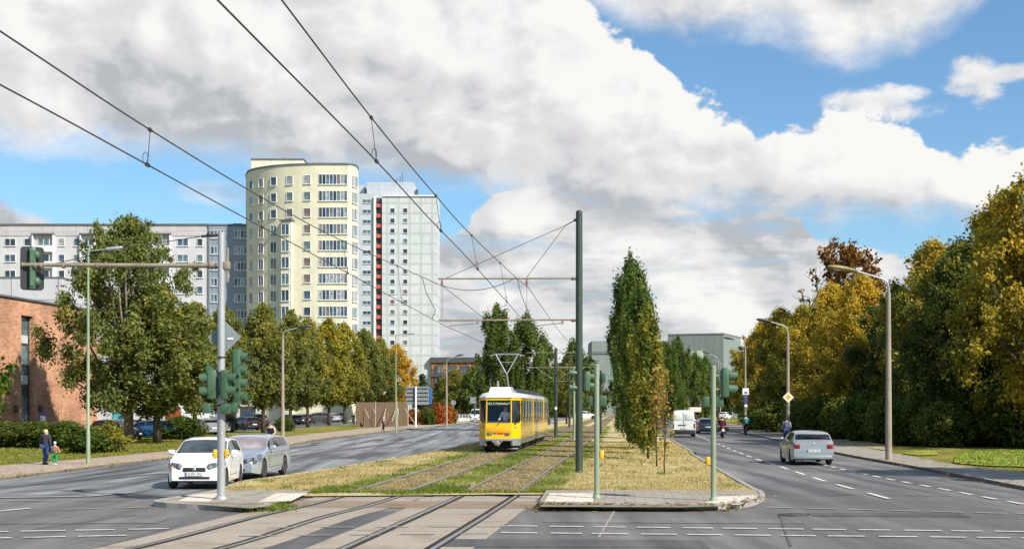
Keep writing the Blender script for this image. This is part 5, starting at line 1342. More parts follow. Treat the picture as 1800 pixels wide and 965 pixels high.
tl3, lx3, ly3 = lamp(1310, 756, 603, 1272, 593, 'concrete', 'street lamp carrying a white sign over violet signs', grp=g, mm=DARKM)
lamp(1262, 742, 628, 1234, 618, 'concrete', 'far street lamp above the two lamp signal post', grp=g, mm=DARKM)
lamp(1266, 735, 636, 1240, 630, 'concrete', 'farthest street lamp in front of the grey hall', grp=g, mm=DARKM)
def diamond(name, X, Y, z, s, lb):
    t = thing(name, lb, 'road sign', (X, Y - .14, z)); b = MB(); b.prism([(s,0),(0,s),(-s,0),(0,-s)], -.012, .012); b.build('plate', SIGNW, t)
    b = MB(); q = s * .58; b.prism([(q,0),(0,q),(-q,0),(0,-q)], -.018, -.0125); b.build('emblem', SIGNY, t); return t
diamond('road_sign', lx2 - .02, ly2 - .05, zat(698, ly2), .37, 'yellow and white diamond priority sign on the curved lamp post')
t = thing('road_sign', 'white square sign above narrow violet plates on a lamp post', 'road sign', (lx3, ly3 - .2, 0))
b = MB(); b.bbox((0, 0, zat(688, ly3)), (.64, .03, .66), .01); b.box((.02, -.019, zat(690, ly3)), (.3, .006, .2), 1); b.build('plate', [SIGNW, SIGNBL], t)
b = MB(); b.bbox((.03, 0, zat(703, ly3)), (.3, .03, .62), .01); b.bbox((.03, 0, zat(713, ly3)), (.28, .03, .26), .01, 1); b.build('plate', [SIGNBL2, SIGNW], t)

# --- direction sign seen from behind
Ys = 147.0; t = thing('direction_sign', 'large grey direction sign seen from behind on a white post, blue strip at its edge', 'road sign', (xat(731, Ys), Ys, .06))
b = MB(); b.tube([(0, -.2, -.1), (0, -.2, zat(680, Ys))], .11, 10); b.build('post', SIGNW, t, 50)
x0, x1 = xat(714, Ys) - xat(731, Ys), xat(754, Ys) - xat(731, Ys)
b = MB(); b.bbox(((x0+x1)/2, 0, zat(696, Ys)), (x1-x0, .04, 2.15), .02)
for py in (684, 691, 698, 705): b.box(((x0+x1)/2, -.05, zat(py, Ys)), (x1-x0-.2, .05, .09), 1)
b.build('panel', [SIGNB, DARKM], t)
b = MB(); b.bbox((xat(757, Ys) - xat(731, Ys), -.03, zat(697, Ys)), (.25, .05, 1.9), .01); b.build('edge_strip', SIGNBL, t)
Y_ = 200.0
for px, py, ty, nm, lb, rnd_ in ((835, 740, 702, 'small_sign', 'small grey sign seen from behind beside the tram front', 0), (797, 742, 706, 'small_sign', 'round grey sign seen from behind right of the beige lamp post', 1)):
    t = thing('road_sign', lb, 'road sign', (xat(px, Y_), Y_, .06)); b = MB(); b.tube([(0,0,-.1), (0,0,zat(ty, Y_))], .05, 6); b.build('post', GREY_P, t)
    b = MB()
    if rnd_: b.lathe([(.42, -.015), (.42, .015)], 16, 0, Matrix.Translation((0, -.07, zat(ty + 2, Y_))) @ Matrix.Rotation(R(90), 4, 'X'))
    else: b.bbox((-.3, -.07, zat(ty + 2, Y_)), (1.0, .03, 1.0), .01)
    b.build('plate', SIGNB, t)
# railing at the far pavement
t = thing('railing', 'white railing along the far pavement beside the tram front', 'railing', (xat(818, 210), 210, .1))
b = MB(); L_ = xat(838, 210) - xat(798, 210)
for z in (.4, .75, 1.1): b.tube([(-L_/2, 0, z), (L_/2, 0, z)], .035, 6)
for k in range(9): x_ = -L_/2 + L_*k/8; b.tube([(x_, 0, 0), (x_, 0, 1.12)], .035, 6)
b.build('bars', SIGNW, t)
b = MB(); b.bbox((0, .1, .28), (L_, .12, .5), .03); b.build('kick_plate', SIGNW, t)
# brown mat fence in leaning panels, each braced by poles
Yf = 152.0
for k, (pa, pb, ya, yb, lb) in enumerate(((626, 659, 0, 4.5, 'brown reed mat panel, leftmost of the braced screens on the lawn'), (661, 699, -1, 0, 'brown reed mat panel behind the walking person, middle one'), (701, 716, 1, 6, 'dark brown reed mat panel by the direction sign, rightmost one'))):
    A, B_ = Vector((xat(pa, Yf + ya), Yf + ya, 0)), Vector((xat(pb, Yf + yb), Yf + yb, 0)); L_ = (B_ - A).length; rz = math.atan2((B_-A).y, (B_-A).x)
    t = thing('mat_screen', lb, 'fence', tuple((A + B_) / 2) , rz, 'brown mat screens on the lawn'); H_ = zat(706, Yf) - .05
    b = MB(); n = 26
    for i in range(n): b.box((-L_/2 + L_*(i+.5)/n, .02 * math.sin(i*2.3), H_/2 + .03 * math.sin(i*1.7)), (L_/n*.98, .05, H_))
    b.build('reed_mat', WOODM, t)
    b = MB(); b.tube([(L_/2 - .05, -.08, -.1), (L_/2 - .05, -.08, H_ + .05)], .075, 8); b.build('corner_post', POLEW, t)
    for q in ((.0, .75) if k < 2 else (.3,)):
        b = MB(); x_ = -L_/2 + L_*(.35 + q*.6); b.tube([(x_ - .9, -1.9, 0), (x_ + .25, -.1, H_*.75)], .05, 6); b.build('brace', POLEW, t)
# ---------------------------------------------------------------- vehicles
TYRE = mat('tyre_rubber', (.022,.022,.023), .85, var=.2, scale=5)
RIM = mat('alloy_rim', (.5,.5,.51), .3, .8, .08, 3)
RIM_D = mat('dark_rim', (.16,.16,.165), .4, .6, .1, 3)
UNDER = mat('underbody', (.012,.012,.013), .9, var=.1)
TRIM = mat('black_trim', (.02,.02,.022), .55, var=.1)
CHROME = mat('chrome', (.6,.6,.6), .2, 1.0, .03)
GLASS = glass_mat('car_glass', (.045,.06,.068), .03, var=.5, scale=1.4, spec=.8)
GLASS_D = glass_mat('tinted_car_glass', (.015,.018,.02), .04, var=.4, scale=1.6, spec=.6)
GLASS_P = glass_mat('painted_reflection_windscreen', (.30,.25,.26), .05, var=.35, scale=1.2, spec=.8)  # pale pinkish base colour paints the reflection on the windscreen
HEADL = glass_mat('headlamp_glass', (.13,.14,.15), .08, var=.8, scale=9, spec=.8)
TAIL = glass_mat('tail_lamp_glass', (.26,.008,.012), .15, var=.35, scale=7, spec=.6)
AMBER = glass_mat('amber_lamp', (.7,.25,.05), .2, var=.2)
PLATE = mat('plate_white', (.72,.72,.7), .4, var=.03)
PBLUE = mat('plate_blue', (.02,.09,.4), .4, var=.03)
INK = mat('plate_ink', (.02,.02,.02), .5, var=.02)
def text_mesh(name, body, size, m, parent, M, extrude=.002, align='CENTER'):
    cu = bpy.data.curves.new(name, 'FONT'); cu.body = body; cu.size = size; cu.align_x = align; cu.align_y = 'CENTER'; cu.extrude = extrude; cu.resolution_u = 3
    o = bpy.data.objects.new('tmp', cu); COL.objects.link(o)
    me = bpy.data.meshes.new_from_object(o.evaluated_get(bpy.context.evaluated_depsgraph_get()))
    bpy.data.objects.remove(o); bpy.data.curves.remove(cu)
    me.transform(M); me.name = name; me.materials.clear(); me.materials.append(m)
    return link(name, me, parent)

SPEC = {
 # L, W, H, profile of the top edge from front (0) to rear (1, scaled to L); belt line; cowl, roof front, roof rear, rear deck
 'hatch':   dict(L=3.6, W=1.72, H=1.49, top=[(0,.56),(.03,.70),(.11,.84),(.2,.93),(.265,.99),(.30,1.05),(.40,1.29),(.475,1.43),(.56,1.485),(.70,1.49),(.82,1.45),(.90,1.38),(.955,1.08),(.985,.92),(1,.60)], belt=[(0,.62),(.1,.78),(.27,.93),(.6,.97),(1,1.0)], ws=(.285,.475), rw=(.905,.957), sw=[(.35,.585),(.61,.86)], fw=.165, rwh=.845, r=.29, sill=.2),
 'estate':  dict(L=4.86, W=1.86, H=1.47, top=[(0,.58),(.02,.70),(.06,.80),(.15,.90),(.255,.97),(.28,1.0),(.36,1.24),(.42,1.38),(.5,1.45),(.65,1.47),(.82,1.43),(.915,1.34),(.965,1.06),(.985,.95),(1,.62)], belt=[(0,.6),(.1,.78),(.27,.93),(.6,.97),(1,1.0)], ws=(.272,.425), rw=(.92,.966), sw=[(.33,.49),(.505,.69),(.705,.87)], fw=.185, rwh=.775, r=.335, sill=.2),
 'compact': dict(L=4.33, W=1.77, H=1.43, top=[(0,.58),(.02,.70),(.07,.80),(.18,.90),(.29,.97),(.315,1.0),(.40,1.24),(.47,1.36),(.55,1.42),(.68,1.43),(.82,1.39),(.895,1.32),(.95,1.06),(.975,.98),(.995,.90),(1,.62)], belt=[(0,.6),(.1,.78),(.27,.92),(.6,.95),(1,.98)], ws=(.305,.47), rw=(.90,.952), sw=[(.37,.52),(.535,.69),(.705,.82)], fw=.175, rwh=.80, r=.315, sill=.2),
 'suv':     dict(L=4.6, W=1.85, H=1.68, top=[(0,.66),(.02,.82),(.06,.95),(.17,1.05),(.25,1.1),(.275,1.14),(.35,1.40),(.41,1.56),(.5,1.65),(.65,1.68),(.84,1.64),(.925,1.55),(.968,1.2),(.985,1.05),(1,.7)], belt=[(0,.7),(.1,.92),(.27,1.06),(.6,1.09),(1,1.12)], ws=(.268,.415), rw=(.93,.97), sw=[(.325,.485),(.5,.69),(.705,.88)], fw=.185, rwh=.79, r=.36, sill=.26),
 'van':     dict(L=4.4, W=1.95, H=2.2, top=[(0,.7),(.02,.9),(.05,1.02),(.13,1.15),(.19,1.22),(.21,1.28),(.30,1.8),(.345,2.05),(.42,2.17),(.6,2.2),(.9,2.19),(.965,2.13),(.985,1.9),(.994,1.2),(1,.62)], belt=[(0,.75),(.1,1.0),(.25,1.16),(.6,1.2),(1,1.2)], ws=(.205,.35), rw=None, sw=[(.26,.42)], fw=.19, rwh=.80, r=.33, sill=.24),
}
def lerp(tab, x):
    for (a, u_), (b_, v_) in zip(tab, tab[1:]):
        if x <= b_: t = max(0, (x - a) / (b_ - a + 1e-9)); return u_ + (v_ - u_) * t
    return tab[-1][1]
class Car:
    def __init__(s, kind, detail=2):
        s.k = SPEC[kind]; s.kind = kind; k = s.k; s.L, s.W, s.H = k['L'], k['W'], k['H']
        xs = set([p[0] for p in k['top']] + [.01, .045, .08])
        n = 30 if detail == 2 else 16
        for i in range(n + 1): xs.add(i / n)
        for w in (k['fw'], k['rwh']):
            ra = (k['r'] + .05) / s.L
            for i in range(-6, 7): xs.add(w + ra * math.sin(i / 6 * PI / 2))
        xs = sorted(x for x in xs if 0 <= x <= 1); out = [xs[0]]
        for x in xs[1:]:
            if x - out[-1] > .004: out.append(x)
        out[-1] = 1.0; s.xs = out
    def plan(s, x):
        f = max(0, 1 - x / .16); r = max(0, 1 - (1 - x) / .10)
        return s.W / 2 * (1 - .24 * f ** 2.2 - .10 * r ** 2.2)
    def section(s, x):
        k = s.k; w = s.plan(x); zt = lerp(k['top'], x); zb = min(lerp(k['belt'], x), zt - .03)
        belt = lerp(k['belt'], x); g = max(0, min(1, (zt - belt) / max(.05, s.H - belt)))
        low = k['sill'] + .06 * max(0, 1 - x / .06) + .08 * max(0, 1 - (1 - x) / .06)
        for wx in (k['fw'], k['rwh']):
            d = (x - wx) * s.L; ra = k['r'] + .05
            if abs(d) < ra: low = max(low, k['r'] + math.sqrt(ra * ra - d * d) * .98)
        low = min(low, zb - .12)
        mid = low + .45 * (zb - low)
        tum = (.18 if s.kind != 'van' else .10) * g
        we = w * (.93 - tum)
        ze = zb + (zt - zb) * (.80 if g < .15 else .88)
        return [(w * .80, low), (w * .965, low), (w, mid), (w * .992, zb - .09), (w * .965, zb), (we, ze), (we * .70, zb + (zt - zb) * .975), (0, zt)]
    def pt(s, x, q, side=1):
        sec = s.section(x); i = min(int(q), len(sec) - 2); t = q - i
        y = sec[i][0] + (sec[i+1][0] - sec[i][0]) * t; z = sec[i][1] + (sec[i+1][1] - sec[i][1]) * t
        return Vector((side * y, (x - .5) * s.L, z))
    def patch(s, b, x0, x1, q0, q1, side=1, off=.006, mi=0, nq=3, across=False):
        xs = [x0] + [x for x in s.xs if x0 + .003 < x < x1 - .003] + [x1]
        if across:
            qs = [(q0 + (7 - q0) * i / 5, -1) for i in range(6)] + [(7 - (7 - q0) * i / 5, 1) for i in range(1, 6)]
        else: qs = [(q0 + (q1 - q0) * i / nq, side) for i in range(nq + 1)]
        P = [[s.pt(x, q, sd_) for q, sd_ in qs] for x in xs]; nx, m = len(xs), len(qs); vs = []
        for i in range(nx):
            for j in range(m):
                a = P[min(i+1, nx-1)][j] - P[max(i-1, 0)][j]; c = P[i][min(j+1, m-1)] - P[i][max(j-1, 0)]
                nn = a.cross(c)
                if nn.length > 1e-9: nn.normalize()
                p = P[i][j]
                if nn.dot(p - Vector((0, p.y, s.H * .45))) < 0: nn = -nn
                vs.append(p + nn * off)
        b.add(vs, [(i*m + j, (i+1)*m + j, (i+1)*m + j + 1, i*m + j + 1) for i in range(nx-1) for j in range(m-1)], mi)
def wheel(parent, x, y, r, side, rim, wdt=.2):
    M = Matrix.Translation((x, y, r)) @ Matrix.Rotation(R(90) * side, 4, 'Y')
    b = MB(); h = wdt / 2; b.lathe([(r*.62, -h*.9), (r*.9, -h), (r*.985, -h*.7), (r, 0), (r*.985, h*.7), (r*.9, h), (r*.62, h*.9)], 24)
    w_ = bpy.data.meshes.new('tyre'); 
    wo = thing_part('wheel', parent, (x, y, r))
    b.v = [tuple((Matrix.Rotation(R(90) * side, 4, 'Y') @ Vector(v))) for v in b.v]
    b.build('tyre', TYRE, wo, 40)
    q = MB(); Mr = Matrix.Rotation(R(90) * side, 4, 'Y')
    q.lathe([(r*.63, h*.2), (r*.64, h*.92), (r*.60, h*.95), (r*.57, h*.5)], 24, 0, Mr); q.lathe([(.001, h*.86), (r*.13, h*.84), (r*.14, h*.5)], 12, 0, Mr)
    q.lathe([(.001, h*.1), (r*.6, h*.1)], 20, 1, Mr)
    for i in range(5):
        q.box((r*.35, 0, h*.66), (r*.56, r*.17, h*.25), 0, 0, Mr @ Matrix.Rotation(2*PI*i/5, 4, 'Z'))
    q.build('rim', [rim, UNDER], wo, 40)
def thing_part(name, parent, loc):
    o = bpy.data.objects.new(name, None); COL.objects.link(o); o.parent = parent; o.location = loc; o.empty_display_size = .1; return o
def car(name, label, cat, X, Y, rz, kind, pm, group=None, plate=None, rim=None, glass=None, wsglass=None, scale=1.0, z=.01, three_door=False, detail=2, rails=False):
    c = Car(kind, detail); k = c.k; L, W_, H = c.L, c.W, c.H
    t = thing(name, label, cat, (X, Y, z), rz, group); t.scale = (scale,) * 3
    glass = glass or GLASS_D; b = MB(); S = [c.section(x) for x in c.xs]; m = len(S[0]); n = len(S)
    ring = []
    for x, sec in zip(c.xs, S):
        y = (x - .5) * L; ring.append([(-a, y, z_) for a, z_ in sec] + [(a, y, z_) for a, z_ in sec[:-1][::-1]])
    M_ = len(ring[0]); b.v = [p for r_ in ring for p in r_]
    for i in range(n - 1):
        for j in range(M_ - 1): b.f.append((i*M_+j, i*M_+j+1, (i+1)*M_+j+1, (i+1)*M_+j)); b.m.append(1 if j in (0, M_-2) else 0)
        b.f.append((i*M_, (i+1)*M_, (i+1)*M_+M_-1, i*M_+M_-1)); b.m.append(1)
    b.f.append(tuple(range(M_))); b.m.append(0); b.f.append(tuple((n-1)*M_ + j for j in range(M_))); b.m.append(0)
    b.build('body', [pm, UNDER], t, 28)
    g = MB(); c.patch(g, k['ws'][0] + .004, k['ws'][1] - .012, 5.12, 7, across=True, off=.008); g.build('windscreen', wsglass or glass, t, 60)
    if k['rw']: g = MB(); c.patch(g, k['rw'][0] + .002, k['rw'][1] - .002, 5.2, 7, across=True, off=.008); g.build('rear_window', glass, t, 60)
    else:
        for sd_ in (-1, 1):
            g = MB(); g.bbox((sd_ * W_*.235, L/2 - .03, 1.62), (W_*.36, .05, .52), .02); g.build('rear_window', mat_or(pm, PANEL_W), t, 40)
    for sd_ in (-1, 1):
        for (a, e) in k['sw'][:(2 if three_door else 9)]:
            g = MB(); c.patch(g, a, e, 4.14, 4.90, sd_, .007, 0, 4); g.build('side_window', glass, t, 60)
        d = [(k['sw'][0][0] - .03, k['sw'][0][1] + .008)] + ([(k['sw'][1][0] - .004, k['sw'][1][1] + .004)] if len(k['sw']) > 2 else [])
        for (a, e) in d:
            g = MB(); c.patch(g, a - .0025, e + .0025, 1.5, 4.0, sd_, .003, 1, 4); c.patch(g, a, e, 1.55, 3.97, sd_, .006, 0, 4); do = g.build('door', [pm, UNDER], t, 60)
            hp = c.pt(e - .035, 3.35, sd_); q = MB(); q.bbox(tuple(hp + Vector((sd_ * .022, 0, 0))), (.04, .2, .035), .012); q.build('handle', pm, do, 40)
        q = MB(); mp = c.pt(k['sw'][0][0] + .01, 4.25, sd_); q.bbox(tuple(mp + Vector((sd_ * .14, -.02, .05))), (.2, .12, .14), .045); q.tube([tuple(mp + Vector((sd_*-.01, 0, -.02))), tuple(mp + Vector((sd_ * .1, -.01, .02)))], .025, 6); q.build('mirror', [pm], t, 50)
        for wx, nm in ((k['fw'], 'f'), (k['rwh'], 'r')): wheel(t, sd_ * (W_/2 - .125), (wx - .5) * L, k['r'], sd_, rim or RIM)
        q = MB(); c.patch(q, .012, .125 if kind != 'van' else .08, 2.7, 5.0 if kind != 'hatch' else 4.7, sd_, .006, 0, 3); Mh = Matrix.Translation((sd_*(c.plan(.02) - .17), -L/2 + (.1 if kind == 'hatch' else .06), lerp(k['top'], .03) + (.0 if kind == 'hatch' else -.04))) @ Matrix.Rotation(R(22*sd_), 4, 'Z') @ Matrix.Rotation(R(-12*sd_), 4, 'Y'); q.bbox((0, 0, -.03), (.36, .13, .2 if kind == 'hatch' else .14), .05, 0, Mh); hl = q.build('headlight', HEADL, t, 60)
        q = MB(); p0 = c.pt(.035, 3.6, sd_); q.ball(tuple(p0 + Vector((-sd_*.06, -.02, 0))), .05, 0, 8); q.build('indicator', AMBER, hl, 60)
    zf = k['sill'] + .02; y0 = -L/2
    wf = c.plan(0) * 2
    q = MB(); q.bbox((0, y0 - .006, zf + .36), (wf*.50, .03, .12), .012); q.ball((0, y0 - .025, zf + .36), .055, 1, 8, (1,.3,1)); q.build('grille', [TRIM, CHROME], t, 40)
    q = MB(); q.bbox((0, y0 - .005, zf + .12), (wf*.68, .03, .07), .012); q.bbox((0, y0 - .004, zf + .02), (wf*.98, .04, .03), .01); q.build('lower_grille', TRIM, t, 40)
    def pl_(y, z_, sgn):
        q = MB(); q.bbox((0, y, z_), (.52, .012, .11), .004); q.bbox((-.235 * (1 if sgn < 0 else -1), y + sgn * .002, z_), (.045, .012, .10), .002, 1); po = q.build('number_plate', [PLATE, PBLUE], t)
        if plate: text_mesh('plate_text', plate, .1, INK, po, Matrix.Translation((.02 * (1 if sgn < 0 else -1), y + sgn * .0075, z_)) @ Matrix.Rotation(R(0 if sgn < 0 else 180), 4, 'Z') @ Matrix.Rotation(R(90), 4, 'X'))
    pl_(y0 - .022, zf + .235, -1)
    yr = L/2; wr_ = c.plan(1) * 2; zr_ = k['sill'] + .1
    if kind == 'van':
        pl_(yr + .02, .72, 1)
        q = MB(); q.bbox((0, yr + .0, .42), (wr_*1.03, .12, .36), .04); q.build('rear_bumper', TRIM, t, 40)
        q = MB(); q.box((0, yr - .005, 1.35), (.018, .03, 1.5)); q.bbox((-.12, yr + .012, 1.0), (.07, .04, .1), .01); q.bbox((.22, yr + .012, .98), (.5, .03, .07), .012); q.build('rear_door_trim', TRIM, t, 40)
        for sd_ in (-1, 1):
            q = MB(); q.bbox((sd_ * (wr_/2 - .045), yr - .03, .92), (.11, .1, .42), .03); q.build('tail_light', TAIL, t, 50)
            q = MB(); q.bbox((sd_ * wr_/2, yr - .05, 1.3), (.05, .08, .09), .01); q.build('hinge', TRIM, t)
    else:
        pl_(yr + .012, zr_ + .30, 1)
        q = MB(); q.bbox((0, yr - .02, zr_ + .04), (wr_*.92, .09, .16), .03); q.build('rear_bumper', TRIM if kind == 'suv' else pm, t, 40)
        q = MB(); q.ball((0, L*(.487) + .03, lerp(k['top'], .985) - .06), .05, 0, 8, (1,.35,1)); q.build('emblem', CHROME, t, 50)
        for sd_ in (-1, 1):
            q = MB(); c.patch(q, .935, .994, 3.0, 4.05, sd_, .008, 0, 3); q.bbox((sd_ * (wr_/2 - .13), yr - .012, lerp(k['belt'], 1) - .2), (.24, .06, .17), .03); q.build('tail_light', TAIL, t, 50)
        q = MB(); q.bbox((0, L*.46, H - .14), (W_*.5, .16, .025), .01); q.build('spoiler', pm, t, 40)
    if rails:
        for sd_ in (-1, 1):
            q = MB(); q.tube([tuple(c.pt(x, 5.15, sd_) + Vector((0, 0, .045 if .46 < x < .85 else 0))) for x in (.44, .48, .6, .75, .84, .88)], .018, 6); q.build('roof_rail', CHROME, t, 50)
    return t
PANEL_W = mat('van_door_panel', (.62,.66,.64), .35, 0, .04, 2)
def mat_or(a, b): return b
P_WHITE = paint('white_paint', (.80,.80,.79)); P_SILVER = paint('silver_paint', (.36,.39,.41), .5, .32); P_BLUESIL = paint('blue_silver_paint', (.45,.51,.59), .5, .3)
P_BLUE = paint('blue_paint', (.02,.10,.24), .25); P_NAVY = paint('navy_paint', (.012,.018,.045), .2); P_BLACK = paint('black_paint', (.012,.012,.014), .1); P_GREY = paint('grey_paint', (.10,.105,.11), .4)
P_DGREY = paint('dark_grey_paint', (.05,.052,.055), .4); P_BEIGE = paint('beige_paint', (.45,.42,.35), .4); P_PURP = paint('plum_paint', (.035,.02,.03), .3); P_VAN = paint('pale_van_paint', (.66,.70,.68)); P_TEAL = paint('teal_paint', (.03,.20,.26), .2); P_REDV = paint('red_paint', (.35,.03,.02), .1)
# waiting at the light, facing the viewer
Xc, Yc = gp(347, 861); car('hatchback', 'white three door hatchback waiting beside the grey mast, facing the viewer', 'car', Xc - .12 + 1.75 * -.045, Yc + .1 + 1.8, R(2.6), 'hatch', P_WHITE, 'cars waiting at the light', 'B HX 602', RIM_D, GLASS, GLASS, three_door=True)
car('estate_car', 'silver blue estate car waiting behind the white hatchback', 'car', -9.10, 41.0 + 2.5, -R(3.2), 'estate', P_BLUESIL, 'cars waiting at the light', 'B KT 418', RIM, GLASS_D, GLASS_P)
# driving away on the right
Xc, Yc = gp(1431, 818); car('hatchback', 'silver hatchback driving away in the right lane, seen from behind', 'car', Xc + .14, Yc + 2.1, R(180 - 4.6), 'compact', P_SILVER, None, 'B MN 735', RIM_D, GLASS_D)
Xc, Yc = gp(1203, 768.5); car('van', 'white delivery van driving away, seen from behind', 'van', Xc + .15, Yc + 2.2, R(180 - 4.8), 'van', P_VAN, None, 'B VT 27', RIM_D)
Xc, Yc = gp(1245, 762); car('car', 'dark blue car driving away behind the pale signal post', 'car', Xc + .15, Yc + 2.1, R(180 - 4.8), 'compact', P_NAVY, None, None, RIM_D)
Xc, Yc = gp(1171, 758); car('car', 'teal car just left of the white van, half hidden by saplings', 'car', Xc - .6, Yc + 8, R(180 - 4.8), 'compact', P_TEAL, None, None, RIM_D)
Xc, Yc = gp(836, 742); car('van', 'white van coming closer beside the tram front', 'van', xat(838, 205), 205, -R(4), 'van', P_VAN, None, None, RIM_D)
# parked on the lot
g = 'cars parked on the lot behind the trees'
pk = [(206,90,'hatch',P_NAVY,80,'navy parked car half hidden by the big pale trunk'),(221,97,'compact',P_PURP,80,'plum dark parked car behind the blue one'),
 (262,92,'estate',P_BLUE,90+180,'bright blue parked estate behind the leaning dark trunk'),(349,107,'compact',P_SILVER,140+90,'silver parked car seen from behind between two trunks'),
 (366,112,'compact',P_BEIGE,140+90,'beige parked car beside the silver parked one'),(380,118,'hatch',P_NAVY,140+90,'navy parked car partly behind the grey mast'),
 (443,140,'suv',P_GREY,130+90,'grey parked car with red tail lamps right of the grey mast'),(430,130,'compact',P_BLACK,130+90,'black parked car in front of the grey one near the mast'),
 (508,170,'compact',P_BLACK,130+90,'black parked car just right of the concrete lamp post'),(517,175,'compact',P_DGREY,130+90,'dark grey parked car, second from the concrete lamp post'),(527,180,'estate',P_BLACK,130+90,'black parked estate, third from the concrete lamp post'),
 (537,185,'compact',P_NAVY,130+90,'navy parked car next to the large grey parked one'),(556,180,'suv',P_GREY,95+180,'large grey parked off-road car seen from the side between trunks'),(580,205,'compact',P_SILVER,130+90,'silver parked car beyond the large grey one'),(588,212,'hatch',P_SILVER,140+90,'last silver parked car at the end of the row')]
for px, Y, kd, pm, ang, lb in pk:
    car('parked_car', lb, 'car', xat(px, Y), Y, R(ang), kd, pm, g, None, RIM, GLASS_D, detail=1, z=.07, scale=1.0)
car('van', 'white van parked deep in the lot, seen from the side', 'van', xat(338, 165), 165, R(90), 'van', P_WHITE, None, None, RIM_D, detail=1, z=.07, scale=1.35)
# far street traffic
for px, Y, kd, pm, ang, lb in [(812,235,'compact',P_SILVER,20,'silver car behind the white railing'),(826,240,'suv',P_NAVY,20,'dark car behind the white railing'),(1030,255,'suv',P_WHITE,85,'white car crossing far behind the green catenary mast'),(1215,215,'compact',P_BLACK,175,'black car far ahead right of the white van'),(1275,255,'hatch',P_WHITE,150,'white car far ahead beyond the motorcycle'),(1287,262,'compact',P_SILVER,150,'silver car far ahead by the park trees')]:
    car('car', lb, 'car', xat(px, Y), Y, R(ang), kd, pm, 'distant cars on the street', None, RIM_D, GLASS_D, detail=1, scale=1.0)
# white flatbed trailer with posts and a box truck far down the road
t = thing('lorry_trailer', 'pale flatbed trailer with upright stakes beyond the white van', 'trailer', (xat(1201, 232), 232, 0), R(4))
b = MB(); b.bbox((0,0,2.0), (6.2, 2.4, .9), .05); b.build('load_bed', mat('pale_load', (.55,.48,.44), .7), t, 40)
b = MB()
for x_ in (-3.0, 0, 3.0): b.tube([(x_, -1.1, 1.6), (x_, -1.1, 3.6)], .1, 6)
b.build('stake', mat('violet_stake', (.10,.10,.22), .5), t)
b = MB(); b.bbox((0,0,1.25), (5.6, 1.6, .4), .05)
b.build('chassis', UNDER, t)
for x_ in (-2.0, -1.0, 2.0): wheel(t, x_, -1.0, .45, 1, RIM_D, .3)
t = thing('box_truck', 'white box truck parked behind the low hedge, left of the leaning trunk', 'truck', (xat(262, 150), 150, .07))
b = MB(); b.bbox((0,0,2.0), (4.3, 2.3, 2.3), .05); b.build('cargo_box', P_WHITE, t, 40)
b = MB(); b.bbox((2.95,0,1.5), (1.5, 2.0, 1.9), .25); cb = b.build('cab', P_REDV, t, 40)
b = MB(); b.bbox((2.95,-1.0,1.9), (.9, .04, .6), .03); b.build('side_window', GLASS_D, cb)
b = MB(); b.box((.6,0,.72), (6, 1.6, .25)); b.build('chassis', UNDER, t)
for x_ in (-1.3, 2.7): wheel(t, x_, -.95, .42, 1, RIM_D, .28); wheel(t, x_, .95, .42, -1, RIM_D, .28)
t = thing('small_kiosk', 'small turquoise stall roofed tent left of the white box truck', 'stall', (xat(221, 152), 152, .07))
b = MB(); b.zprism([(-1.5,-1.2),(1.5,-1.2),(1.5,1.2),(-1.5,1.2)], 0, 2.1); b.build('wall', mat('turquoise_sheet', (.08,.38,.44), .6), t)
b = MB(); b.add([(-1.7,-1.4,2.1),(1.7,-1.4,2.1),(1.7,1.4,2.1),(-1.7,1.4,2.1),(0,0,3.1)], [(0,1,4),(1,2,4),(2,3,4),(3,0,4),(3,2,1,0)]); b.build('roof', mat('pale_blue_sheet', (.2,.42,.55), .6), t)

# ---------------------------------------------------------------- tram
T_YEL = paint('tram_yellow', (.83,.50,.008), 0, .3); T_WHITE = paint('tram_white', (.72,.72,.72)); T_GREY = paint('tram_grey', (.23,.24,.26), 0, .5); T_BLACK = mat('tram_rubber', (.02,.02,.022), .7)
T_GLASS = glass_mat('tram_glass', (.03,.036,.045), .04, var=.6, scale=.9, spec=.7)
T_WS = glass_mat('tram_windscreen', (.012,.035,.085), .03, tr=.8, var=.1, spec=.7)
T_DISP = emit('display_letters', (.62,.72,.22), .55)
yT = 65.0; xT = trk_x(tlD, yT)
tram = thing('tram', 'yellow articulated tram with a white roof coming along the grassy track', 'tram', (xT, yT, .06), -math.atan(.0935))
hw, fw_ = 1.10, .68
def outline(y0, y1, front=False, rear=False, ins=0.0):
    p = []
    if front: p += [(-fw_ + ins*.4, y0 + ins), (fw_ - ins*.4, y0 + ins), (hw - ins, y0 + .75), ]
    else: p += [(-hw + ins, y0), (hw - ins, y0)]
    if rear: p += [(hw - ins, y1 - .6), (fw_, y1), (-fw_, y1), (-hw + ins, y1 - .6)]
    else: p += [(hw - ins, y1), (-hw + ins, y1)]
    if front: p += [(-hw + ins, y0 + .75)]
    return p
def stack(levels, name, m, parent, sm=25):     # levels of (outline, z)
    b = MB(); n = len(levels[0][0])
    for pts, z in levels: b.v += [(x, y, z) for x, y in pts]
    for k in range(len(levels) - 1):
        for i in range(n): j = (i + 1) % n; b.f.append((k*n+i, k*n+j, (k+1)*n+j, (k+1)*n+i)); b.m.append(0)
    b.f.append(tuple(reversed(range(n)))); b.m.append(0); b.f.append(tuple((len(levels)-1)*n + i for i in range(n))); b.m.append(0)
    return b.build(name, m, parent, sm)
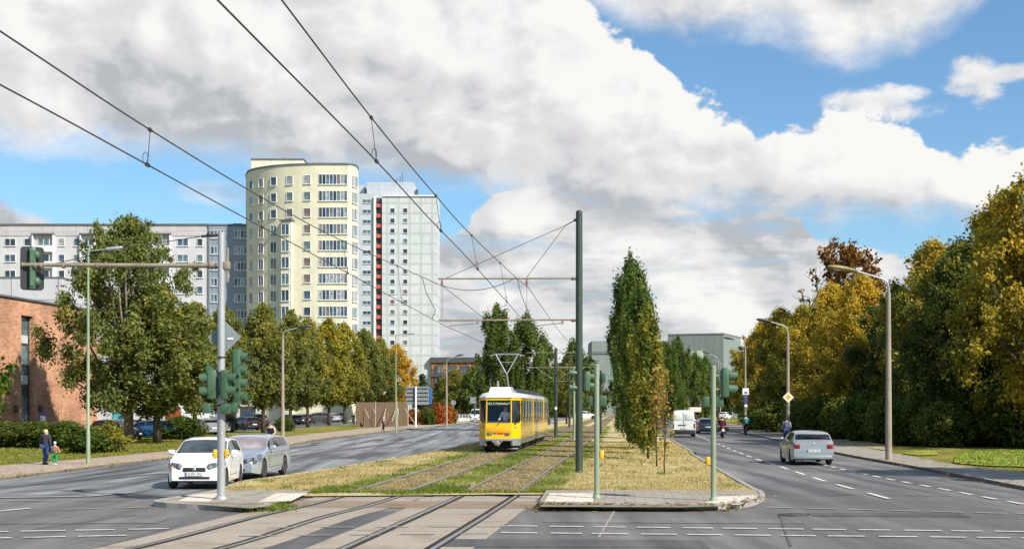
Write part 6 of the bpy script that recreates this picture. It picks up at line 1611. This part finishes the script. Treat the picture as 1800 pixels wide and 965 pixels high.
def section_(y0, y1, front=False, rear=False):
    O = lambda d=0.0, tilt=0.0: outline(y0 + (tilt if front else 0), y1 - (tilt if rear else 0), front, rear, d)
    ys_ = y0 + (.78 if front else 0)
    stack([(outline(ys_, y1, False, rear, .03), .42), (outline(ys_, y1, False, rear, 0), .72)], 'skirt', T_GREY, tram)
    # the body is open at window height only in the driver's cab
    stack([(O(0), .723), (O(0), 1.54)], 'lower_body', T_YEL, tram)
    if front:
        yc = y0 + 1.5
        stack([(outline(yc, y1, False, rear), 1.543), (outline(yc, y1, False, rear), 2.86)], 'window_band', T_YEL, tram)
        # cab pillars
        for sx in (-1, 1):
            for (xx, yy, w_) in ((fw_ - .03, y0 + .10, .07), (fw_ + .1, y0 + .27, .05), (hw - .05, y0 + .80, .08), (hw - .05, yc - .04, .09)):
                b = MB(); b.tube([(sx*xx, yy, 1.54), (sx*(xx - .01), yy + (.12 if yy < y0 + .5 else 0), 2.76)], w_*.62, 8); b.build('cab_pillar', T_YEL, tram, 40)
        b = MB(); b.zprism(outline(y0 + .14, yc + .02, True, False), 2.72, 2.86); b.build('cab_header', T_YEL, tram, 30)
    else:
        stack([(O(0), 1.543), (O(0), 2.86)], 'window_band', T_YEL, tram)
    stack([(O(-.015, .1), 2.863), (O(.02, .12), 2.95), (O(.16, .2), 3.08), (O(.4, .36), 3.14)], 'roof', T_WHITE, tram, 50)
    # wheels and boxes beneath
    for yy in ((y0 + 2.1, y1 - 2.0) if y1 - y0 > 7 else (y0 + 2.0,)):
        b = MB(); b.bbox((0, yy, .36), (1.9, 2.0, .3), .05); bo = b.build('bogie', UNDER, tram, 40)
        for sx in (-1, 1):
            for dy in (-.7, .7):
                q = MB(); q.lathe([(.001, -.06), (.32, -.06), (.34, 0), (.32, .06), (.001, .06)], 18, 0, Matrix.Translation((sx*.8, yy + dy, .34)) @ Matrix.Rotation(R(90), 4, 'Y')); q.build('wheel', DARKM, bo, 40)
    # side windows and doors
    for sx in (-1, 1):
        pat = [('w', 1.25), ('d', 1.35), ('w', 1.35), ('w', 1.35), ('d', 1.35), ('w', 1.0)] if sx < 0 else [('w', .95), ('w', 1.9), ('w', 1.9), ('w', 1.9), ('w', 1.9)]
        yy = y0 + (1.55 if front else .25)
        for kd, w_ in pat:
            if yy + w_ > y1 - .15: w_ = y1 - .2 - yy
            if w_ < .4: break
            if kd == 'w':
                b = MB(); b.bbox((sx*(hw + .004), yy + w_/2, 2.13), (.02, w_ - .13, 1.16), .008); b.build('side_window', T_GLASS, tram, 40)
            else:
                b = MB(); b.bbox((sx*(hw + .004), yy + w_/2, 1.62), (.018, w_ - .06, 2.28), .008); d_ = b.build('door', T_YEL, tram, 40)
                for q in (.27, .73):
                    g_ = MB(); g_.bbox((sx*(hw + .014), yy + w_*q, 1.98), (.012, w_*.43, 1.5), .004); g_.build('door_window', T_GLASS, d_, 40)
            yy += w_
section_(0, 8.9, front=True)
section_(9.5, 18.0, rear=False)
section_(18.9, 23.4, rear=True)
for a, e in ((8.9, 9.5), (18.0, 18.9)):
    b = MB(); n = 6
    for k in range(n): b.bbox((0, a + (e-a)*(k+.5)/n, 1.75), (2.0 if k % 2 else 1.85, (e-a)/n, 2.2), .02)
    b.build('bellows', T_BLACK, tram, 40)
# front: windscreen, lamps, coupler
b = MB(); b.add([(-fw_ + .03, .0, 1.58), (fw_ - .03, .0, 1.58), (fw_ - .04, .14, 2.72), (-fw_ + .04, .14, 2.72)], [(0,1,2,3)]); b.build('windscreen', T_WS, tram)
for sx in (-1, 1):
    b = MB(); b.add([(sx*(fw_ + .03), .05, 1.6), (sx*(hw - .03), .70, 1.6), (sx*(hw - .03), .78, 2.7), (sx*(fw_ + .03), .18, 2.7)], [(0,1,2,3)]); b.build('corner_window', T_GLASS, tram)
    b = MB(); b.add([(sx*hw, .84, 1.6), (sx*hw, 1.42, 1.6), (sx*hw, 1.42, 2.7), (sx*hw, .84, 2.7)], [(0,1,2,3)]); b.build('cab_window', T_GLASS, tram)
    b = MB(); b.bbox((sx*.46, -.02, .98), (.24, .06, .15), .04); b.build('headlight', HEADL if sx < 0 else HEADL, tram, 50)
    b = MB(); b.ball((sx*(fw_ + .16), .28, 1.33), .07, 0, 8, (1,.6,1)); b.build('side_lamp', HEADL, tram, 50)
    b = MB(); b.tube([(sx*(hw - .02), .7, 2.5), (sx*(hw + .22), .5, 2.45), (sx*(hw + .22), .5, 2.0)], .02, 6); b.bbox((sx*(hw + .22), .5, 2.1), (.06, .18, .36), .02); b.build('mirror', T_BLACK, tram, 40)
b = MB(); b.bbox((.1, -.012, 1.0), (.34, .02, .09), .008); b.box((-.2, -.012, 1.0), (.12, .02, .05), 1); b.build('number_panel', [SIGNR, TRIM], tram)
b = MB(); b.bbox((0, .02, 1.13), (1.3, .06, .32), .02); b.build('front_panel', mat('tram_amber', (.72,.36,.004), .35, var=.06), tram, 40)
b = MB(); b.tube([(.1, -.03, 1.62), (-.1, -.05, 1.40)], .018, 6); b.build('wiper', TRIM, tram)
b = MB(); b.bbox((0, .0, .66), (1.42, .14, .12), .04); b.build('bumper', T_GREY, tram, 40)
for sx in (-1, 1): b = MB(); b.zprism([(sx*.62, .12), (sx*.72, .06), (sx*1.08, .72), (sx*1.08, .8), (sx*.62, .8)], .36, .722); b.build('corner_skirt', T_GREY, tram, 40)
b = MB(); b.bbox((0, .6, .45), (1.2, .3, .5), .03); b.build('front_recess', UNDER, tram)
b = MB(); b.bbox((.72, .55, .2), (.5, .5, .08), .03); b.build('track_guard', T_GREY, tram, 40)
b = MB(); b.tube([(0, .3, .5), (-.05, -.35, .5)], .07, 8); b.tube([(-.28, -.25, .58), (.02, -.36, .38), (.2, -.3, .62)], .06, 8); b.bbox((-.05, -.42, .5), (.26, .2, .26), .05); b.build('coupler', mat('coupler_steel', (.3,.27,.24), .5, .5, .3), tram, 50)
b = MB(); b.bbox((0, .30, 2.55), (1.22, .1, .26), .02); db = b.build('destination_display', T_BLACK, tram, 40)
text_mesh('display_text', '62 S Mahlsdorf', .185, T_DISP, db, Matrix.Translation((0, .243, 2.55)) @ Matrix.Rotation(R(90), 4, 'X'))
b = MB(); b.box((0, 1.45, 1.9), (1.95, .05, 1.6)); b.box((0, .35, 1.58), (1.2, .5, .08)); b.box((0, .8, 1.56), (1.9, 1.3, .03)); b.build('cab_interior', mat('cab_lining', (.05,.07,.11), .7), tram)
# roof equipment and pantograph
b = MB(); b.add([(-.62,.9,3.1),(.62,.9,3.1),(.62,2.7,3.1),(-.62,2.7,3.1),(-.52,1.0,3.42),(.52,1.0,3.42),(.52,2.6,3.42),(-.52,2.6,3.42)], [(0,1,5,4),(1,2,6,5),(2,3,7,6),(3,0,4,7),(4,5,6,7)]); b.build('roof_box', T_WHITE, tram)
for y_ in (6.6, 11.2, 14.5, 20.8): 
    b = MB(); b.bbox((.1, y_, 3.25), (1.2, 1.3, .26), .05); b.build('roof_unit', DARKM, tram, 40)
b = MB(); yp = 4.4
b.bbox((0, yp, 3.2), (1.0, 1.2, .12), .03); b.tube([(.1, yp + .3, 3.2), (.02, yp - .25, 4.25)], .055, 8)
for sx in (-1, 1): b.tube([(.02 + sx*.03, yp - .25, 4.22), (sx*.62, yp + .05, 5.28)], .035, 8)
b.tube([(-.38, yp, 4.85), (.38, yp, 4.85)], .018, 6); b.tube([(-.95, yp + .05, 5.2), (-.62, yp + .05, 5.30), (.62, yp + .05, 5.30), (.95, yp + .05, 5.2)], .03, 8); b.tube([(-.62, yp + .3, 5.28), (.62, yp + .3, 5.28)], .025, 6)
b.build('pantograph', mat('pantograph_grey', (.35,.36,.37), .45, .5, .1), tram, 50)
b = MB(); b.tube([(-.2, 1.6, 3.4), (-.2, 1.6, 3.75)], .05, 8); b.build('aerial', LAMPG, tram)
TRAM_M = tram
# ---------------------------------------------------------------- people
SKIN = mat('skin', (.55,.36,.27), .6, var=.06)
def cloth(name, c): return mat(name, c, .9, var=.18, scale=9, bump=.2, spec=.15)
def skin_mesh(name, verts, edges, radii, root=0, sub=1):
    me = bpy.data.meshes.new(name); me.from_pydata(verts, edges, []); o = bpy.data.objects.new('tmp', me); COL.objects.link(o)
    md = o.modifiers.new('s', 'SKIN'); md.use_smooth_shade = True; o.modifiers.new('d', 'SUBSURF').levels = sub; o.modifiers['d'].render_levels = sub
    sv = me.skin_vertices[0].data
    for i, r in enumerate(radii): sv[i].radius = (r, r) if not isinstance(r, tuple) else r
    sv[root].use_root = True
    dg = bpy.context.evaluated_depsgraph_get(); dg.update()
    out_ = bpy.data.meshes.new_from_object(o.evaluated_get(dg)); out_.name = name
    bpy.data.objects.remove(o); bpy.data.meshes.remove(me)
    out_.polygons.foreach_set('use_smooth', [True] * len(out_.polygons)); return out_
BASE = dict(pelvis=(0,0,.53), waist=(0,0,.60), chest=(0,0,.72), top=(0,0,.80), neck=(0,0,.845), head=(0,-.01,.90), crown=(0,0,.965),
  hip=(.052,0,.50), knee=(.058,-.012,.28), ankle=(.058,.012,.05), toe=(.062,-.085,.022), shoulder=(.108,0,.795), elbow=(.135,.01,.63), wrist=(.142,-.03,.49), hand=(.143,-.045,.45))
RAD = dict(pelvis=.078, waist=.07, chest=.082, top=.06, neck=.030, head=.050, crown=.034, hip=.056, knee=.036, ankle=.024, toe=.022, shoulder=.036, elbow=.027, wrist=.018, hand=.020)
def person(label, X, Y, z, rz, h, pose, top, low, hair, shoe, hat=None, sleeves=True, extra=None, group=None, coat=1.0, bulk=1.0):
    """pose: joint -> (x, y, z) in body heights; plain joint names give both sides, 'l_'/'r_' one side. Faces local -Y."""
    t = thing('person', label, 'person', (X, Y, z), rz, group)
    J = {}
    for k, v in BASE.items():
        if k in ('hip','knee','ankle','toe','shoulder','elbow','wrist','hand'):
            for s, sg in (('l_', 1), ('r_', -1)):
                q = pose.get(s + k, pose.get(k)); J[s + k] = Vector(q if (s + k) in pose else ((sg*(q or v)[0],) + tuple((q or v)[1:]))) * h
        else: J[k] = Vector(pose.get(k, v)) * h
    rd = {k: RAD[k.split('_')[-1]] * h for k in J}
    def graph(names, edges, f, name, sub=1):
        ix = {n: i for i, n in enumerate(names)}
        return skin_mesh(name, [tuple(J[n]) for n in names], [(ix[a], ix[b]) for a, b in edges], [rd[n] * (f if not callable(f) else f(n)) for n in names], 0, sub)
    core = ['pelvis','waist','chest','top','neck','head','crown']
    ce = list(zip(core, core[1:])); arms, ae, legs, le = [], [], [], []
    for s in ('l_', 'r_'):
        arms += [s+'shoulder', s+'elbow', s+'wrist', s+'hand']; ae += [('top', s+'shoulder'), (s+'shoulder', s+'elbow'), (s+'elbow', s+'wrist'), (s+'wrist', s+'hand')]
        legs += [s+'hip', s+'knee', s+'ankle', s+'toe']; le += [('pelvis', s+'hip'), (s+'hip', s+'knee'), (s+'knee', s+'ankle'), (s+'ankle', s+'toe')]
    body = graph(core + arms + legs, ce + ae + le, 1.0, 'body', 2)
    # fingers and face on the same mesh
    b = MB()
    for s, sg in (('l_', 1), ('r_', -1)):
        w_, hd = J[s+'wrist'], J[s+'hand']; d = (hd - w_).normalized(); sd_ = d.cross(Vector((1, 0, 0))); sd_ = sd_.normalized() if sd_.length > .1 else Vector((0, 1, 0))
        nr = d.cross(sd_)
        for i, ln in enumerate((.036, .044, .046, .041)):
            o_ = sd_ * (i - 1.5) * .0095 * h
            p = hd + o_; c1 = p + d * ln * .55 * h; c2 = c1 + (d * .7 - nr * sg * .5) * ln * .5 * h
            b.tube([p - d * .01 * h, c1, c2], [.0056*h, .005*h, .0038*h], 5)
        p = hd + sd_ * -.018 * h - d * .006 * h; b.tube([p, p + (d * .5 - sd_ * .6) * .03 * h, p + (d * .9 - sd_ * .5) * .05 * h], [.0065*h, .0058*h, .004*h], 5)
    hc = J['head']; ax = (J['crown'] - J['neck']).normalized(); fwd = Vector((0, -1, 0)); fwd = (fwd - ax * fwd.dot(ax)).normalized(); rt = fwd.cross(ax)
    b.tube([hc + fwd*.046*h + ax*.008*h, hc + fwd*.062*h - ax*.010*h, hc + fwd*.046*h - ax*.014*h], [.004*h, .007*h, .004*h], 6)
    for sg in (-1, 1): b.ball(tuple(hc + rt*sg*.052*h + ax*.002*h), .012*h, 0, 6, (.5, .8, 1.3))
    me2 = bpy.data.meshes.new('f'); me2.from_pydata(b.v, [], b.f)
    bm = bmesh.new(); bm.from_mesh(body); bm.from_mesh(me2); bm.to_mesh(body); bm.free(); bpy.data.meshes.remove(me2)
    body.materials.clear(); body.materials.append(SKIN); body.polygons.foreach_set('use_smooth', [True] * len(body.polygons)); link('body', body, t)
    q = MB()
    for sg in (-1, 1): q.ball(tuple(hc + fwd*.045*h + rt*sg*.02*h + ax*.012*h), .0065*h, 0, 6)
    q.tube([hc + fwd*.047*h + rt*-.014*h - ax*.026*h, hc + fwd*.050*h - ax*.027*h, hc + fwd*.047*h + rt*.014*h - ax*.026*h], .0035*h, 5, 1)
    q.build('face_features', [INK, mat('lips', (.4,.16,.13), .6)], t)
    an = [a for a in arms if not a.endswith('hand')]
    if sleeves: g_ = graph(core[:4] + an, ce[:3] + [e for e in ae if not e[1].endswith('hand')], lambda n: (1.22 if n in ('pelvis','waist','chest','top') else 1.38) * coat, 'top')
    else: g_ = graph(core[:4] + ['l_shoulder', 'r_shoulder'], ce[:3] + [('top','l_shoulder'), ('top','r_shoulder')], lambda n: 1.22 * coat, 'top')
    g_.materials.clear(); g_.materials.append(top); link('jacket' if sleeves else 'shirt', g_, t)
    ln_ = [l for l in legs if not l.endswith('toe')]
    g_ = graph(['pelvis'] + ln_, [e for e in le if not e[1].endswith('toe')], lambda n: 1.14 if n == 'pelvis' else 1.28, 'trousers'); g_.materials.clear(); g_.materials.append(low); link('trousers', g_, t)
    for s in ('l_', 'r_'):
        a_, tt = J[s+'ankle'], J[s+'toe']; f_ = Vector((a_.x, a_.y + .02*h, tt.z)); q = MB()
        q.tube([f_ + (f_ - tt).normalized()*.012*h, f_, (f_ + tt)/2 + Vector((0,0,.006*h)), tt, tt + (tt - f_).normalized()*.02*h], [.016*h, .028*h, .029*h, .026*h, .012*h], 8); q.tube([f_, a_], [.028*h, .027*h], 8); q.build('shoe', shoe, t, 60)
    q = MB(); M = Matrix.Translation(hc + ax*.022*h - fwd*.012*h); n_ = 8
    q.ball((0,0,0), .060*h, 0, 10, (.98, 1.05, .95)); q.v = [tuple(Vector(v) + hc + ax*.022*h - fwd*.012*h) for v in q.v if True]
    q.v = [tuple(Vector(v) - fwd * max(0, (Vector(v) - hc).dot(fwd) - .030*h)) for v in q.v]
    q.build('hair' if hat is None else 'cap', hair if hat is None else hat, t, 60)
    if extra: extra(t, J, h)
    return t
BLK = cloth('black_cloth', (.018,.018,.02)); NAVYC = cloth('navy_cloth', (.03,.035,.06)); JEANS = cloth('blue_denim', (.04,.07,.18)); DKJ = cloth('dark_jacket', (.045,.045,.055)); ORNG = cloth('orange_cloth', (.75,.17,.04)); GRNC = cloth('green_cloth', (.02,.28,.10)); TAN = cloth('tan_cloth', (.36,.28,.23)); WHT = cloth('white_cloth', (.78,.78,.78)); TEALC = cloth('teal_cloth', (.03,.22,.28)); LILC = cloth('lilac_cloth', (.42,.42,.52)); GREYC = cloth('grey_cloth', (.16,.15,.18))
BLOND = mat('blond_hair', (.78,.60,.24), .6, var=.25, scale=30); BROWNH = mat('brown_hair', (.08,.05,.03), .6, var=.25, scale=30); GREYH = mat('grey_hair', (.3,.3,.3), .6, var=.25, scale=30)
SH_D = mat('dark_shoe', (.03,.025,.022), .6); SH_W = mat('light_shoe', (.65,.62,.6), .6); CAPB = cloth('pale_blue_hat', (.5,.66,.74)); HELM = mat('dark_helmet', (.02,.02,.03), .25, var=.05)
walk = dict(l_knee=(.05,-.05,.285), l_ankle=(.05,.0,.055), l_toe=(.052,-.085,.024), r_knee=(-.055,.0,.28), r_ankle=(-.055,.075,.07), r_toe=(-.058,-.005,.028))
def bag(t, J, h):
    q = MB(); q.bbox(tuple(J['r_hand'] + Vector((-.01, 0, -.05))*h), (.07*h, .15*h, .13*h), .02); q.tube([J['r_hand'] + Vector((0,-.04*h,.0)), J['r_hand'] + Vector((0,0,.03*h)), J['r_hand'] + Vector((0,.04*h,0))], .006*h, 5); q.build('handbag', BLK, t, 50)
def pack(m):
    def f(t, J, h):
        q = MB(); q.bbox(tuple(J['chest'] + Vector((0, .105, .0))*h), (.2*h, .11*h, .22*h), .04)
        for sg in (-1, 1): q.tube([J['top'] + Vector((sg*.05, .05, 0))*h, J['top'] + Vector((sg*.055, -.07, -.02))*h, J['waist'] + Vector((sg*.07, -.03, .03))*h], .011*h, 6)
        q.build('backpack', m, t, 50)
    return f
wk = dict(walk); wk.update(l_elbow=(.15,.0,.64), l_wrist=(.175,-.04,.52), l_hand=(.185,-.05,.485), chest=(0,-.015,.715), top=(0,-.03,.79), neck=(.0,-.045,.835), head=(.015,-.06,.885), crown=(.02,-.06,.95))
pX, pY = gp(80, 816, .1)
person('blond adult in a dark jacket and jeans walking away, holding a small bag', pX, pY, .1, R(180 - 8), 1.47, wk, DKJ, JEANS, BLOND, SH_D, extra=bag, coat=1.12)
kid = dict(pelvis=(0,0,.46), waist=(0,0,.54), chest=(0,0,.65), top=(0,0,.73), neck=(0,0,.785), head=(0,-.01,.865), crown=(0,0,.955), hip=(.055,0,.44), knee=(.06,-.01,.25), shoulder=(.10,0,.72), elbow=(.13,.0,.58), wrist=(.16,-.03,.48), hand=(.165,-.04,.45))
kid.update({'r_elbow': (-.13, 0, .63), 'r_wrist': (-.17,-.02,.56), 'r_hand': (-.18,-.03,.535), 'r_ankle': (-.06,.06,.07), 'r_toe': (-.06,-.02,.03)})
cX, cY = gp(96.5, 817, .1)
person('small child in orange top, green trousers and pale blue hat walking beside the adult', cX, cY, .1, R(180 - 8), 1.0, kid, ORNG, GRNC, BLOND, SH_W, hat=CAPB, extra=pack(GREYC))
X, Y = gp(674, 757.5, .1)
w2 = dict(walk); w2.update(chest=(0,-.02,.715), top=(0,-.04,.79), neck=(0,-.055,.835), head=(0,-.07,.885), crown=(0,-.065,.95))
person('person in a tan jacket and black trousers walking before the mat fence', X, Y, .1, R(95), 1.72, w2, TAN, BLK, GREYH, SH_D, coat=1.08)
X, Y = xat(476, 62), 62.0
person('long haired person in a sleeveless black top behind the silver blue estate car', X, Y, .01, R(-20), 1.74, dict(l_elbow=(.17,-.03,.66), l_wrist=(.12,-.12,.60), l_hand=(.10,-.14,.59)), BLK, JEANS, BROWNH, SH_D, sleeves=False)
X, Y = xat(621, 170), 170.0
person('person in dark clothes standing left of the mat fence', X, Y, .06, R(30), 1.7, {}, BLK, NAVYC, BROWNH, SH_D)
# driver behind the tram's windscreen
sit = dict(pelvis=(0,0,.53), hip=(.055,-.02,.50), knee=(.07,-.24,.50), ankle=(.07,-.25,.29), toe=(.072,-.33,.262), l_elbow=(.15,-.06,.64), l_wrist=(.13,-.19,.60), l_hand=(.125,-.22,.60), r_elbow=(-.15,-.06,.64), r_wrist=(-.13,-.19,.60), r_hand=(-.125,-.22,.60))
dv = Matrix.Translation((xT, yT, .06)) @ Matrix.Rotation(-math.atan(.0935), 4, 'Z') @ Vector((.30, .74, .64))
person('tram driver in a white shirt seated behind the windscreen', dv.x, dv.y, dv.z, -math.atan(.0935) - .3, 1.78, sit, WHT, NAVYC, GREYH, SH_D)

# ---------------------------------------------------------------- bicycles and the motorcycle
def spoked(parent, y, r, wdt=.025):
    wo = thing_part('wheel', parent, (0, y, r)); b = MB(); n = 28
    b.tube([(0, (r - wdt)*math.cos(2*PI*k/n), (r - wdt)*math.sin(2*PI*k/n)) for k in range(n + 1)], wdt, 6); b.build('tyre', TYRE, wo, 60)
    b = MB()
    for k in range(14): a = 2*PI*k/14; b.tube([(.02*(-1)**k, 0, 0), (0, (r - wdt)*math.cos(a), (r - wdt)*math.sin(a))], .0025, 3)
    b.tube([(-.05,0,0), (.05,0,0)], .02, 6); b.build('spokes', CHROME, wo)
def bicycle(label, X, Y, z, rz, m):
    t = thing('bicycle', label, 'bicycle', (X, Y, z), rz); spoked(t, -.52, .34); spoked(t, .52, .34)
    b = MB(); bb, st, hd = (0,.06,.29), (0,.2,.82), (0,-.36,.82)
    b.tube([bb, st], .018, 6); b.tube([(0,.17,.72), (0,-.36,.76)], .018, 6); b.tube([bb, (0,-.38,.68)], .02, 6); b.tube([hd, (0,-.39,.62), (0,-.52,.34)], .016, 6)
    for sx in (-.05, .05): b.tube([bb, (sx,.52,.34)], .011, 5); b.tube([(0,.18,.74), (sx,.52,.34)], .011, 5)
    b.build('frame', m, t, 50)
    b = MB(); b.tube([(0,.2,.8), (0,.215,.93)], .014, 6); b.bbox((0,.24,.95), (.15,.26,.06), .025); b.build('saddle', TRIM, t, 50)
    b = MB(); b.tube([(0,-.36,.8), (0,-.35,.98)], .014, 6); b.tube([(-.28,-.24,1.02), (-.2,-.36,1.02), (.2,-.36,1.02), (.28,-.24,1.02)], .013, 6); b.build('handlebar', CHROME, t, 50)
    b = MB(); b.lathe([(.001,-.01),(.09,-.01),(.09,.01),(.001,.01)], 14, 0, Matrix.Translation((.04,.06,.29)) @ Matrix.Rotation(R(90), 4, 'Y')); b.tube([(.06,.06,.29), (.08,-.06,.17)], .01, 5); b.tube([(-.06,.06,.29), (-.08,.18,.41)], .01, 5); b.box((.12,-.06,.17), (.09,.07,.02)); b.box((-.12,.18,.41), (.09,.07,.02)); b.build('crank', DARKM, t)
    b = MB(); b.bbox((0,.66,.62), (.07,.04,.06), .015); b.build('tail_light', TAIL, t); b = MB(); b.bbox((0,.5,.72), (.14,.36,.02), .008); b.build('rack', DARKM, t)
    return t
def ride(h, seat=1.0):
    s = seat / h
    return dict(pelvis=(0,.13,s + .02), waist=(0,.10,s + .09), chest=(0,.04,s + .20), top=(0,.0,s + .275), neck=(0,-.02,s + .32), head=(0,-.045,s + .372), crown=(0,-.045,s + .437), shoulder=(.105,.0,s + .27), elbow=(.14,-.08,s + .14), wrist=(.15,-.16,s + .06), hand=(.15,-.185,s + .045),
      hip=(.052,.11,s), l_knee=(.065,-.08,s - .15), l_ankle=(.066,-.015,.145), l_toe=(.066,-.10,.115), r_knee=(-.065,-.12,s - .10), r_ankle=(-.066,.09,.275), r_toe=(-.066,.01,.245), knee=(.06,-.1,.4))
FRM = paint('dark_bike_frame', (.03,.03,.035)); FRR = paint('red_bike_frame', (.45,.04,.03))
bx, by = gp(1383, 783); brz = R(180 - 6)
bicycle('dark bicycle ridden away along the kerb just left of the silver hatchback', bx, by, .01, brz, FRR)
person('cyclist in a lilac top and blue jeans with a grey backpack, nearer of the two', bx, by, .01, brz, 1.72, ride(1.72, .97), LILC, JEANS, BROWNH, SH_D, hat=HELM, extra=pack(cloth('blue_grey_pack', (.13,.14,.22))))
bx, by = gp(1311, 765, .0); by = 107; bx = xat(1311, by)
bicycle('dark bicycle ridden away below the white sign, farther one', bx, by, .01, brz, FRM)
person('cyclist in a teal jacket and black trousers, farther of the two', bx, by, .01, brz, 1.76, ride(1.76, .97), TEALC, BLK, BROWNH, SH_D)
mx_, my_ = gp(1269.5, 769.5); rzm = R(180 - 5)
t = thing('motorcycle', 'dark motorcycle with a red tail ridden away between the lanes', 'motorcycle', (mx_, my_, .01), rzm)
for y in (-.72, .72):
    wo = thing_part('wheel', t, (0, y, .31)); b = MB(); n = 20; b.tube([(0, .24*math.cos(2*PI*k/n), .24*math.sin(2*PI*k/n)) for k in range(n + 1)], .075, 8); b.build('tyre', TYRE, wo, 60)
    b = MB(); b.lathe([(.001,-.03),(.2,-.03),(.2,.03),(.001,.03)], 16, 0, Matrix.Rotation(R(90), 4, 'Y')); b.build('rim', RIM_D, wo, 40)
b = MB(); b.bbox((0,-.05,.5), (.36,.7,.42), .1); b.bbox((0,-.3,.86), (.36,.6,.26), .1); b.tube([(0,-.42,.95), (0,-.72,.31)], .05, 8); b.tube([(0,.2,.45), (0,.72,.31)], .05, 8); b.build('frame', P_BLACK, t, 50)
b = MB(); b.bbox((0,.32,.84), (.32,.75,.14), .05); b.build('saddle', TRIM, t, 50)
b = MB(); b.bbox((0,.78,.86), (.26,.34,.2), .05); b.build('tail_fairing', P_REDV, t, 50)
b = MB(); b.bbox((0,.95,.84), (.2,.05,.1), .02); b.build('tail_light', TAIL, t); b = MB(); b.bbox((0,.96,.62), (.2,.02,.22), .01); b.build('number_plate', PLATE, t)
for sx in (-1, 1): b = MB(); b.bbox((sx*.36,.55,.7), (.24,.5,.34), .06); b.build('pannier', P_BLACK, t, 50)
b = MB(); b.tube([(-.38,-.3,1.08), (-.1,-.45,1.06), (.1,-.45,1.06), (.38,-.3,1.08)], .02, 6); b.bbox((0,-.6,1.05), (.36,.1,.34), .05); b.build('handlebar', DARKM, t, 50)
b = MB(); b.tube([(.22,.3,.38), (.24,.85,.46)], .06, 8); b.build('exhaust', CHROME, t, 50)
mr_ = dict(ride(1.78, .88)); mr_.update({'l_knee': (.13,-.12,.42), 'r_knee': (-.13,-.12,.42), 'l_ankle': (.12,.06,.22), 'r_ankle': (-.12,.06,.22), 'l_toe': (.12,-.03,.19), 'r_toe': (-.12,-.03,.19)})
person('motorcyclist in a dark jacket with red shoulders and a dark helmet', mx_, my_, .01, rzm, 1.78, mr_, cloth('dark_red_leather', (.09,.02,.025)), BLK, BROWNH, SH_D, hat=HELM, coat=1.1)
